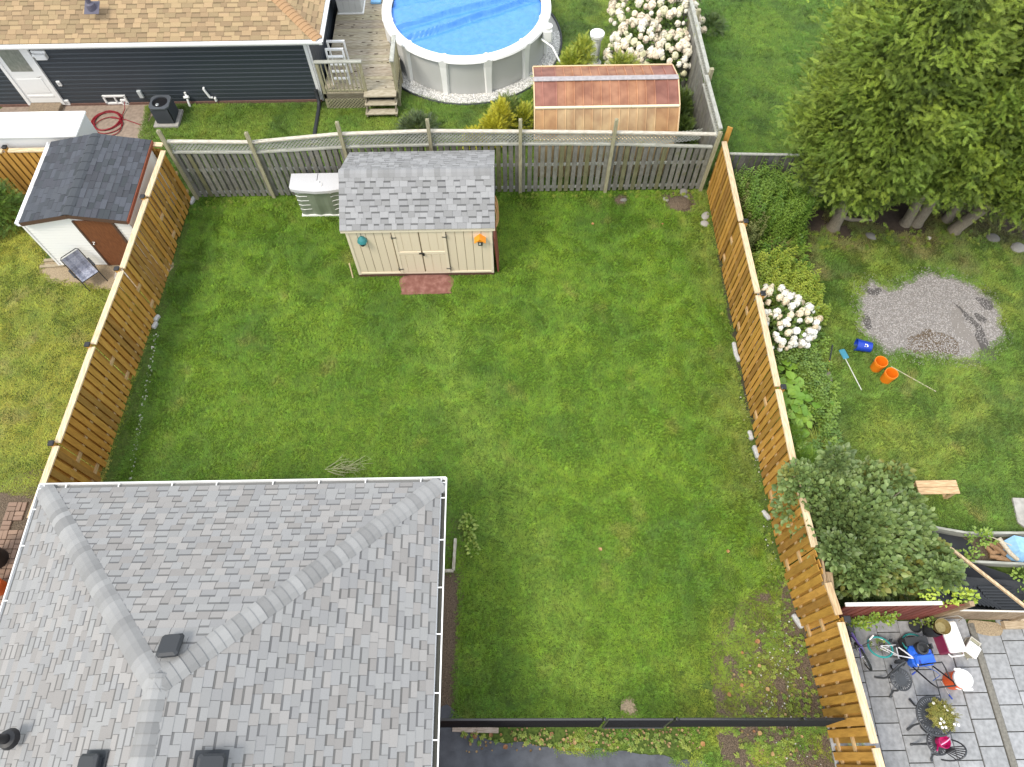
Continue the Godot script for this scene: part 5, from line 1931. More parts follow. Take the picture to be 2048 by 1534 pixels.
# an upright stalk set with narrow leaves
func stalk_mesh(h: float, k: int, l: float, w: float, up: float, head := Color(0, 0, 0, 0)) -> ArrayMesh:
	var b := MB.new()
	var lean := Vector3(rr(-0.12, 0.12), 0, rr(-0.12, 0.12)) * h
	b.col = Color(0.7, 0.7, 0.5)
	b.tube([Vector3.ZERO, lean * 0.4 + Vector3.UP * h * 0.6, lean + Vector3.UP * h], 0.004, 3, false)
	for i in k:
		var t := lerpf(0.15, 1.0, (i + 0.5) / k)
		var a := i * 2.4 + rr(-0.3, 0.3)
		var o := lean * t * t + Vector3.UP * h * t
		var ll := l * (1.15 - 0.75 * t * t) * rr(0.8, 1.2)
		var d := Vector3(cos(a), up * rr(0.6, 1.4), sin(a)).normalized()
		var s := d.cross(Vector3.UP).normalized() * w * 0.5
		var m := o + d * ll * 0.55
		var e := o + d * ll + Vector3.DOWN * ll * 0.25
		var g := rr(0.75, 1.2)
		b.col = Color(g, g, g)
		b.tri(o, m + s, m - s)
		b.tri(m - s, m + s, e)
	if head.a > 0.0:
		for i in 14:
			var o := lean + Vector3.UP * h * rr(0.9, 1.08) + Vector3(rr(-0.05, 0.05), 0, rr(-0.05, 0.05))
			b.col = head * rr(0.8, 1.2)
			b.ball(o, Vector3(0.018, 0.022, 0.018), 0, null, 3, 5)
	return b.mesh()


func blade_tuft(k: int, l: float, w: float, arch: float) -> ArrayMesh:
	var b := MB.new()
	for i in k:
		var a := rr(0, TAU)
		var d := Vector3(cos(a), 0, sin(a))
		var s := Vector3(-sin(a), 0, cos(a)) * w * 0.5
		var o := d * rr(0, 0.08)
		var ll := l * rr(0.6, 1.1)
		var rc := rr(0.5, 1.3) * arch
		var g := rr(0.7, 1.25)
		b.col = Color(g * rr(0.9, 1.2), g, g * 0.9)
		var last := o
		for j in range(1, 6):
			var t := j / 5.0
			var p := o + d * ll * t * rc + Vector3.UP * ll * (t * (1.0 - 0.25 * rc) - t * t * 0.75 * rc)
			p.y = maxf(p.y, 0.02)
			var w0 := s * (1.0 - (j - 1) / 5.0)
			var w1 := s * (1.0 - t)
			b.quad(last - w0, last + w0, p + w1, p - w1)
			last = p
	return b.mesh()


# leaves spread over lobes [centre, radii]; most sit near the skin of each lobe
func foliage(parent: Node, called: String, mesh: Mesh, m: Material, lobes: Array, per: float, s0: float, s1: float, tint: Callable, droop := 0.2, floor_y := 0.05) -> void:
	var xs := []
	var cs := []
	for l in lobes:
		var c: Vector3 = l[0]
		var r: Vector3 = l[1]
		var k := int(per * (r.x * r.z + r.x * r.y + r.y * r.z) / 3.0)
		var jit := Vector3(rr(-50, 50), rr(-50, 50), rr(-50, 50))
		for i in k:
			var d := Vector3(rng.randfn(), rng.randfn(), rng.randfn()).normalized()
			if d.y < -0.55:
				d.y = -d.y
			var u := pow(rng.randf(), 0.35) * rr(0.95, 1.12)
			var lump := 1.0 + 0.4 * fn.get_noise_3dv(d * 55.0 + jit)
			var p := c + d * r * u * lump
			if p.y < floor_y:
				continue
			var out := (d + Vector3(rr(-0.7, 0.7), rr(-0.3, 0.9) - droop, rr(-0.7, 0.7))).normalized()
			var side := out.cross(Vector3.UP.rotated(out, 0)).normalized()
			var up := side.cross(out).normalized()
			var bs := Basis(side, up, -out).rotated(out, rr(-0.9, 0.9))
			bs = Basis(-bs.x, bs.y, out) if true else bs
			var s := rr(s0, s1)
			xs.append(Transform3D(bs.scaled(Vector3(s, s, s)), p))
			cs.append(tint.call(p, d))
	scatter(parent, called, mesh, m, xs, cs)


func spread(parent: Node, called: String, meshes: Array, m: Material, poly: Array, k: int, s0: float, s1: float, tint: Callable) -> void:
	var pv := PackedVector2Array(poly)
	var lo := pv[0]
	var hi := pv[0]
	for p in pv:
		lo = lo.min(p)
		hi = hi.max(p)
	var xs := []
	var cs := []
	for q in meshes:
		xs.append([])
		cs.append([])
	while k > 0:
		var p := Vector2(rr(lo.x, hi.x), rr(lo.y, hi.y))
		if not Geometry2D.is_point_in_polygon(p, pv):
			continue
		k -= 1
		var s := rr(s0, s1)
		var i := k % meshes.size()
		xs[i].append(Transform3D(Basis(Vector3.UP, rr(0, TAU)).scaled(Vector3(s, s, s)), Vector3(p.x, 0.0, p.y)))
		cs[i].append(tint.call(p))
	for i in meshes.size():
		scatter(parent, called, meshes[i], m, xs[i], cs[i])


func vary(c: Color, d: Color) -> Callable:
	return func(_p = null, _d = null) -> Color: return c.lerp(d, rng.randf())


func cedar(label: String, at: Vector3, trunks: Array, R: float, h: float, base: float, spray: Mesh) -> void:
	var t := thing("cedar_tree", label, "tree", Vector3.ZERO, 0, "cedar trees beyond the right lawn")
	for q in trunks:
		var b := MB.new()
		var p: Vector3 = q[0]
		var e: Vector3 = q[1]
		b.tube([p + Vector3(0, -0.05, 0), p + Vector3(0, 0.12, 0), p.lerp(e, 0.15) + Vector3(0, 0.1, 0), p.lerp(e, 0.4), p.lerp(e, 0.75), e], [q[2] * 1.5, q[2] * 1.15, q[2], q[2] * 0.9, q[2] * 0.55, 0.02], 9)
		part(t, "trunk", b, M.bark)
	var xs := []
	var cs := []
	var clumps := int(R * h * 13)
	for i in clumps:
		var v := (i + 0.5) / clumps
		var yy := base + (h - base) * (1.0 - sqrt(1.0 - v * 0.98))
		var f := (yy - base) / (h - base)
		var prof := minf(1.0, 0.5 + f * 1.7) * pow(maxf(0.0, 1.0 - pow(f, 2.2)), 0.75)
		var a := i * 2.39996 + rr(-0.3, 0.3)
		var rad := R * prof * rr(0.7, 1.08)
		var c := at + Vector3(cos(a) * rad, yy + rr(-0.25, 0.25), sin(a) * rad * 0.78)
		var out := Vector3(cos(a), 0.25, sin(a)).normalized()
		var tone := rr(0.76, 1.26)
		var warm := rr(0.0, 1.0)
		var dead := rng.randf() < 0.0
		for k in 210:
			var d := Vector3(rng.randfn(), rng.randfn() * 0.75, rng.randfn()) * 0.23
			var p := c + d + out * (d.dot(out)) * 0.4
			if p.y < base - 0.35:
				continue
			var dir := (out * 0.9 + Vector3(rr(-0.8, 0.8), rr(-0.75, 0.55), rr(-0.8, 0.8))).normalized()
			var side := dir.cross(Vector3.UP).normalized()
			var bs := Basis(side, side.cross(dir) * -1.0, dir).rotated(dir, rr(-1.0, 1.0))
			bs = Basis(bs.x, bs.z.cross(bs.x), bs.z)
			var s := rr(0.4, 0.8)
			xs.append(Transform3D(bs.scaled(Vector3(s, s, s)), p))
			var g := tone * rr(0.7, 1.3)
			var col := Color(0.125, 0.205, 0.022).lerp(Color(0.225, 0.3, 0.034), warm) * g
			if dead:
				col = Color(0.24, 0.15, 0.06) * g
			cs.append(col)
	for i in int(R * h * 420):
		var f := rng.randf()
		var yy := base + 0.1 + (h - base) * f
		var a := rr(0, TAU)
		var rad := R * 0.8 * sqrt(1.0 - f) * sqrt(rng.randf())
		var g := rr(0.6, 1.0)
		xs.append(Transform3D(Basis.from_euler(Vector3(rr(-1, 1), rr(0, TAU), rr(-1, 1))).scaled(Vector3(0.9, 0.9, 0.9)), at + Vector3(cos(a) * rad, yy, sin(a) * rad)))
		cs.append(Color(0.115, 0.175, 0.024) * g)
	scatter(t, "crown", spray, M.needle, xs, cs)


func hydrangea(label: String, lobes: Array, heads: int, size: float, tones: Array, leaf: Mesh, facing: Vector3) -> void:
	var t := thing("hydrangea", label, "bush")
	foliage(t, "foliage", leaf, M.leaf, lobes, 620.0, 0.8, 1.3, vary(Color(0.07, 0.13, 0.025), Color(0.14, 0.21, 0.035)))
	var hm := []
	for i in 6:
		var b := MB.new()
		var c: Color = tones[i % tones.size()]
		for j in 46:
			var d := Vector3(rng.randfn(), rng.randfn(), rng.randfn()).normalized()
			if d.y < -0.5:
				d.y = -d.y
			var g := rr(0.85, 1.1)
			b.col = c * g
			var p := d * Vector3(0.82, 1.0, 0.82)
			var x := d.cross(Vector3(0.3, 1, 0.2)).normalized()
			var y := x.cross(d)
			var w := 0.3
			b.quad(p - x * w, p - y * w + d * 0.08, p + x * w, p + y * w - d * 0.05)
		b.col = c * 0.85
		b.ball(Vector3.ZERO, Vector3(0.74, 0.9, 0.74), 0, null, 5, 8)
		hm.append(b.mesh())
	var made := 0
	var seen := []
	var tries := 0
	while made < heads and tries < heads * 60:
		tries += 1
		var l: Array = lobes[rng.randi() % lobes.size()]
		var d := Vector3(rng.randfn(), absf(rng.randfn()) * 0.9, rng.randfn()).normalized()
		if d.dot(facing) < -0.25:
			continue
		var p: Vector3 = l[0] + d * l[1] * rr(0.98, 1.14)
		var bad := false
		for q in lobes:
			var e: Vector3 = (p - q[0]) / q[1]
			if e.length() < 0.9:
				bad = true
		for q in seen:
			if p.distance_to(q) < size * 0.95:
				bad = true
		if bad:
			continue
		seen.append(p)
		var s := size * rr(0.55, 1.3)
		var bs := Basis(Quaternion(Vector3.UP, (d + Vector3(0, 0.4, 0)).normalized())) * Basis(Vector3.UP, rr(0, TAU))
		part(t, "flower_head", hm[rng.randi() % 6], M.leaf, Transform3D(bs.scaled(Vector3(s, s * 1.1, s)), p))
		made += 1


func plants() -> void:
	var spray := spray_mesh()
	cedar("cedar tree with one bare trunk standing nearest the weathered fence", Vector3(9.0, 0, -13.25), [[Vector3(9.16, 0, -12.98), Vector3(9.1, 5.5, -13.3), 0.15]], 1.75, 8.2, 1.7, spray)
	cedar("cedar tree with two trunks forking from one foot", Vector3(11.35, 0, -13.4), [[Vector3(11.25, 0, -13.1), Vector3(11.0, 4.5, -13.4), 0.13], [Vector3(11.55, 0, -13.1), Vector3(12.0, 4.5, -13.6), 0.15]], 1.95, 8.0, 1.7, spray)
	cedar("cedar tree with two grey trunks leaning over to the right", Vector3(13.6, 0, -13.0), [[Vector3(12.45, 0, -13.2), Vector3(13.2, 4.0, -13.6), 0.12], [Vector3(12.55, 0, -12.8), Vector3(14.0, 3.8, -12.9), 0.15]], 2.0, 7.5, 1.5, spray)
	cedar("cedar tree filling the gap behind the single trunked cedar", Vector3(10.1, 0, -15.6), [[Vector3(10.1, 0, -15.6), Vector3(10.1, 6, -15.6), 0.15]], 1.8, 8.6, 0.9, spray)
	cedar("cedar tree hidden behind the forked cedar at the frame's edge", Vector3(13.0, 0, -15.8), [[Vector3(13.0, 0, -15.8), Vector3(13.0, 6, -15.8), 0.15]], 2.0, 8.4, 0.9, spray)
	var log_ := thing("fallen_branch", "pale barkless branch lying at the foot of the single trunked cedar", "branch")
	var b := MB.new()
	b.tube([Vector3(9.085, 0.45, -13.276), Vector3(9.334, 0.22, -13.218), Vector3(9.687, 0.1, -13.187), Vector3(10.303, 0.08, -13.173)], [0.09, 0.075, 0.06, 0.03], 8)
	part(log_, "branch", b, M.bark)
	# lilac like shrub by the right fence
	var leaf := leaf_mesh(0.11, 0.085)
	var big := thing("leafy_shrub", "large grey green broadleaf shrub leaning over the right cedar fence", "shrub")
	var sb := MB.new()
	for i in 9:
		var a := TAU * i / 9
		sb.tube([Vector3(7.0 + 0.2 * cos(a), 0, -3.95 + 0.2 * sin(a)), Vector3(7.0 + 0.6 * cos(a), 0.9, -3.95 + 0.5 * sin(a)), Vector3(7.0 + 1.1 * cos(a), 1.9, -3.95 + 0.9 * sin(a))], [0.035, 0.025, 0.01], 6)
	part(big, "stem", sb, M.bark)
	var greys := func(p: Vector3, d: Vector3) -> Color:
		var c := Color(0.085, 0.14, 0.038).lerp(Color(0.18, 0.25, 0.07), rng.randf())
		var w := fn.get_noise_3dv(p * 28.0)
		if w > 0.28:
			c = c.lerp(Color(0.21, 0.19, 0.03), rng.randf() * 0.75)
		elif w < -0.25:
			c = c * 0.75
		return c
	foliage(big, "foliage", leaf, M.leaf, [[Vector3(6.5, 1.25, -4.55), Vector3(0.85, 0.85, 0.75)], [Vector3(7.35, 1.2, -4.75), Vector3(0.75, 0.8, 0.65)], [Vector3(6.95, 1.5, -3.9), Vector3(1.05, 0.75, 0.9)], [Vector3(7.85, 1.1, -3.9), Vector3(0.75, 0.8, 0.8)], [Vector3(7.0, 1.35, -3.15), Vector3(0.75, 0.75, 0.55)], [Vector3(7.8, 1.05, -3.1), Vector3(0.85, 0.75, 0.5)], [Vector3(6.1, 1.65, -4.75), Vector3(0.5, 0.45, 0.45)], [Vector3(5.85, 1.9, -4.9), Vector3(0.35, 0.25, 0.3)], [Vector3(8.35, 0.9, -4.5), Vector3(0.35, 0.5, 0.4)], [Vector3(8.6, 0.8, -3.5), Vector3(0.4, 0.55, 0.35)], [Vector3(7.9, 1.7, -4.9), Vector3(0.35, 0.35, 0.3)], [Vector3(6.3, 1.9, -3.4), Vector3(0.35, 0.3, 0.35)], [Vector3(8.3, 1.75, -2.9), Vector3(0.4, 0.25, 0.3)], [Vector3(6.6, 2.2, -5.1), Vector3(0.3, 0.25, 0.3)]], 3000.0, 0.7, 1.3, greys, 0.05)
	# tall weeds in the bed behind the fence corner
	var tw := thing("tall_weeds", "tall willow leaved weeds between the right fence corner and the cedars", "plant")
	var st := []
	for i in 5:
		st.append(stalk_mesh(rr(1.15, 1.5), 50, 0.19, 0.028, 0.55))
	spread(tw, "stalk", st, M.leaf, [Vector2(6.25, -13.95), Vector2(7.2, -14.1), Vector2(8.1, -13.6), Vector2(8.1, -12.6), Vector2(7.4, -12.3), Vector2(6.5, -12.7)], 420, 0.75, 1.1, vary(Color(0.1, 0.2, 0.025), Color(0.2, 0.31, 0.04)))
	var bw := thing("brown_weeds", "weeds with brown seed heads close along the right fence", "plant")
	var bs := []
	for i in 3:
		bs.append(stalk_mesh(rr(0.9, 1.15), 26, 0.12, 0.03, 0.5, Color(2.6, 1.3, 1.2)))
	spread(bw, "stalk", bs, M.leaf, [Vector2(6.15, -13.9), Vector2(6.75, -13.7), Vector2(6.9, -12.4), Vector2(6.2, -11.6)], 70, 0.8, 1.1, vary(Color(0.13, 0.16, 0.04), Color(0.19, 0.2, 0.06)))
	var og := thing("ornamental_grass", "arching dry tipped grass clump below the tall weeds", "grass clump", Vector3(7.25, 0, -11.95))
	part(og, "blades", blade_tuft(260, 1.15, 0.02, 1.0), _leafmat(Color(0.23, 0.25, 0.06)))
	var lw := thing("lime_weeds", "lime green feathery plants just above the white hydrangea by the fence", "plant")
	var ls := []
	for i in 4:
		ls.append(stalk_mesh(rr(0.8, 1.1), 44, 0.16, 0.034, 0.5))
	spread(lw, "stalk", ls, M.leaf, [Vector2(6.2, -11.5), Vector2(7.5, -11.6), Vector2(8.0, -10.6), Vector2(8.0, -9.6), Vector2(7.4, -9.3), Vector2(6.3, -10.0)], 380, 0.75, 1.1, vary(Color(0.17, 0.26, 0.025), Color(0.32, 0.37, 0.04)))
	hydrangea("white flowering hydrangea against the outside of the right cedar fence", [[Vector3(6.55, 0.75, -9.75), Vector3(0.6, 0.6, 0.55)], [Vector3(6.95, 0.75, -9.3), Vector3(0.6, 0.62, 0.6)], [Vector3(6.45, 0.7, -9.0), Vector3(0.5, 0.6, 0.5)]], 120, 0.085, [Color(0.78, 0.76, 0.68), Color(0.7, 0.62, 0.45), Color(0.66, 0.56, 0.4), Color(0.8, 0.8, 0.76)], leaf, Vector3(-0.2, 0.9, 0.5).normalized())
	var mw := thing("green_weeds", "mixed green weeds below the fence hydrangea", "plant")
	spread(mw, "stalk", [stalk_mesh(0.55, 24, 0.12, 0.035, 0.5), stalk_mesh(0.5, 20, 0.13, 0.04, 0.4)], M.leaf, [Vector2(6.15, -8.9), Vector2(7.4, -8.8), Vector2(7.75, -8.0), Vector2(7.6, -7.3), Vector2(7.35, -7.4), Vector2(7.1, -8.35), Vector2(6.2, -8.35)], 230, 0.8, 1.4, vary(Color(0.09, 0.17, 0.03), Color(0.17, 0.26, 0.04)))
	# broad leaved clump, every leaf its own piece
	var ho := thing("broadleaf_clump", "bright green clump of big heart shaped leaves beside the right fence", "plant")
	var hl := []
	for i in 5:
		var lb := leaf_mesh(0.27, 0.21, 0.2)
		hl.append(lb)
	var hmats := []
	for i in 4:
		hmats.append(_leafmat(Color(0.115, 0.24, 0.02).lerp(Color(0.2, 0.34, 0.035), i / 3.0)))
	for i in 150:
		var c := Vector2(6.68, -7.4) + Vector2(rng.randfn() * 0.27, rng.randfn() * 0.42)
		if c.x < 6.12:
			continue
		var a := rr(0, TAU)
		var hh := rr(0.3, 0.62)
		var d := Vector3(cos(a), 0, sin(a))
		var s := rr(0.75, 1.2)
		part(ho, "leaf", hl[i % 5], hmats[rng.randi() % 4], Transform3D(Basis.looking_at(-(d + Vector3(0, rr(-0.5, 0.15), 0)).normalized()).scaled(Vector3(s, s, s)), Vector3(c.x, hh, c.y)))
	var gw := thing("bed_weeds", "low leafy weeds carpeting the whole bed along the right fence", "plant")
	spread(gw, "stalk", [stalk_mesh(0.42, 22, 0.13, 0.036, 0.5), stalk_mesh(0.34, 18, 0.13, 0.045, 0.4)], M.leaf, [Vector2(6.1, -14.0), Vector2(8.2, -13.6), Vector2(8.1, -11.6), Vector2(8.0, -9.4), Vector2(7.7, -6.4), Vector2(7.3, -5.2), Vector2(6.1, -5.0)], 720, 0.8, 1.6, vary(Color(0.085, 0.17, 0.02), Color(0.19, 0.29, 0.035)))
	var dl := thing("day_lily", "yellow green strappy lily clump below the big heart shaped leaves", "plant", Vector3(7.25, 0, -6.2))
	part(dl, "blades", blade_tuft(170, 0.95, 0.026, 0.9), _leafmat(Color(0.26, 0.33, 0.05)))
	var fr := thing("feathery_plant", "soft bright green feathery plant tucked behind the big shrub", "plant")
	foliage(fr, "foliage", spray, M.leaf, [[Vector3(6.55, 0.35, -5.75), Vector3(0.45, 0.35, 0.45)], [Vector3(7.3, 0.3, -5.5), Vector3(0.4, 0.3, 0.3)], [Vector3(6.4, 0.3, -6.4), Vector3(0.4, 0.35, 0.4)]], 2400.0, 0.5, 0.8, vary(Color(0.12, 0.25, 0.025), Color(0.2, 0.34, 0.04)))
	# behind the weathered fence
	hydrangea("big hydrangea covered in cream flowers by the side fence behind the metal shed", [[Vector3(4.5, 1.0, -20.9), Vector3(1.1, 0.85, 1.0)], [Vector3(5.3, 1.0, -20.3), Vector3(0.85, 0.85, 1.0)], [Vector3(4.2, 0.85, -19.6), Vector3(0.8, 0.75, 0.8)], [Vector3(5.1, 0.9, -19.0), Vector3(0.75, 0.7, 0.75)], [Vector3(3.6, 0.7, -19.3), Vector3(0.45, 0.5, 0.4)], [Vector3(5.3, 1.1, -21.8), Vector3(1.0, 0.9, 0.7)]], 300, 0.118, [Color(0.74, 0.69, 0.55), Color(0.72, 0.62, 0.48), Color(0.78, 0.75, 0.64), Color(0.66, 0.64, 0.42)], leaf, Vector3(-0.2, 0.85, 0.6).normalized())
	for q in [["yellow_shrub", "bright yellow feathery shrub against the weathered fence by the metal shed", [[Vector3(-0.45, 0.5, -16.35), Vector3(0.36, 0.6, 0.36)], [Vector3(-0.95, 0.3, -16.2), Vector3(0.4, 0.4, 0.35)], [Vector3(-0.2, 0.75, -16.7), Vector3(0.28, 0.5, 0.28)]], Color(0.42, 0.42, 0.03), Color(0.6, 0.56, 0.05), spray], ["flowering_shrub", "green shrub dotted with small yellow flowers between pool and metal shed", [[Vector3(0.05, 0.4, -17.25), Vector3(0.5, 0.45, 0.45)]], Color(0.07, 0.13, 0.025), Color(0.2, 0.25, 0.04), spray], ["yellow_shrub", "small yellow green shrub touching the left end of the metal shed", [[Vector3(0.5, 0.45, -16.9), Vector3(0.25, 0.5, 0.35)]], Color(0.3, 0.36, 0.03), Color(0.45, 0.46, 0.05), spray], ["dark_shrub", "low dark grey green shrub by the foot of the deck steps", [[Vector3(-2.75, 0.25, -16.9), Vector3(0.55, 0.3, 0.45)]], Color(0.05, 0.085, 0.03), Color(0.09, 0.12, 0.045), spray], ["gold_shrub", "yellow green feathery shrub left of the white pipe column", [[Vector3(2.0, 0.7, -18.7), Vector3(0.35, 0.75, 0.4)], [Vector3(2.35, 0.8, -19.0), Vector3(0.3, 0.85, 0.35)]], Color(0.24, 0.32, 0.03), Color(0.4, 0.43, 0.05), spray], ["gold_shrub", "yellow green feathery shrub right of the white pipe column", [[Vector3(3.5, 0.75, -18.4), Vector3(0.5, 0.75, 0.35)], [Vector3(3.95, 0.6, -18.2), Vector3(0.35, 0.6, 0.3)]], Color(0.18, 0.26, 0.03), Color(0.36, 0.38, 0.05), spray], ["gold_shrub", "wispy yellow green plant between the pool hose and the metal shed", [[Vector3(1.25, 0.35, -18.6), Vector3(0.4, 0.45, 0.3)]], Color(0.2, 0.3, 0.03), Color(0.36, 0.42, 0.05), spray], ["green_shrub", "dark weeds filling the gap between metal shed and side fence", [[Vector3(5.2, 0.4, -16.1), Vector3(0.35, 0.5, 0.7)], [Vector3(5.3, 0.4, -17.3), Vector3(0.3, 0.5, 0.6)], [Vector3(5.1, 0.3, -15.2), Vector3(0.35, 0.35, 0.35)]], Color(0.06, 0.11, 0.02), Color(0.15, 0.22, 0.03), spray], ["evergreen_bush", "clipped evergreen bush at far left below the short cedar fence", [[Vector3(-14.35, 0.6, -13.75), Vector3(0.6, 0.8, 0.6)], [Vector3(-14.9, 0.5, -13.4), Vector3(0.6, 0.7, 0.6)]], Color(0.07, 0.15, 0.02), Color(0.16, 0.26, 0.035), spray], ["small_bush", "small green bush in the far lawn beside the cream hydrangea", [[Vector3(6.9, 0.2, -21.6), Vector3(0.4, 0.22, 0.35)]], Color(0.07, 0.12, 0.03), Color(0.11, 0.17, 0.04), spray], ["small_bush", "pale leafy plant behind the low dark fence by the corner", [[Vector3(6.35, 0.25, -15.1), Vector3(0.3, 0.25, 0.25)]], Color(0.15, 0.26, 0.03), Color(0.25, 0.35, 0.05), spray], ["corner_weed", "small leafy weed under the bungalow gutter by the window frame", [[Vector3(-1.05, 0.12, -4.5), Vector3(0.16, 0.14, 0.25)], [Vector3(-0.95, 0.06, -4.05), Vector3(0.12, 0.08, 0.25)]], Color(0.14, 0.23, 0.03), Color(0.27, 0.33, 0.06), leaf]]:
		var t := thing(q[0], q[1], "shrub" if not "weed" in q[0] else "plant")
		foliage(t, "foliage", q[5], M.leaf, q[2], 2600.0, 0.5, 0.85, vary(q[3], q[4]), 0.0 if q[0] != "yellow_shrub" else -0.5)
	# loose weeds along fence feet and in the thin corner
	var wm := [stalk_mesh(0.1, 14, 0.055, 0.022, 0.35), stalk_mesh(0.07, 12, 0.06, 0.025, 0.25)]
	var spots := [[[Vector2(-9.1, -14.4), Vector2(-4.3, -14.4), Vector2(-4.3, -14.15), Vector2(-9.1, -13.9)], 60], [[Vector2(0, -14.42), Vector2(5.6, -14.42), Vector2(5.6, -14.0), Vector2(3.0, -14.2), Vector2(0, -14.25)], 90], [[Vector2(4.2, -14.3), Vector2(5.7, -14.3), Vector2(5.7, -13.6), Vector2(4.4, -14.0)], 45], [[Vector2(5.55, -3.8), Vector2(5.95, -3.6), Vector2(6.15, -0.3), Vector2(5.6, -0.6)], 90], [[Vector2(4.5, -2.2), Vector2(5.9, -2.6), Vector2(6.1, 0.6), Vector2(4.2, 0.4)], 110], [[Vector2(-1.2, -0.35), Vector2(3.6, -0.25), Vector2(3.5, 0.1), Vector2(1.2, -0.02), Vector2(-1.2, -0.15)], 110], [[Vector2(5.4, -13.5), Vector2(5.75, -13.5), Vector2(5.75, -4.0), Vector2(5.55, -4.0)], 60], [[Vector2(8.3, -12.9), Vector2(13.5, -12.7), Vector2(13.0, -12.2), Vector2(8.4, -12.2)], 120]]
	for i in spots.size():
		spread(self, "weeds", wm, M.leaf, spots[i][0], spots[i][1], 0.5, 1.3, vary(Color(0.13, 0.22, 0.025), Color(0.27, 0.32, 0.045)))


func _leafmat(c: Color) -> StandardMaterial3D:
	var m := mat(c, 0.55)
	m.backlight = Color(0.3, 0.3, 0.3)
	return m


func bucket(b: MB, h: float, r0: float, r1: float) -> void:
	b.lathe([Vector2(0, 0.0), Vector2(r0, 0.0), Vector2(lerpf(r0, r1, 0.8), h * 0.8), Vector2(r1 * 1.03, h * 0.8), Vector2(r1 * 1.03, h * 0.84), Vector2(r1, h * 0.84), Vector2(r1, h * 0.97), Vector2(r1 * 1.05, h * 0.97), Vector2(r1 * 1.05, h), Vector2(r1 * 0.95, h), Vector2(r0 * 0.95, 0.015), Vector2(0, 0.015)], 22)


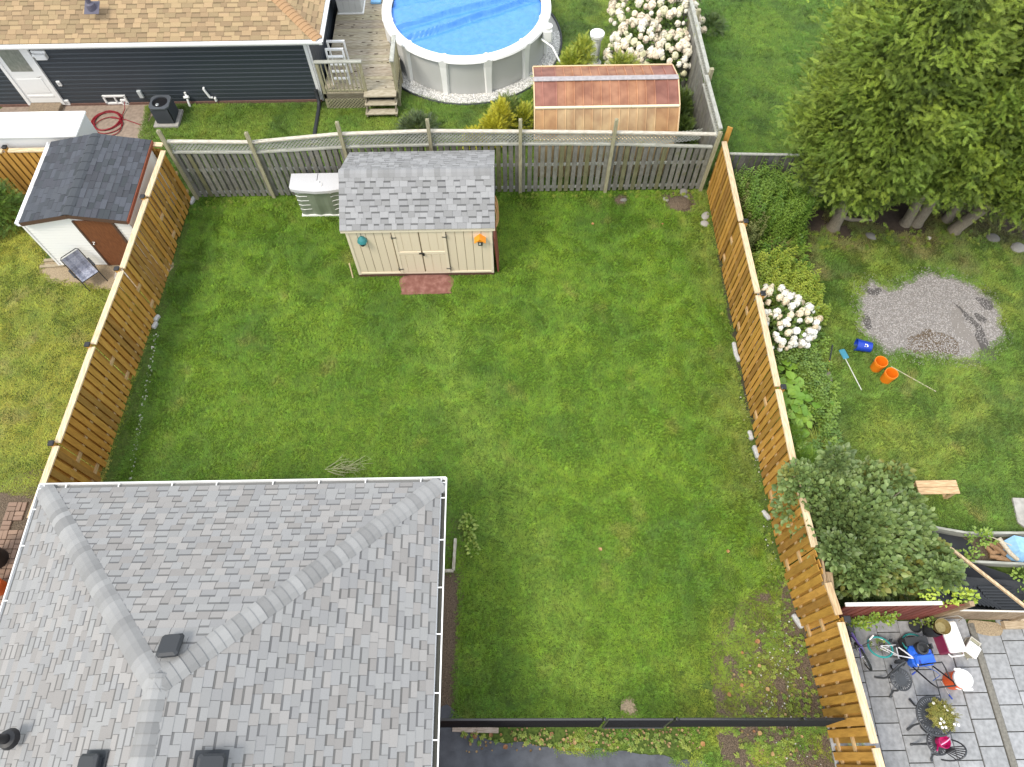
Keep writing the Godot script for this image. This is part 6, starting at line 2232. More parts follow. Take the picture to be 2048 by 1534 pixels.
func right_lawn() -> void:
	var b := MB.new()
	var gp: PackedVector2Array = M.gravel_poly
	b.slab(gp, 0.012)
	setting("gravel_patch", b, mat(Color(0.27, 0.245, 0.225), 1.0, M.speck, Vector3(6, 6, 6)))
	var wide: PackedVector2Array = Geometry2D.offset_polygon(gp, 0.22)[0]
	var spot := func() -> Vector3:
		for i in 40:
			var p := Vector2(rr(9.0, 13.0), rr(-11.6, -8.3))
			if not Geometry2D.is_point_in_polygon(p, gp) and (rng.randf() < 0.8 or not Geometry2D.is_point_in_polygon(p, wide)):
				continue
			var tear := absf(p.x - 12.05 - 0.35 * sin((p.y + 9.0) * 2.2)) < 0.16 + n2(p, 0.4) * 0.2 and p.y > -10.3
			if tear and rng.randf() < 0.9 or n2(p, 0.5, 77.0) > 0.42 and rng.randf() < 0.6:
				continue
			return Vector3(p.x, 0.014, p.y)
		return Vector3(0, -2, 0)
	var o := stones(self, "gravel", spot, 15000, 0.009, 0.022, func() -> Color:
		var t := rr(0.17, 0.42)
		return Color(t * 1.0, t * 0.935, t * 0.9))
	o.set_meta("label", "grey crushed gravel spread over the patch in the right lawn")
	var cloth := mat(Color(0.1, 0.09, 0.085), 0.95, M.speck, Vector3(5, 5, 5))
	var rag := [[Vector2(11.95, -8.6), Vector2(12.35, -8.65), Vector2(12.3, -9.2), Vector2(12.2, -9.8), Vector2(11.95, -10.1), Vector2(11.75, -10.3), Vector2(12.05, -9.6), Vector2(12.0, -9.0)], [Vector2(9.3, -9.6), Vector2(9.45, -9.75), Vector2(9.4, -10.05), Vector2(9.25, -9.95)], [Vector2(9.6, -10.9), Vector2(9.95, -10.8), Vector2(9.8, -10.65), Vector2(9.55, -10.7)], [Vector2(12.35, -10.55), Vector2(12.75, -10.4), Vector2(12.7, -10.1), Vector2(12.45, -10.3)], [Vector2(11.4, -8.55), Vector2(11.9, -8.5), Vector2(11.8, -8.65), Vector2(11.45, -8.68)], [Vector2(12.2, -9.95), Vector2(12.3, -10.0), Vector2(12.45, -9.8), Vector2(12.35, -9.7)]]
	for i in rag.size():
		var t := MB.new()
		t.slab(blob(rag[i], 0.06, 0.04), 0.022)
		var w := setting("ground_cloth", t, cloth)
		w.set_meta("label", "torn black ground cloth showing through the gravel")
	var brown := MB.new()
	brown.slab(blob([Vector2(10.2, -8.9), Vector2(11.2, -8.7), Vector2(11.5, -9.2), Vector2(10.9, -9.5), Vector2(10.3, -9.3)], 0.06, 0.08), 0.018)
	setting("dirt_patch", brown, M.soil)
	# buckets
	var blue := thing("bucket", "blue plastic bucket lying on its side at the gravel's edge", "bucket", Vector3(8.981, 0.15, -8.99), 0.0, "buckets by the gravel patch")
	b = MB.new()
	bucket(b, 0.37, 0.13, 0.15)
	part(blue, "body", b, mat(Color(0.012, 0.05, 0.42), 0.35), Transform3D(Basis.from_euler(Vector3(0, -0.25, PI / 2)), Vector3(0.18, 0, 0.03)))
	b = MB.new()
	for i in 9:
		b.box(Vector3(rr(-0.06, 0.06), 0.135 + 0.0, rr(0.0, 0.09)), Vector3(rr(0.015, 0.035), 0.004, rr(0.012, 0.025)), Basis(Vector3.UP, rr(-0.5, 0.5)) * Basis(Vector3.RIGHT, 0.3))
	part(blue, "print", b, M.bright)
	for q in [["bucket", "orange plastic bucket standing nearer the blue bucket", Vector3(9.199, 0, -8.428)], ["bucket", "orange plastic bucket standing nearer the long pole", Vector3(9.365, 0, -8.095)]]:
		var t := thing(q[0], q[1], "bucket", q[2], rr(0, 3), "buckets by the gravel patch")
		b = MB.new()
		bucket(b, 0.37, 0.13, 0.15)
		part(t, "body", b, mat(Color(0.82, 0.22, 0.012), 0.4))
		b = MB.new()
		var ps := []
		for i in 13:
			var a := PI * i / 12
			ps.append(Vector3(cos(a) * 0.158, 0.33 - sin(a) * 0.12, sin(a) * 0.16))
		b.tube(ps, 0.004, 5)
		part(t, "handle", b, M.metal)
	# tools
	var sh := thing("shovel", "shovel with a yellow and black handle lying beside the white hydrangea", "shovel")
	b = MB.new()
	b.tube([Vector3(8.267, 0.03, -9.119), Vector3(8.085, 0.03, -8.65)], 0.02, 7)
	part(sh, "grip", b, M.dark)
	b = MB.new()
	b.tube([Vector3(8.085, 0.03, -8.65), Vector3(7.976, 0.035, -8.345)], 0.017, 7)
	part(sh, "shaft", b, mat(Color(0.6, 0.34, 0.05), 0.5))
	b = MB.new()
	b.cbox(Vector3(7.922, 0.03, -8.205), Vector3(0.22, 0.02, 0.28), 0.006)
	part(sh, "blade", b, mat(Color(0.2, 0.17, 0.14), 0.6))
	var sc := thing("scraper", "long pole with a blue scoop lying on the lawn left of the buckets", "tool")
	b = MB.new()
	b.tube([Vector3(8.498, 0.03, -8.73), Vector3(8.692, 0.03, -7.81)], 0.014, 7)
	part(sc, "pole", b, mat(Color(0.6, 0.6, 0.56), 0.4))
	b = MB.new()
	b.cbox(Vector3(8.494, 0.04, -8.842), Vector3(0.16, 0.04, 0.28), 0.015, Basis(Vector3.UP, 0.25))
	part(sc, "scoop", b, mat(Color(0.05, 0.24, 0.34), 0.5))
	var pl := thing("pole", "long pale pole lying on the lawn right of the orange buckets", "pole")
	b = MB.new()
	b.tube([Vector3(9.605, 0.02, -8.467), Vector3(10.53, 0.02, -7.739)], 0.014, 7)
	part(pl, "pole", b, mat(Color(0.5, 0.44, 0.33), 0.6))
	# bench of two planks
	var be := thing("bench", "small raw wood bench of two planks on the right lawn", "bench", Vector3(9.57, 0, -5.12))
	var rw := mat(Color(0.68, 0.47, 0.27), 0.7, M.grain, Vector3(0.35, 3.4, 3.4))
	for z in [-0.083, 0.083]:
		b = MB.new()
		b.cbox(Vector3(0, 0.435, z), Vector3(0.92, 0.035, 0.155), 0.005)
		part(be, "seat", b, rw)
	for x in [-0.38, 0.36]:
		b = MB.new()
		for z in [-0.13, 0.13]:
			b.cbox(Vector3(x, 0.21, z), Vector3(0.09, 0.42, 0.04), 0.004)
		b.cbox(Vector3(x, 0.02, 0), Vector3(0.09, 0.035, 0.22), 0.004)
		b.cbox(Vector3(x, 0.4, 0), Vector3(0.09, 0.035, 0.22), 0.004)
		part(be, "leg", b, rw)
	var cs := thing("concrete_slab", "grey concrete slab in the grass at the right edge of the photo", "slab")
	b = MB.new()
	b.slab(PackedVector2Array([Vector2(11.46, -4.97), Vector2(12.6, -4.9), Vector2(12.5, -3.6), Vector2(11.75, -4.0), Vector2(11.38, -4.4)]), 0.05, 0.06)
	part(cs, "slab", b, M.concrete)
	# rocks, each its own
	var rk := [["pale grey rock, the larger of two in the rear right fence corner", Vector3(5.628, 0, -13.489), 0.17, 0.36], ["pale grey rock against the fence below the larger corner rock", Vector3(5.558, 0, -13.196), 0.14, 0.38], ["brown rock on the dirt mound in the rear right corner", Vector3(5.153, 0, -14.137), 0.16, 0.22], ["rusty brown rock at the back of the dirt mound", Vector3(5.1, 0, -14.407), 0.13, 0.24], ["small brown stone in the grass left of the dirt mound", Vector3(3.333, 0, -14.138), 0.11, 0.2], ["flat grey stone standing left of the dirt mound", Vector3(4.555, 0, -14.131), 0.1, 0.36], ["grey rock under the cedars right of the single trunk", Vector3(10.159, 0, -12.631), 0.16, 0.2], ["pale rock at the right edge under the cedars", Vector3(14.121, 0, -12.143), 0.22, 0.3], ["grey rock left of the pale rock at the right edge", Vector3(13.528, 0, -12.49), 0.17, 0.17], ["white stone in the cedar bed", Vector3(11.764, 0, -12.544), 0.07, 0.6], ["pinkish stone beside the day lily clump", Vector3(7.291, 0, -7.136), 0.13, 0.42]]
	for q in rk:
		var t := thing("rock", q[0], "rock", q[1], rr(0, TAU), "rocks in the gardens")
		b = MB.new()
		var g: float = q[3]
		b.col = Color(g * 1.05, g, g * 0.92)
		var s: float = q[2]
		b.ball(Vector3(0, s * 0.12, 0), Vector3(s, s * 0.45, s * 0.8), 0.5, fn, 7, 10, Vector3(rr(0, 99), 0, 0))
		part(t, "stone", b, M.rock)
	var md := thing("dirt_mound", "low mound of dug soil in the rear right corner", "mound", Vector3(4.98, 0, -13.95))
	b = MB.new()
	b.ball(Vector3(0, -0.06, 0), Vector3(0.4, 0.24, 0.33), 0.3, fn, 9, 14, Vector3(5, 5, 5))
	part(md, "soil", b, M.soil)
	# grey blocks lining the fence feet
	var bl := [["upper of two grey blocks at the foot of the left fence", Vector3(-9.384, 0, -10.276), 0.1, -0.35], ["lower of two grey blocks at the foot of the left fence", Vector3(-9.388, 0, -10.057), 0.1, -0.3], ["grey block at the far end of the left fence", Vector3(-9.243, 0, -14.35), 0.13, -0.2], ["long grey block at the foot of the right fence by the hydrangea", Vector3(5.738, 0, -9.036), 0.2, 0.0], ["round topped grey block below the long block at the right fence", Vector3(5.762, 0, -8.784), 0.11, 0.3], ["upper grey block at the right fence level with the lily clump", Vector3(5.723, 0, -6.632), 0.12, 0.1], ["lower grey block at the right fence level with the lily clump", Vector3(5.781, 0, -6.204), 0.16, 0.15], ["pale block at the right fence beside the big shrub", Vector3(5.738, 0, -4.66), 0.12, 0.6], ["grey flat block at the right fence near the chain link fence", Vector3(5.984, 0, -2.337), 0.16, 0.5]]
	for q in bl:
		var t := thing("edging_block", q[0], "block", q[1], q[3], "grey blocks along the fences")
		b = MB.new()
		var s: float = q[2]
		b.cbox(Vector3(0, 0.05, 0), Vector3(0.1, 0.1, s * 2), 0.025)
		part(t, "block", b, mat(Color(0.5, 0.5, 0.49), 0.9, M.cloudy, Vector3(2, 2, 2)))


func raised_bed() -> void:
	# red board fence and the lower brown one beside it
	var f := thing("red_fence", "dark red board fence behind the bicycles on the patio", "fence")
	var tones := [Color(1, 1, 1), Color(0.8, 0.8, 0.8), Color(1.2, 1.2, 1.2)]
	var rm := mat(Color(0.26, 0.068, 0.05), 0.85, M.grain, Vector3(3.4, 0.3, 3.4))
	board_run(f, Vector2(6.32, -2.36), Vector2(8.62, -2.36), 0.07, 0.165, 0.02, 0.03, board_set(0.13, 1.68, 0.02, tones), rm)
	board_run(f, Vector2(6.32, -2.36), Vector2(8.62, -2.36), 0.15, 0.165, -0.03, 0.03, board_set(0.13, 1.68, 0.02, [Color(0.7, 0.7, 0.7)]), rm)
	var b := MB.new()
	b.bar(Vector3(6.3, 1.74, -2.37), Vector3(8.15, 1.74, -2.37), 0.07, 0.035)
	part(f, "top_rail", b, mat(Color(0.62, 0.6, 0.56), 0.8))
	b = MB.new()
	b.box(Vector3(8.68, 0.9, -2.34), Vector3(0.09, 1.8, 0.09))
	part(f, "post", b, mat(Color(0.4, 0.29, 0.18), 0.85, M.grain, Vector3(3.4, 0.3, 3.4)))
	f = thing("brown_fence", "low tan board fence at the back of the patio beside the red one", "fence")
	var bm := mat(Color(0.38, 0.29, 0.2), 0.85, M.grain, Vector3(3.4, 0.3, 3.4))
	board_run(f, Vector2(8.8, -2.36), Vector2(10.4, -2.3), 0.08, 0.155, 0.0, 0.02, board_set(0.145, 0.88, 0.022, tones), bm)
	b = MB.new()
	b.bar(Vector3(8.75, 0.92, -2.37), Vector3(10.45, 0.92, -2.31), 0.03, 0.03)
	part(f, "top_rail", b, mat(Color(0.6, 0.57, 0.52), 0.8))
	b = MB.new()
	b.box(Vector3(10.47, 0.47, -2.3), Vector3(0.08, 0.94, 0.1))
	part(f, "post", b, bm)
	var tb := thing("timber", "pale sawn timber lying beside the patio at the right edge", "timber")
	b = MB.new()
	b.cbox(Vector3(10.75, 0.11, -2.18), Vector3(1.0, 0.12, 0.16), 0.006)
	b.cbox(Vector3(10.9, 0.23, -2.34), Vector3(0.7, 0.1, 0.2), 0.006)
	part(tb, "timber", b, mat(Color(0.5, 0.4, 0.28), 0.85, M.grain, Vector3(0.35, 3, 3)))
	b = MB.new()
	b.slab(blob([Vector2(9.6, -2.28), Vector2(10.2, -2.22), Vector2(10.2, -2.0), Vector2(9.7, -2.04)], 0.015, 0.06), 0.05)
	setting("planting_strip", b, M.sand)
	# raised bed with black cloth, logs and stacked black slats
	var r := thing("raised_bed", "two tier garden bed of grey planks lined with black cloth", "garden bed")
	for q in [[Vector3(8.7, 0.28, -4.33), Vector3(9.92, 0.28, -4.08)], [Vector3(9.92, 0.28, -4.08), Vector3(11.6, 0.28, -4.05)], [Vector3(8.7, 0.24, -3.52), Vector3(9.9, 0.24, -3.46)], [Vector3(9.9, 0.24, -3.46), Vector3(11.5, 0.24, -3.36)]]:
		var k := MB.new()
		k.bar(q[0], q[1], 0.05, 0.26)
		part(r, "plank", k, M.old_x)
	b = MB.new()
	b.slab(PackedVector2Array([Vector2(8.6, -4.3), Vector2(9.9, -4.05), Vector2(11.6, -4.02), Vector2(11.5, -3.38), Vector2(9.9, -3.48), Vector2(8.6, -3.54)]), 0.13, 0.12)
	part(r, "soil", b, M.soil)
	b = MB.new()
	b.slab(blob([Vector2(9.1, -4.22), Vector2(9.95, -4.03), Vector2(10.1, -3.75), Vector2(9.75, -3.6), Vector2(9.2, -3.7)], 0.02, 0.08), 0.16)
	part(r, "lining", b, mat(Color(0.02, 0.022, 0.026), 0.6))
	b = MB.new()
	b.slab(PackedVector2Array([Vector2(8.9, -3.5), Vector2(9.6, -3.44), Vector2(10.3, -3.38), Vector2(11.3, -2.7), Vector2(11.3, -2.42), Vector2(9.0, -2.5)]), 0.03)
	part(r, "ground_sheet", b, mat(Color(0.018, 0.02, 0.024), 0.55))
	b = MB.new()
	b.quad(Vector3(8.95, 0.03, -3.28), Vector3(9.9, 0.03, -3.2), Vector3(9.95, 0.36, -3.42), Vector3(8.95, 0.36, -3.5))
	b.quad(Vector3(9.9, 0.03, -3.2), Vector3(11.35, 0.03, -2.65), Vector3(11.1, 0.16, -3.05), Vector3(9.95, 0.36, -3.42))
	part(r, "draped_cloth", b, mat(Color(0.022, 0.024, 0.03), 0.5))
	for i in 9:
		var t := thing("black_slat", "black plastic slat in the stack behind the red fence", "slat", Vector3.ZERO, 0, "stacked black slats")
		var k := MB.new()
		var x := 9.2 + i * 0.085
		k.bar(Vector3(x, 0.1, -3.12 + i * 0.02), Vector3(x + 0.42, 0.16, -2.62 + i * 0.015), 0.045, 0.05)
		part(t, "slat", k, mat(Color(0.012, 0.014, 0.018), 0.4))
	for i in 8:
		var t := thing("black_slat", "black plastic slat lying crosswise behind the tan fence", "slat", Vector3.ZERO, 0, "crosswise black slats")
		var k := MB.new()
		k.bar(Vector3(9.95 + i * 0.03, 0.14, -2.95 + i * 0.062), Vector3(10.65 + i * 0.02, 0.16, -2.93 + i * 0.062), 0.05, 0.05)
		part(t, "slat", k, mat(Color(0.014, 0.016, 0.02), 0.4))
	var lp := [[10.38, -3.82, 10.5, -3.6, 0.05], [10.44, -3.9, 10.62, -3.68, 0.05], [10.52, -3.82, 10.7, -3.62, 0.055], [10.4, -3.68, 10.6, -3.7, 0.045], [10.37, -3.6, 10.6, -3.56, 0.05], [10.58, -3.95, 10.68, -3.75, 0.045], [10.62, -3.6, 10.78, -3.48, 0.05], [10.5, -3.55, 10.72, -3.5, 0.04]]
	for i in lp.size():
		var q: Array = lp[i]
		var t := thing("log", "split brown log in the small heap on the garden bed", "log", Vector3.ZERO, 0, "logs heaped on the garden bed")
		var k := MB.new()
		var y := 0.19 + 0.03 * (i % 3)
		var g := rr(0.75, 1.2)
		k.col = Color(g, g, g)
		k.tube([Vector3(q[0], y, q[1]), Vector3((q[0] + q[2]) / 2, y + 0.02, (q[1] + q[3]) / 2), Vector3(q[2], y, q[3])], q[4], 7)
		part(t, "wood", k, mat(Color(0.36, 0.22, 0.12), 0.9, M.grain, Vector3(3, 3, 3)))
	var bl := thing("branch", "pale curved branch lying over the log heap", "branch")
	b = MB.new()
	b.tube([Vector3(10.62, 0.34, -3.96), Vector3(10.68, 0.36, -3.78), Vector3(10.76, 0.35, -3.62), Vector3(10.9, 0.3, -3.5)], [0.055, 0.05, 0.05, 0.045], 8)
	part(bl, "wood", b, mat(Color(0.58, 0.52, 0.42), 0.8, M.grain, Vector3(2, 2, 2)))
	var um := thing("umbrella", "open light blue umbrella lying on the garden bed at the right edge", "umbrella", Vector3(10.92, 0.42, -3.68))
	b = MB.new()
	var tilt := Basis.from_euler(Vector3(0.35, 0.2, 0.5))
	for i in 8:
		var a0 := TAU * i / 8
		var a1 := TAU * (i + 1) / 8
		b.col = Color.WHITE * (1.08 if i % 2 else 0.92)
		var p0 := tilt * Vector3(cos(a0) * 0.3, -0.1, -sin(a0) * 0.3)
		var p1 := tilt * Vector3(cos(a1) * 0.3, -0.1, -sin(a1) * 0.3)
		b.tri(tilt * Vector3(0, 0.1, 0), p0, p1)
	part(um, "canopy", b, mat(Color(0.3, 0.53, 0.78), 0.6, noise_tex(61, 0.02, Color(0.75, 0.8, 0.85), Color(1, 1, 1), 0.5, FastNoiseLite.TYPE_CELLULAR, 2, 256), Vector3(2, 2, 2)))
	b = MB.new()
	b.tube([Vector3(-0.1, -0.02, -0.1), Vector3(-0.62, -0.05, -0.38)], 0.012, 6)
	part(um, "handle", b, mat(Color(0.5, 0.45, 0.33), 0.6))
	var bm2 := thing("wooden_pole", "long square wooden pole leaning over the garden bed to the tan fence", "pole")
	b = MB.new()
	b.bar(Vector3(9.14, 0.78, -3.74), Vector3(10.26, 0.98, -2.38), 0.055, 0.055)
	part(bm2, "pole", b, mat(Color(0.68, 0.52, 0.34), 0.75, M.grain, Vector3(2, 2, 0.6)))
	var lf := leaf_mesh(0.09, 0.06)
	for q in [["vine", "yellow green vine trailing over the end of the red fence", [[Vector3(8.35, 1.72, -2.5), Vector3(0.5, 0.14, 0.17)], [Vector3(8.75, 1.5, -2.5), Vector3(0.2, 0.25, 0.12)]], Color(0.22, 0.33, 0.03), Color(0.42, 0.5, 0.06)], ["vine", "vine growing up the red fence behind the bicycle", [[Vector3(7.3, 0.8, -2.22), Vector3(0.3, 0.5, 0.1)], [Vector3(6.9, 0.4, -2.2), Vector3(0.4, 0.4, 0.12)]], Color(0.11, 0.21, 0.025), Color(0.3, 0.4, 0.05)], ["bed_plant", "leafy green plant in the garden bed left of the logs", [[Vector3(10.15, 0.4, -3.95), Vector3(0.28, 0.28, 0.22)], [Vector3(9.75, 0.3, -3.58), Vector3(0.3, 0.2, 0.15)], [Vector3(9.2, 0.35, -3.6), Vector3(0.25, 0.3, 0.2)]], Color(0.12, 0.22, 0.03), Color(0.24, 0.34, 0.05)], ["bed_plant", "soft green plant spilling over at the right edge by the garden bed", [[Vector3(11.0, 0.25, -3.1), Vector3(0.3, 0.3, 0.25)], [Vector3(11.2, 0.2, -2.6), Vector3(0.3, 0.25, 0.3)]], Color(0.13, 0.23, 0.03), Color(0.26, 0.36, 0.06)], ["patio_weed", "small weed growing in the patio joint in front of the bicycle", [[Vector3(7.55, 0.1, -1.82), Vector3(0.14, 0.12, 0.1)]], Color(0.13, 0.2, 0.04), Color(0.22, 0.28, 0.06)], ["patio_weed", "weed between the red fence foot and the gold pot", [[Vector3(8.55, 0.25, -2.22), Vector3(0.2, 0.28, 0.1)]], Color(0.13, 0.2, 0.04), Color(0.25, 0.32, 0.06)], ["patio_weed", "weed with white flowers beside the right fence at the bottom", [[Vector3(6.62, 0.15, 0.1), Vector3(0.14, 0.18, 0.25)]], Color(0.15, 0.22, 0.06), Color(0.5, 0.55, 0.4)]]:
		var t := thing(q[0], q[1], "plant")
		foliage(t, "foliage", lf, M.leaf, q[2], 2200.0, 0.6, 1.0, vary(q[3], q[4]), 0.1, 0.02)


func iron_seat(label: String, at: Vector3, turn: float, back: bool) -> Node3D:
	var t := thing("iron_chair", label, "chair", at, turn, "black cast iron patio chairs")
	var im := mat(Color(0.045, 0.05, 0.058), 0.4)
	var b := MB.new()
	var ring := []
	for i in 33:
		ring.append(Vector3(cos(TAU * i / 32) * 0.2, 0.45, sin(TAU * i / 32) * 0.2))
	b.tube(ring, 0.016, 6, false)
	for i in 26:
		var a := TAU * i / 26
		b.bar(Vector3(cos(a) * 0.03, 0.448, sin(a) * 0.03), Vector3(cos(a) * 0.195, 0.452, sin(a) * 0.195), 0.013 + 0.008, 0.012)
	b.lathe([Vector2(0.05, 0.44), Vector2(0.05, 0.46), Vector2(0, 0.462)], 12)
	part(t, "seat", b, im)
	for i in 4:
		var a := PI / 4 + i * PI / 2
		var d := Vector3(cos(a), 0, sin(a))
		b = MB.new()
		b.tube([d * 0.15 + Vector3.UP * 0.44, d * 0.2 + Vector3.UP * 0.3, d * 0.19 + Vector3.UP * 0.15, d * 0.27 + Vector3.UP * 0.025, d * 0.32 + Vector3.UP * 0.02], [0.03, 0.022, 0.018, 0.02, 0.024], 7)
		part(t, "leg", b, im)
	if back:
		b = MB.new()
		var fr := []
		for i in 17:
			var a := PI * i / 16
			fr.append(Vector3(cos(a) * 0.22, 0.46 + sin(a) * 0.44, -0.17 - sin(a) * 0.12))
		b.tube(fr, 0.016, 6)
		for i in 7:
			var x := -0.15 + i * 0.05
			var top := 0.46 + 0.44 * sqrt(1.0 - pow(x / 0.22, 2)) * 0.98
			b.tube([Vector3(x * 0.35, 0.46, -0.17), Vector3(x, top, -0.17 - 0.12 * (top - 0.46) / 0.44)], 0.011, 5)
		part(t, "backrest", b, im)
	return t


func bicycle(label: String, at: Vector3, bas: Basis, s: float, frame: Color, tyre: Color, grips: Color) -> void:
	var t := thing("bicycle", label, "bicycle", Vector3.ZERO, 0, "bicycles by the red fence")
	t.transform = Transform3D(bas.scaled(Vector3(s, s, s)), at)
	var fm := mat(frame, 0.35)
	var wheelbase := 0.92
	var rad := 0.29
	for x in [0.0, wheelbase]:
		var b := MB.new()
		var rp := []
		for i in 33:
			rp.append(Vector3(x + cos(TAU * i / 32) * rad, rad + sin(TAU * i / 32) * rad, 0))
		b.tube(rp, 0.026, 7, false)
		var w := part(t, "wheel", b, mat(tyre, 0.8))
		b = MB.new()
		rp = []
		for i in 33:
			rp.append(Vector3(x + cos(TAU * i / 32) * rad * 0.88, rad + sin(TAU * i / 32) * rad * 0.88, 0))
		b.tube(rp, 0.01, 6, false)
		part(w, "rim", b, M.metal)
		b = MB.new()
		for i in 20:
			var a := TAU * i / 20
			b.tube([Vector3(x, rad, 0.02 if i % 2 else -0.02), Vector3(x + cos(a) * rad * 0.88, rad + sin(a) * rad * 0.88, 0)], 0.0025, 3, false)
		b.tube([Vector3(x, rad, -0.05), Vector3(x, rad, 0.05)], 0.02, 7)
		part(w, "spokes", b, M.metal)
	var head := Vector3(0.2, 0.72, 0)
	var bb := Vector3(0.5, 0.28, 0)
	var seat := Vector3(0.62, 0.66, 0)
	var b := MB.new()
	b.tube([head, bb], 0.02, 7)
	b.tube([head + Vector3(0.01, -0.04, 0), seat + Vector3(-0.02, -0.1, 0)], 0.018, 7)
	b.tube([bb, seat], 0.016, 7)
	for z in [-0.05, 0.05]:
		b.tube([bb + Vector3(0, 0, z * 0.4), Vector3(wheelbase, rad, z)], 0.011, 6)
		b.tube([seat + Vector3(-0.02, -0.1, z * 0.4), Vector3(wheelbase, rad, z)], 0.011, 6)
	part(t, "frame", b, fm)
	b = MB.new()
	for z in [-0.05, 0.05]:
		b.tube([head + Vector3(0, -0.06, z * 0.6), Vector3(0.0, rad, z)], 0.012, 6)
	b.tube([head + Vector3(0, -0.06, 0), head + Vector3(0.03, 0.16, 0)], 0.018, 7)
	part(t, "fork", b, fm)
	b = MB.new()
	b.tube([head + Vector3(0.1, 0.2, -0.29), head + Vector3(0.03, 0.2, -0.14), head + Vector3(0.02, 0.15, 0), head + Vector3(0.03, 0.2, 0.14), head + Vector3(0.1, 0.2, 0.29)], 0.012, 6)
	var hb := part(t, "handlebar", b, M.dark)
	for z in [-0.26, 0.26]:
		b = MB.new()
		b.tube([head + Vector3(0.07, 0.2, z * 0.75), head + Vector3(0.12, 0.2, z * 1.2)], 0.019, 7)
		part(hb, "grip", b, mat(grips, 0.5))
	b = MB.new()
	b.cbox(seat + Vector3(0.02, 0.07, 0), Vector3(0.24, 0.05, 0.13), 0.02)
	b.tube([seat, seat + Vector3(0.01, 0.06, 0)], 0.014, 6)
	part(t, "saddle", b, M.dark)
	b = MB.new()
	b.tube([bb + Vector3(0, 0, -0.03), bb + Vector3(0, 0, 0.03)], 0.075, 14)
	b.bar(bb + Vector3(0, 0, 0.05), bb + Vector3(0.12, -0.1, 0.05), 0.015, 0.02)
	b.bar(bb + Vector3(0, 0, -0.05), bb + Vector3(-0.12, 0.1, -0.05), 0.015, 0.02)
	b.box(bb + Vector3(0.12, -0.1, 0.1), Vector3(0.08, 0.02, 0.09))
	b.box(bb + Vector3(-0.12, 0.1, -0.1), Vector3(0.08, 0.02, 0.09))
	part(t, "pedals", b, M.dark)


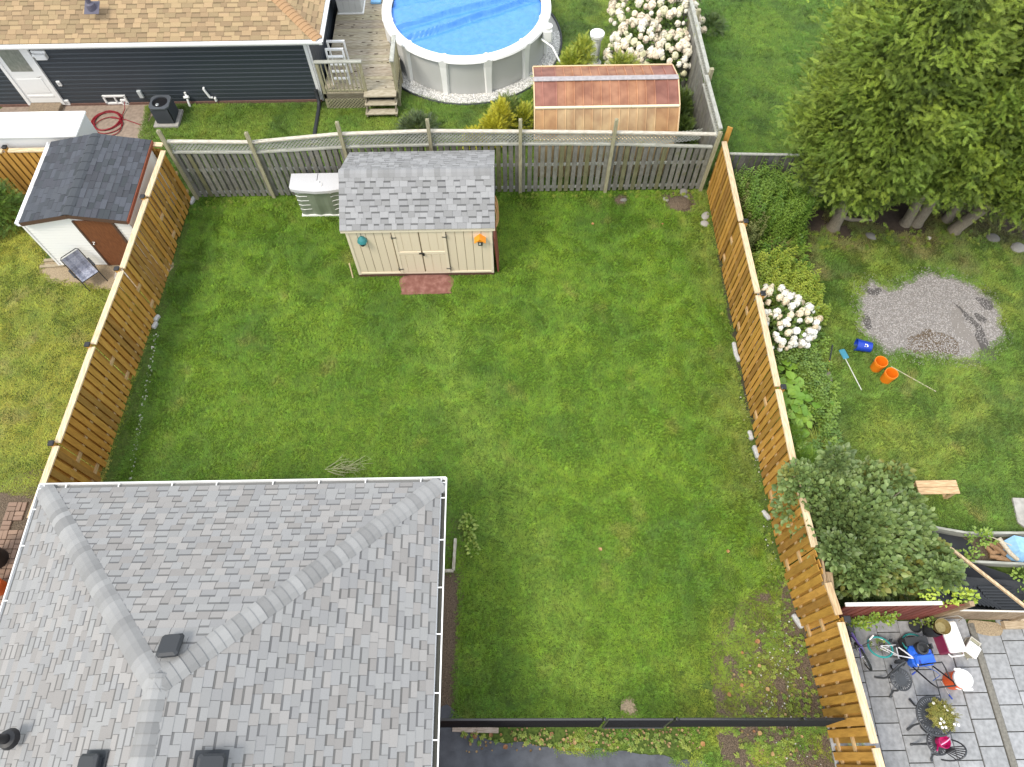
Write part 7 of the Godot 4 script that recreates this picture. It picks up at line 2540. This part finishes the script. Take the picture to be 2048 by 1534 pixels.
func patio_things() -> void:
	var b := MB.new()
	# bicycles: one upright against the fence, a child's one fallen over beside it
	bicycle("black wheeled bicycle standing against the right fence's patio side", Vector3(7.17, 0.0, -1.62), Basis(Vector3.UP, PI / 2 + 0.35) * Basis(Vector3.RIGHT, -0.3), 0.95, Color(0.16, 0.12, 0.42), Color(0.02, 0.025, 0.025), Color(0.75, 0.72, 0.7))
	bicycle("small white and blue bicycle lying on its side before the red fence", Vector3(8.2, 0.18, -2.02), Basis(Vector3.UP, PI + 0.06) * Basis(Vector3.RIGHT, -1.12), 0.8, Color(0.75, 0.76, 0.8), Color(0.03, 0.3, 0.29), Color(0.03, 0.07, 0.45))
	var sa := thing("saucer", "round dark plant saucer on the slab beside the fallen bicycle", "saucer", Vector3(8.42, 0.046, -2.2))
	b.lathe([Vector2(0, 0.005), Vector2(0.11, 0.005), Vector2(0.135, 0.05), Vector2(0.145, 0.05), Vector2(0.12, 0.0)], 20)
	part(sa, "dish", b, M.dark)
	# cooler
	var co := thing("cooler", "dark red ice chest with a white lid on the patio", "cooler", Vector3(8.92, 0.045, -1.92), 0.1)
	b = MB.new()
	b.cbox(Vector3(0, 0.19, 0), Vector3(0.33, 0.38, 0.58), 0.03)
	part(co, "body", b, mat(Color(0.27, 0.018, 0.075), 0.4))
	b = MB.new()
	b.cbox(Vector3(0, 0.42, 0), Vector3(0.34, 0.07, 0.6), 0.03)
	part(co, "lid", b, M.bright)
	b = MB.new()
	b.tube([Vector3(-0.15, 0.3, 0.3), Vector3(-0.13, 0.33, 0.36), Vector3(0.13, 0.33, 0.36), Vector3(0.15, 0.3, 0.3)], 0.016, 6)
	part(co, "handle", b, M.bright)
	var po := thing("pot", "round gold rimmed pot standing at the corner of the ice chest", "pot", Vector3(8.68, 0.045, -2.1))
	b = MB.new()
	b.lathe([Vector2(0.13, 0), Vector2(0.16, 0.2), Vector2(0.15, 0.44)], 18)
	part(po, "stand", b, M.dark)
	b = MB.new()
	b.lathe([Vector2(0.12, 0.44), Vector2(0.15, 0.6), Vector2(0.16, 0.6), Vector2(0.15, 0.58), Vector2(0.1, 0.5), Vector2(0, 0.49)], 20)
	part(po, "bowl", b, mat(Color(0.36, 0.29, 0.13), 0.35, M.cloudy, Vector3(3, 3, 3), 0.5))
	var hk := thing("shepherd_hook", "thin curved metal plant hook between the gold pot and the tan fence", "hook")
	b = MB.new()
	b.tube([Vector3(8.6, 0.05, -2.25), Vector3(8.66, 0.7, -2.26), Vector3(8.8, 1.05, -2.24), Vector3(8.95, 0.95, -2.2), Vector3(8.95, 0.75, -2.18), Vector3(8.99, 0.72, -2.15)], 0.01, 6)
	part(hk, "rod", b, mat(Color(0.4, 0.38, 0.34), 0.5, null, Vector3.ONE, 0.5))
	# lantern lying on its side
	var la := thing("lantern", "pale square garden lantern tipped over right of the ice chest", "lantern", Vector3(9.36, 0.05, -1.72), -0.75)
	b = MB.new()
	for x in [-0.1, 0.1]:
		for y in [0.02, 0.2]:
			b.box(Vector3(x, y, -0.02), Vector3(0.02, 0.02, 0.4))
	b.box(Vector3(0, 0.11, -0.2), Vector3(0.22, 0.22, 0.02))
	part(la, "frame", b, mat(Color(0.5, 0.48, 0.42), 0.6))
	b = MB.new()
	b.box(Vector3(0, 0.11, -0.02), Vector3(0.19, 0.17, 0.36))
	part(la, "pane", b, mat(Color(0.32, 0.31, 0.22), 0.2))
	b = MB.new()
	b.cbox(Vector3(0, 0.28, 0.05), Vector3(0.26, 0.05, 0.26), 0.015)
	b.cbox(Vector3(0, 0.32, 0.05), Vector3(0.18, 0.03, 0.18), 0.01)
	part(la, "top", b, M.bright)
	b = MB.new()
	for r in [0.03, 0.06]:
		b.tube([Vector3(r, 0.338, 0.05 - r), Vector3(r, 0.338, 0.05 + r), Vector3(-r, 0.338, 0.05 + r), Vector3(-r, 0.338, 0.05 - r)], 0.006, 5)
	part(la, "ornament", b, mat(Color(0.3, 0.38, 0.38), 0.5))
	# blue mower
	var mo := thing("garden_machine", "blue wheeled garden machine with black tube handle on the patio", "machine", Vector3(8.2, 0.045, -1.6), 0.08)
	b = MB.new()
	var pr := [[-0.24, 0.2, 0.12, 0.1], [-0.24, 0.2, 0.3, 0.22], [-0.2, 0.16, 0.42, 0.34], [-0.05, 0.05, 0.44, 0.4]]
	b.cbox(Vector3(0.02, 0.27, 0.02), Vector3(0.46, 0.26, 0.4), 0.06)
	b.cbox(Vector3(0.02, 0.42, 0.1), Vector3(0.4, 0.08, 0.2), 0.03)
	part(mo, "body", b, mat(Color(0.02, 0.13, 0.68), 0.3))
	b = MB.new()
	b.lathe([Vector2(0.13, 0.36), Vector2(0.12, 0.49), Vector2(0.09, 0.5), Vector2(0.06, 0.42), Vector2(0, 0.42)], 16, Vector3(0.02, 0, -0.1))
	b.box(Vector3(0.02, 0.2, -0.26), Vector3(0.46, 0.3, 0.16))
	b.box(Vector3(0.18, 0.5, -0.12), Vector3(0.03, 0.12, 0.1))
	part(mo, "chute", b, M.dark)
	b = MB.new()
	b.cbox(Vector3(0.19, 0.42, -0.12), Vector3(0.09, 0.06, 0.08), 0.02)
	part(mo, "filler_cap", b, M.bright)
	for x in [-0.24, 0.28]:
		b = MB.new()
		var ws := Basis(Vector3.FORWARD, PI / 2)
		b.lathe([Vector2(0, -0.04), Vector2(0.12, -0.04), Vector2(0.15, -0.02), Vector2(0.15, 0.02), Vector2(0.12, 0.04), Vector2(0, 0.04)], 16, Vector3(x, 0.15, -0.05), ws)
		part(mo, "wheel", b, M.black)
	b = MB.new()
	b.tube([Vector3(-0.18, 0.25, 0.22), Vector3(-0.12, 0.6, 0.55), Vector3(-0.09, 0.72, 0.64), Vector3(0.27, 0.72, 0.64), Vector3(0.29, 0.66, 0.56), Vector3(0.2, 0.3, 0.24)], 0.016, 7)
	b.tube([Vector3(-0.1, 0.34, 0.2), Vector3(-0.06, 0.66, 0.2), Vector3(0.18, 0.7, 0.2), Vector3(0.25, 0.62, 0.3), Vector3(0.27, 0.62, 0.5)], 0.014, 7)
	part(mo, "handle", b, M.black)
	b = MB.new()
	b.tube([Vector3(0.0, 0.35, 0.22), Vector3(0.12, 0.5, 0.35), Vector3(0.2, 0.45, 0.42), Vector3(0.1, 0.3, 0.5)], 0.008, 5)
	part(mo, "cable", b, mat(Color(0.06, 0.12, 0.35), 0.5))
	# drinks cooler
	var dc := thing("drink_cooler", "round orange drink cooler with a white lid on the patio", "cooler", Vector3(8.86, 0.045, -1.12))
	b = MB.new()
	b.lathe([Vector2(0, 0), Vector2(0.165, 0), Vector2(0.17, 0.02), Vector2(0.17, 0.3), Vector2(0.178, 0.31), Vector2(0.178, 0.36), Vector2(0.17, 0.37), Vector2(0.17, 0.42)], 24)
	part(dc, "body", b, mat(Color(0.72, 0.1, 0.012), 0.4))
	b = MB.new()
	b.lathe([Vector2(0.18, 0.41), Vector2(0.185, 0.44), Vector2(0.18, 0.48), Vector2(0.15, 0.495), Vector2(0, 0.495)], 24)
	b.cbox(Vector3(0.04, 0.45, 0.19), Vector3(0.2, 0.04, 0.05), 0.015)
	b.cbox(Vector3(-0.06, 0.46, -0.18), Vector3(0.14, 0.04, 0.05), 0.015)
	part(dc, "lid", b, M.bright)
	b = MB.new()
	b.box(Vector3(-0.06, 0.3, 0.165), Vector3(0.09, 0.05, 0.02), Basis(Vector3.UP, -0.35))
	part(dc, "tap", b, M.bright)
	var sd := thing("screwdriver", "blue handled screwdriver lying on a slab above the planted table", "tool")
	b = MB.new()
	b.tube([Vector3(8.66, 0.06, -1.12), Vector3(8.74, 0.058, -0.87)], 0.005, 5)
	part(sd, "blade", b, M.metal)
	b = MB.new()
	b.tube([Vector3(8.74, 0.06, -0.87), Vector3(8.785, 0.06, -0.78)], 0.015, 7)
	part(sd, "handle", b, mat(Color(0.02, 0.06, 0.36), 0.4))
	# chairs and table
	iron_seat("black cast iron chair beside the right fence with nothing on it", Vector3(7.63, 0.045, -1.13), 0.5, true)
	iron_seat("black cast iron chair holding the pink watering can", Vector3(8.03, 0.045, 0.0), -2.3, true)
	var im := mat(Color(0.045, 0.05, 0.058), 0.4)
	var tb := thing("iron_table", "round black cast iron table carrying a planted basket", "table", Vector3(7.98, 0.045, -0.46))
	b = MB.new()
	var ring := []
	for i in 41:
		ring.append(Vector3(cos(TAU * i / 40) * 0.34, 0.7, sin(TAU * i / 40) * 0.34))
	b.tube(ring, 0.022, 6, false)
	for i in 44:
		var a := TAU * i / 44
		b.bar(Vector3(cos(a) * 0.1, 0.7, sin(a) * 0.1), Vector3(cos(a) * 0.33, 0.702, sin(a) * 0.33), 0.024, 0.014)
	b.lathe([Vector2(0.25, 0.69), Vector2(0.25, 0.712), Vector2(0.22, 0.712), Vector2(0.22, 0.69)], 30)
	b.lathe([Vector2(0.12, 0.69), Vector2(0.12, 0.71), Vector2(0, 0.71)], 16)
	part(tb, "top", b, im)
	for i in 3:
		var a := PI - 0.7 + i * TAU / 3
		var d := Vector3(cos(a), 0, sin(a))
		b = MB.new()
		b.tube([d * 0.24 + Vector3.UP * 0.69, d * 0.16 + Vector3.UP * 0.4, d * 0.22 + Vector3.UP * 0.12, d * 0.34 + Vector3.UP * 0.02], [0.026, 0.02, 0.02, 0.026], 7)
		part(tb, "leg", b, im)
	var pt := thing("planter", "basket of scraggly plants with small white flowers on the iron table", "planter", Vector3(8.02, 0.76, -0.46))
	b = MB.new()
	b.lathe([Vector2(0, 0), Vector2(0.13, 0), Vector2(0.19, 0.13), Vector2(0.17, 0.13), Vector2(0, 0.11)], 16)
	part(pt, "basket", b, mat(Color(0.12, 0.08, 0.05), 0.9))
	var sp := [stalk_mesh(0.22, 22, 0.06, 0.012, 0.5), stalk_mesh(0.18, 18, 0.07, 0.012, 0.4)]
	var xs := []
	var cs := []
	for i in 260:
		var d := Vector3(rng.randfn() * 0.5, 1, rng.randfn() * 0.5).normalized()
		xs.append(Transform3D(Basis(Quaternion(Vector3.UP, d)).scaled(Vector3.ONE * rr(0.6, 1.15)), Vector3(d.x * 0.17, 0.1, d.z * 0.17)))
		cs.append(Color(0.18, 0.2, 0.03).lerp(Color(0.36, 0.31, 0.07), rng.randf()))
	scatter(pt, "foliage", sp[0], M.leaf, xs, cs)
	for i in 11:
		b = MB.new()
		var p := Vector3(rr(-0.2, 0.22), rr(0.24, 0.3), rr(-0.22, 0.24))
		for j in 5:
			var a := TAU * j / 5
			b.tri(p, p + Vector3(cos(a), 0.25, -sin(a)) * 0.028, p + Vector3(cos(a + 1.1), 0.25, -sin(a + 1.1)) * 0.028)
		part(pt, "flower", b, M.bright)
	var wc := thing("watering_can", "pink plastic watering can resting on the iron chair seat", "watering can", Vector3(8.07, 0.515, -0.02), 0.5)
	b = MB.new()
	b.lathe([Vector2(0, 0), Vector2(0.1, 0), Vector2(0.115, 0.16), Vector2(0.105, 0.17), Vector2(0.09, 0.05), Vector2(0, 0.05)], 16)
	var pink := mat(Color(0.5, 0.01, 0.14), 0.35)
	part(wc, "body", b, pink)
	b = MB.new()
	b.tube([Vector3(-0.1, 0.04, 0), Vector3(-0.18, 0.12, 0.02), Vector3(-0.24, 0.18, 0.03)], [0.022, 0.016, 0.014], 7)
	part(wc, "spout", b, pink)
	b = MB.new()
	b.tube([Vector3(-0.1, 0.17, 0), Vector3(0, 0.21, 0), Vector3(0.1, 0.19, 0), Vector3(0.16, 0.1, 0), Vector3(0.11, 0.04, 0)], 0.012, 6)
	part(wc, "handle", b, mat(Color(0.8, 0.4, 0.6), 0.4))


func left_things() -> void:
	var b := MB.new()
	var c := thing("folding_chair", "grey checked folding garden chair on the left lawn beside the white shed", "chair", Vector3(-11.42, 0, -11.56), 0.8)
	c.scale = Vector3(0.95, 0.86, 0.82)
	var fm: Material = M.black
	var ct := noise_tex(71, 0.05, Color(0.6, 0.62, 0.68), Color(1, 1, 1), 0.5, FastNoiseLite.TYPE_SIMPLEX, 2, 128)
	var cloth := mat(Color(0.4, 0.42, 0.5), 0.9, ct, Vector3(2, 2, 2))
	var slope := func(p0: Vector3, p1: Vector3, called: String) -> void:
		var m := MB.new()
		for i in 6:
			for j in 5:
				var a := p0.lerp(p1, j / 5.0)
				var e := p0.lerp(p1, (j + 1) / 5.0)
				var x0 := -0.25 + i * 0.5 / 6
				var x1 := x0 + 0.5 / 6
				var g := (0.72 if i % 3 == 1 else 1.0) * (0.8 if j % 3 == 1 else 1.05)
				m.col = Color(g, g, g * 1.02)
				m.quad(a + Vector3(x0, 0, 0), a + Vector3(x1, 0, 0), e + Vector3(x1, 0, 0), e + Vector3(x0, 0, 0))
		part(c, called, m, cloth)
	slope.call(Vector3(0, 0.42, 0.25), Vector3(0, 0.4, -0.2), "seat")
	slope.call(Vector3(0, 0.4, -0.2), Vector3(0, 1.0, -0.4), "backrest")
	for x in [-0.27, 0.27]:
		b = MB.new()
		b.tube([Vector3(x, 0.0, 0.36), Vector3(x, 0.42, 0.05), Vector3(x, 0.62, -0.24)], 0.013, 6)
		part(c, "leg", b, fm)
		b = MB.new()
		b.tube([Vector3(x, 0.0, -0.3), Vector3(x, 0.42, 0.2)], 0.013, 6)
		part(c, "leg", b, fm)
		b = MB.new()
		b.cbox(Vector3(x * 1.12, 0.64, -0.05), Vector3(0.05, 0.03, 0.42), 0.01)
		b.tube([Vector3(x * 1.12, 0.63, 0.1), Vector3(x, 0.42, 0.2)], 0.012, 5)
		part(c, "armrest", b, M.dark)
	b = MB.new()
	b.tube([Vector3(-0.27, 0.42, 0.26), Vector3(-0.27, 0.4, -0.2), Vector3(-0.27, 1.0, -0.4), Vector3(-0.22, 1.05, -0.42), Vector3(0.22, 1.05, -0.42), Vector3(0.27, 1.0, -0.4), Vector3(0.27, 0.4, -0.2), Vector3(0.27, 0.42, 0.26), Vector3(-0.27, 0.42, 0.26)], 0.014, 6)
	b.tube([Vector3(-0.27, 0.12, -0.16), Vector3(0.27, 0.12, -0.16)], 0.012, 6)
	part(c, "frame", b, fm)
	for q in [["upper thin plank lying beside the corner of the white shed", Vector3(-12.965, 0.03, -12.257), Vector3(-12.504, 0.03, -12.299)], ["lower thin plank lying beside the corner of the white shed", Vector3(-13.015, 0.03, -12.051), Vector3(-12.362, 0.03, -12.089)]]:
		var t := thing("plank", q[0], "plank", Vector3.ZERO, 0, "planks by the white shed")
		b = MB.new()
		b.bar(q[1], q[2], 0.09, 0.03)
		part(t, "plank", b, mat(Color(0.4, 0.34, 0.24), 0.9, M.grain, Vector3(0.4, 3, 3)))
	var st := thing("step_slab", "grey slab before the brown door of the white shed", "step", Vector3(-10.6, 0, -11.8), 0.05)
	b = MB.new()
	b.cbox(Vector3(0, 0.035, 0), Vector3(0.5, 0.07, 0.42), 0.01)
	part(st, "slab", b, M.concrete)
	# herringbone bricks showing beside the bungalow eave
	var bp := MB.new()
	bp.slab(blob([Vector2(-12.2, -5.6), Vector2(-9.8, -5.5), Vector2(-9.8, -1.5), Vector2(-12.2, -1.5)], 0.05), 0.006)
	var path := setting("brick_path", bp, M.soil)
	var bm := []
	for i in 4:
		b = MB.new()
		var t := rr(0.75, 1.2)
		b.col = Color(0.34 * t, 0.23 * t, 0.17 * t)
		b.cbox(Vector3.ZERO, Vector3(0.205, 0.05, 0.1), 0.006)
		bm.append(b.mesh())
	for i in 9:
		for j in 14:
			var x := -11.6 + i * 0.22
			var z := -5.15 + j * 0.22
			var turn := PI / 2 if (i + j) % 2 else 0.0
			if n2(Vector2(x, z), 0.8, 5.0) > 0.3:
				continue
			for k in [-0.055, 0.055]:
				var o := Vector3(x, 0.02 + rr(0, 0.012), z) + (Vector3(k, 0, 0) if turn > 0 else Vector3(0, 0, k))
				part(path, "brick", bm[rng.randi() % 4], M.rock, Transform3D(Basis(Vector3.UP, turn + rr(-0.05, 0.05)), o))
	var bn := thing("garbage_bin", "black lidded bin beside the bungalow at the left edge", "bin", Vector3(-11.504, 0, -3.929))
	b = MB.new()
	b.lathe([Vector2(0.22, 0), Vector2(0.28, 0.7), Vector2(0.3, 0.7), Vector2(0.3, 0.76), Vector2(0.2, 0.82), Vector2(0, 0.84)], 18)
	part(bn, "body", b, M.black)
	b = MB.new()
	b.tube([Vector3(0.2, 0.8, -0.25), Vector3(0.3, 0.86, -0.2), Vector3(0.34, 0.8, -0.05)], 0.012, 6)
	part(bn, "handle", b, mat(Color(0.5, 0.44, 0.3), 0.5))
	var ob := thing("orange_tub", "orange tub against the bungalow wall at the left edge", "tub", Vector3(-11.253, 0, -3.291))
	b = MB.new()
	bucket(b, 0.4, 0.16, 0.2)
	part(ob, "body", b, mat(Color(0.6, 0.12, 0.02), 0.5))
	# dead branch on the lawn by the eave
	var br := thing("dead_branch", "bare pale branch lying on the lawn above the bungalow gutter", "branch", Vector3(-3.909, 0, -5.992))
	b = MB.new()
	var root := Vector3(-0.55, 0.03, 0.05)
	for i in 16:
		var a := rr(-0.55, 0.6)
		var l := rr(0.3, 0.85)
		var p := root + Vector3(rr(0.0, 0.5), 0.03, rr(-0.06, 0.06))
		var d := Vector3(cos(a), rr(0.05, 0.3), -sin(a))
		b.tube([p, p + d * l * 0.5 + Vector3(0, 0.03, rr(-0.05, 0.05)), p + d * l], [0.008, 0.006, 0.003], 4)
		for j in 4:
			var q := p + d * l * rr(0.3, 1.0)
			b.tube([q, q + Vector3(rr(-0.1, 0.16), rr(0, 0.1), rr(-0.15, 0.12))], [0.004, 0.0025], 3)
	b.tube([root, root + Vector3(0.5, 0.03, -0.02), root + Vector3(0.95, 0.08, -0.3)], [0.012, 0.01, 0.005], 5)
	part(br, "twigs", b, mat(Color(0.34, 0.36, 0.2), 0.9))
	# window frame leaning by the bungalow wall
	var wf := thing("window_well", "grey timber frame of a window well beside the bungalow wall", "frame")
	b = MB.new()
	b.bar(Vector3(-1.326, 0.06, -4.219), Vector3(-1.354, 0.06, -3.518), 0.06, 0.12)
	b.bar(Vector3(-1.354, 0.06, -3.507), Vector3(-1.651, 0.06, -3.512), 0.06, 0.12)
	part(wf, "timber", b, mat(Color(0.5, 0.48, 0.4), 0.85, M.grain, Vector3(2, 2, 0.5)))
	var pk := thing("plank", "pale plank lying along the foot of the black fence", "plank")
	b = MB.new()
	b.bar(Vector3(-1.301, 0.03, -0.39), Vector3(-0.382, 0.03, -0.35), 0.1, 0.04)
	part(pk, "plank", b, mat(Color(0.5, 0.42, 0.36), 0.8, M.grain, Vector3(0.4, 3, 3)))
	# fallen leaves and pale stones, each by itself
	var lf := leaf_mesh(0.1, 0.09, 0.5)
	var lm := [mat(Color(0.32, 0.17, 0.06), 0.8), mat(Color(0.36, 0.23, 0.1), 0.8), mat(Color(0.24, 0.11, 0.05), 0.8)]
	for q in [Vector2(5.116, -1.948), Vector2(5.046, -1.909), Vector2(4.668, -1.718), Vector2(4.261, -0.921), Vector2(5.045, -1.488), Vector2(5.07, -1.059), Vector2(4.816, -0.49), Vector2(4.826, -0.265), Vector2(4.712, -0.24), Vector2(3.685, -0.087), Vector2(4.953, 0.176), Vector2(5.634, -0.129), Vector2(4.748, -3.886), Vector2(1.937, -3.899), Vector2(4.553, -0.422), Vector2(5.23, -0.823), Vector2(4.544, -1.095), Vector2(4.805, -1.299), Vector2(-0.553, -0.228), Vector2(-0.304, -0.269), Vector2(-0.057, -0.159), Vector2(-0.802, -0.241), Vector2(0.242, -0.19), Vector2(0.641, -0.238), Vector2(0.936, -0.162), Vector2(1.129, -0.071), Vector2(-0.95, -0.19), Vector2(-0.206, -0.091), Vector2(0.487, -0.107), Vector2(4.355, -13.148), Vector2(2.326, -13.227)]:
		var t := tag(part(self, "fallen_leaf", lf, lm[rng.randi() % 3], Transform3D(Basis.from_euler(Vector3(rr(-0.3, 0.3), rr(0, TAU), rr(-0.3, 0.3))).scaled(Vector3.ONE * rr(0.6, 1.1)), Vector3(q.x, 0.06, q.y))), "curled brown fallen leaf on the grass", "leaf", "brown fallen leaves")
	var litter := []
	var lcol := []
	for i in 260:
		var p := Vector2(rr(-1.1, 3.6), rr(-0.42, 0.02)) if i < 200 else Vector2(rr(4.4, 6.0), rr(-1.6, 0.5))
		litter.append(Transform3D(Basis.from_euler(Vector3(rr(-0.5, 0.5), rr(0, TAU), rr(-0.5, 0.5))).scaled(Vector3.ONE * rr(0.3, 0.65)), Vector3(p.x, 0.035, p.y)))
		lcol.append(Color(0.16, 0.1, 0.045).lerp(Color(0.36, 0.25, 0.12), rng.randf()))
	var lo := scatter(self, "leaf_litter", lf, M.matte, litter, lcol)
	lo.set_meta("label", "dry brown leaf litter along the foot of the black fence")
	var o := stones(self, "pale_pebbles", func() -> Vector3:
		var k := rng.randi() % 4
		var p: Vector2 = [Vector2(5.55, -1.7), Vector2(5.2, -0.9), Vector2(6.05, -3.0), Vector2(5.4, 0.2)][k] + Vector2(rng.randfn() * 0.28, rng.randfn() * 0.4)
		if k == 2:
			p = Vector2(5.72 + rr(-0.08, 0.1), rr(-9.0, -3.0))
		return Vector3(p.x, 0.014, p.y), 170, 0.008, 0.024, func() -> Color:
		var t := rr(0.3, 0.62)
		return Color(t, t * 0.97, t * 0.92))
	o.set_meta("label", "scattered pale stones in the thin corner by the right fence")
	o = stones(self, "fence_pebbles", func() -> Vector3:
		var z := rr(-9.8, -5.0)
		return Vector3(-9.38 - (z + 10.2) * -0.062 + rr(-0.06, 0.06) + 0.06, 0.014, z), 130, 0.012, 0.03, func() -> Color:
		var t := rr(0.3, 0.75)
		return Color(t, t * 0.97, t * 0.9))
	o.set_meta("label", "small pale stones along the foot of the left fence")


func _ready() -> void:
	rng.seed = 20
	camera_and_light()
	materials()
	ground()
	driveway()
	main_house()
	far_house()
	fences()
	garden_shed()
	white_shed()
	metal_shed()
	pool()
	deck()
	air_conditioner()
	plants()
	right_lawn()
	raised_bed()
	patio_things()
	left_things()
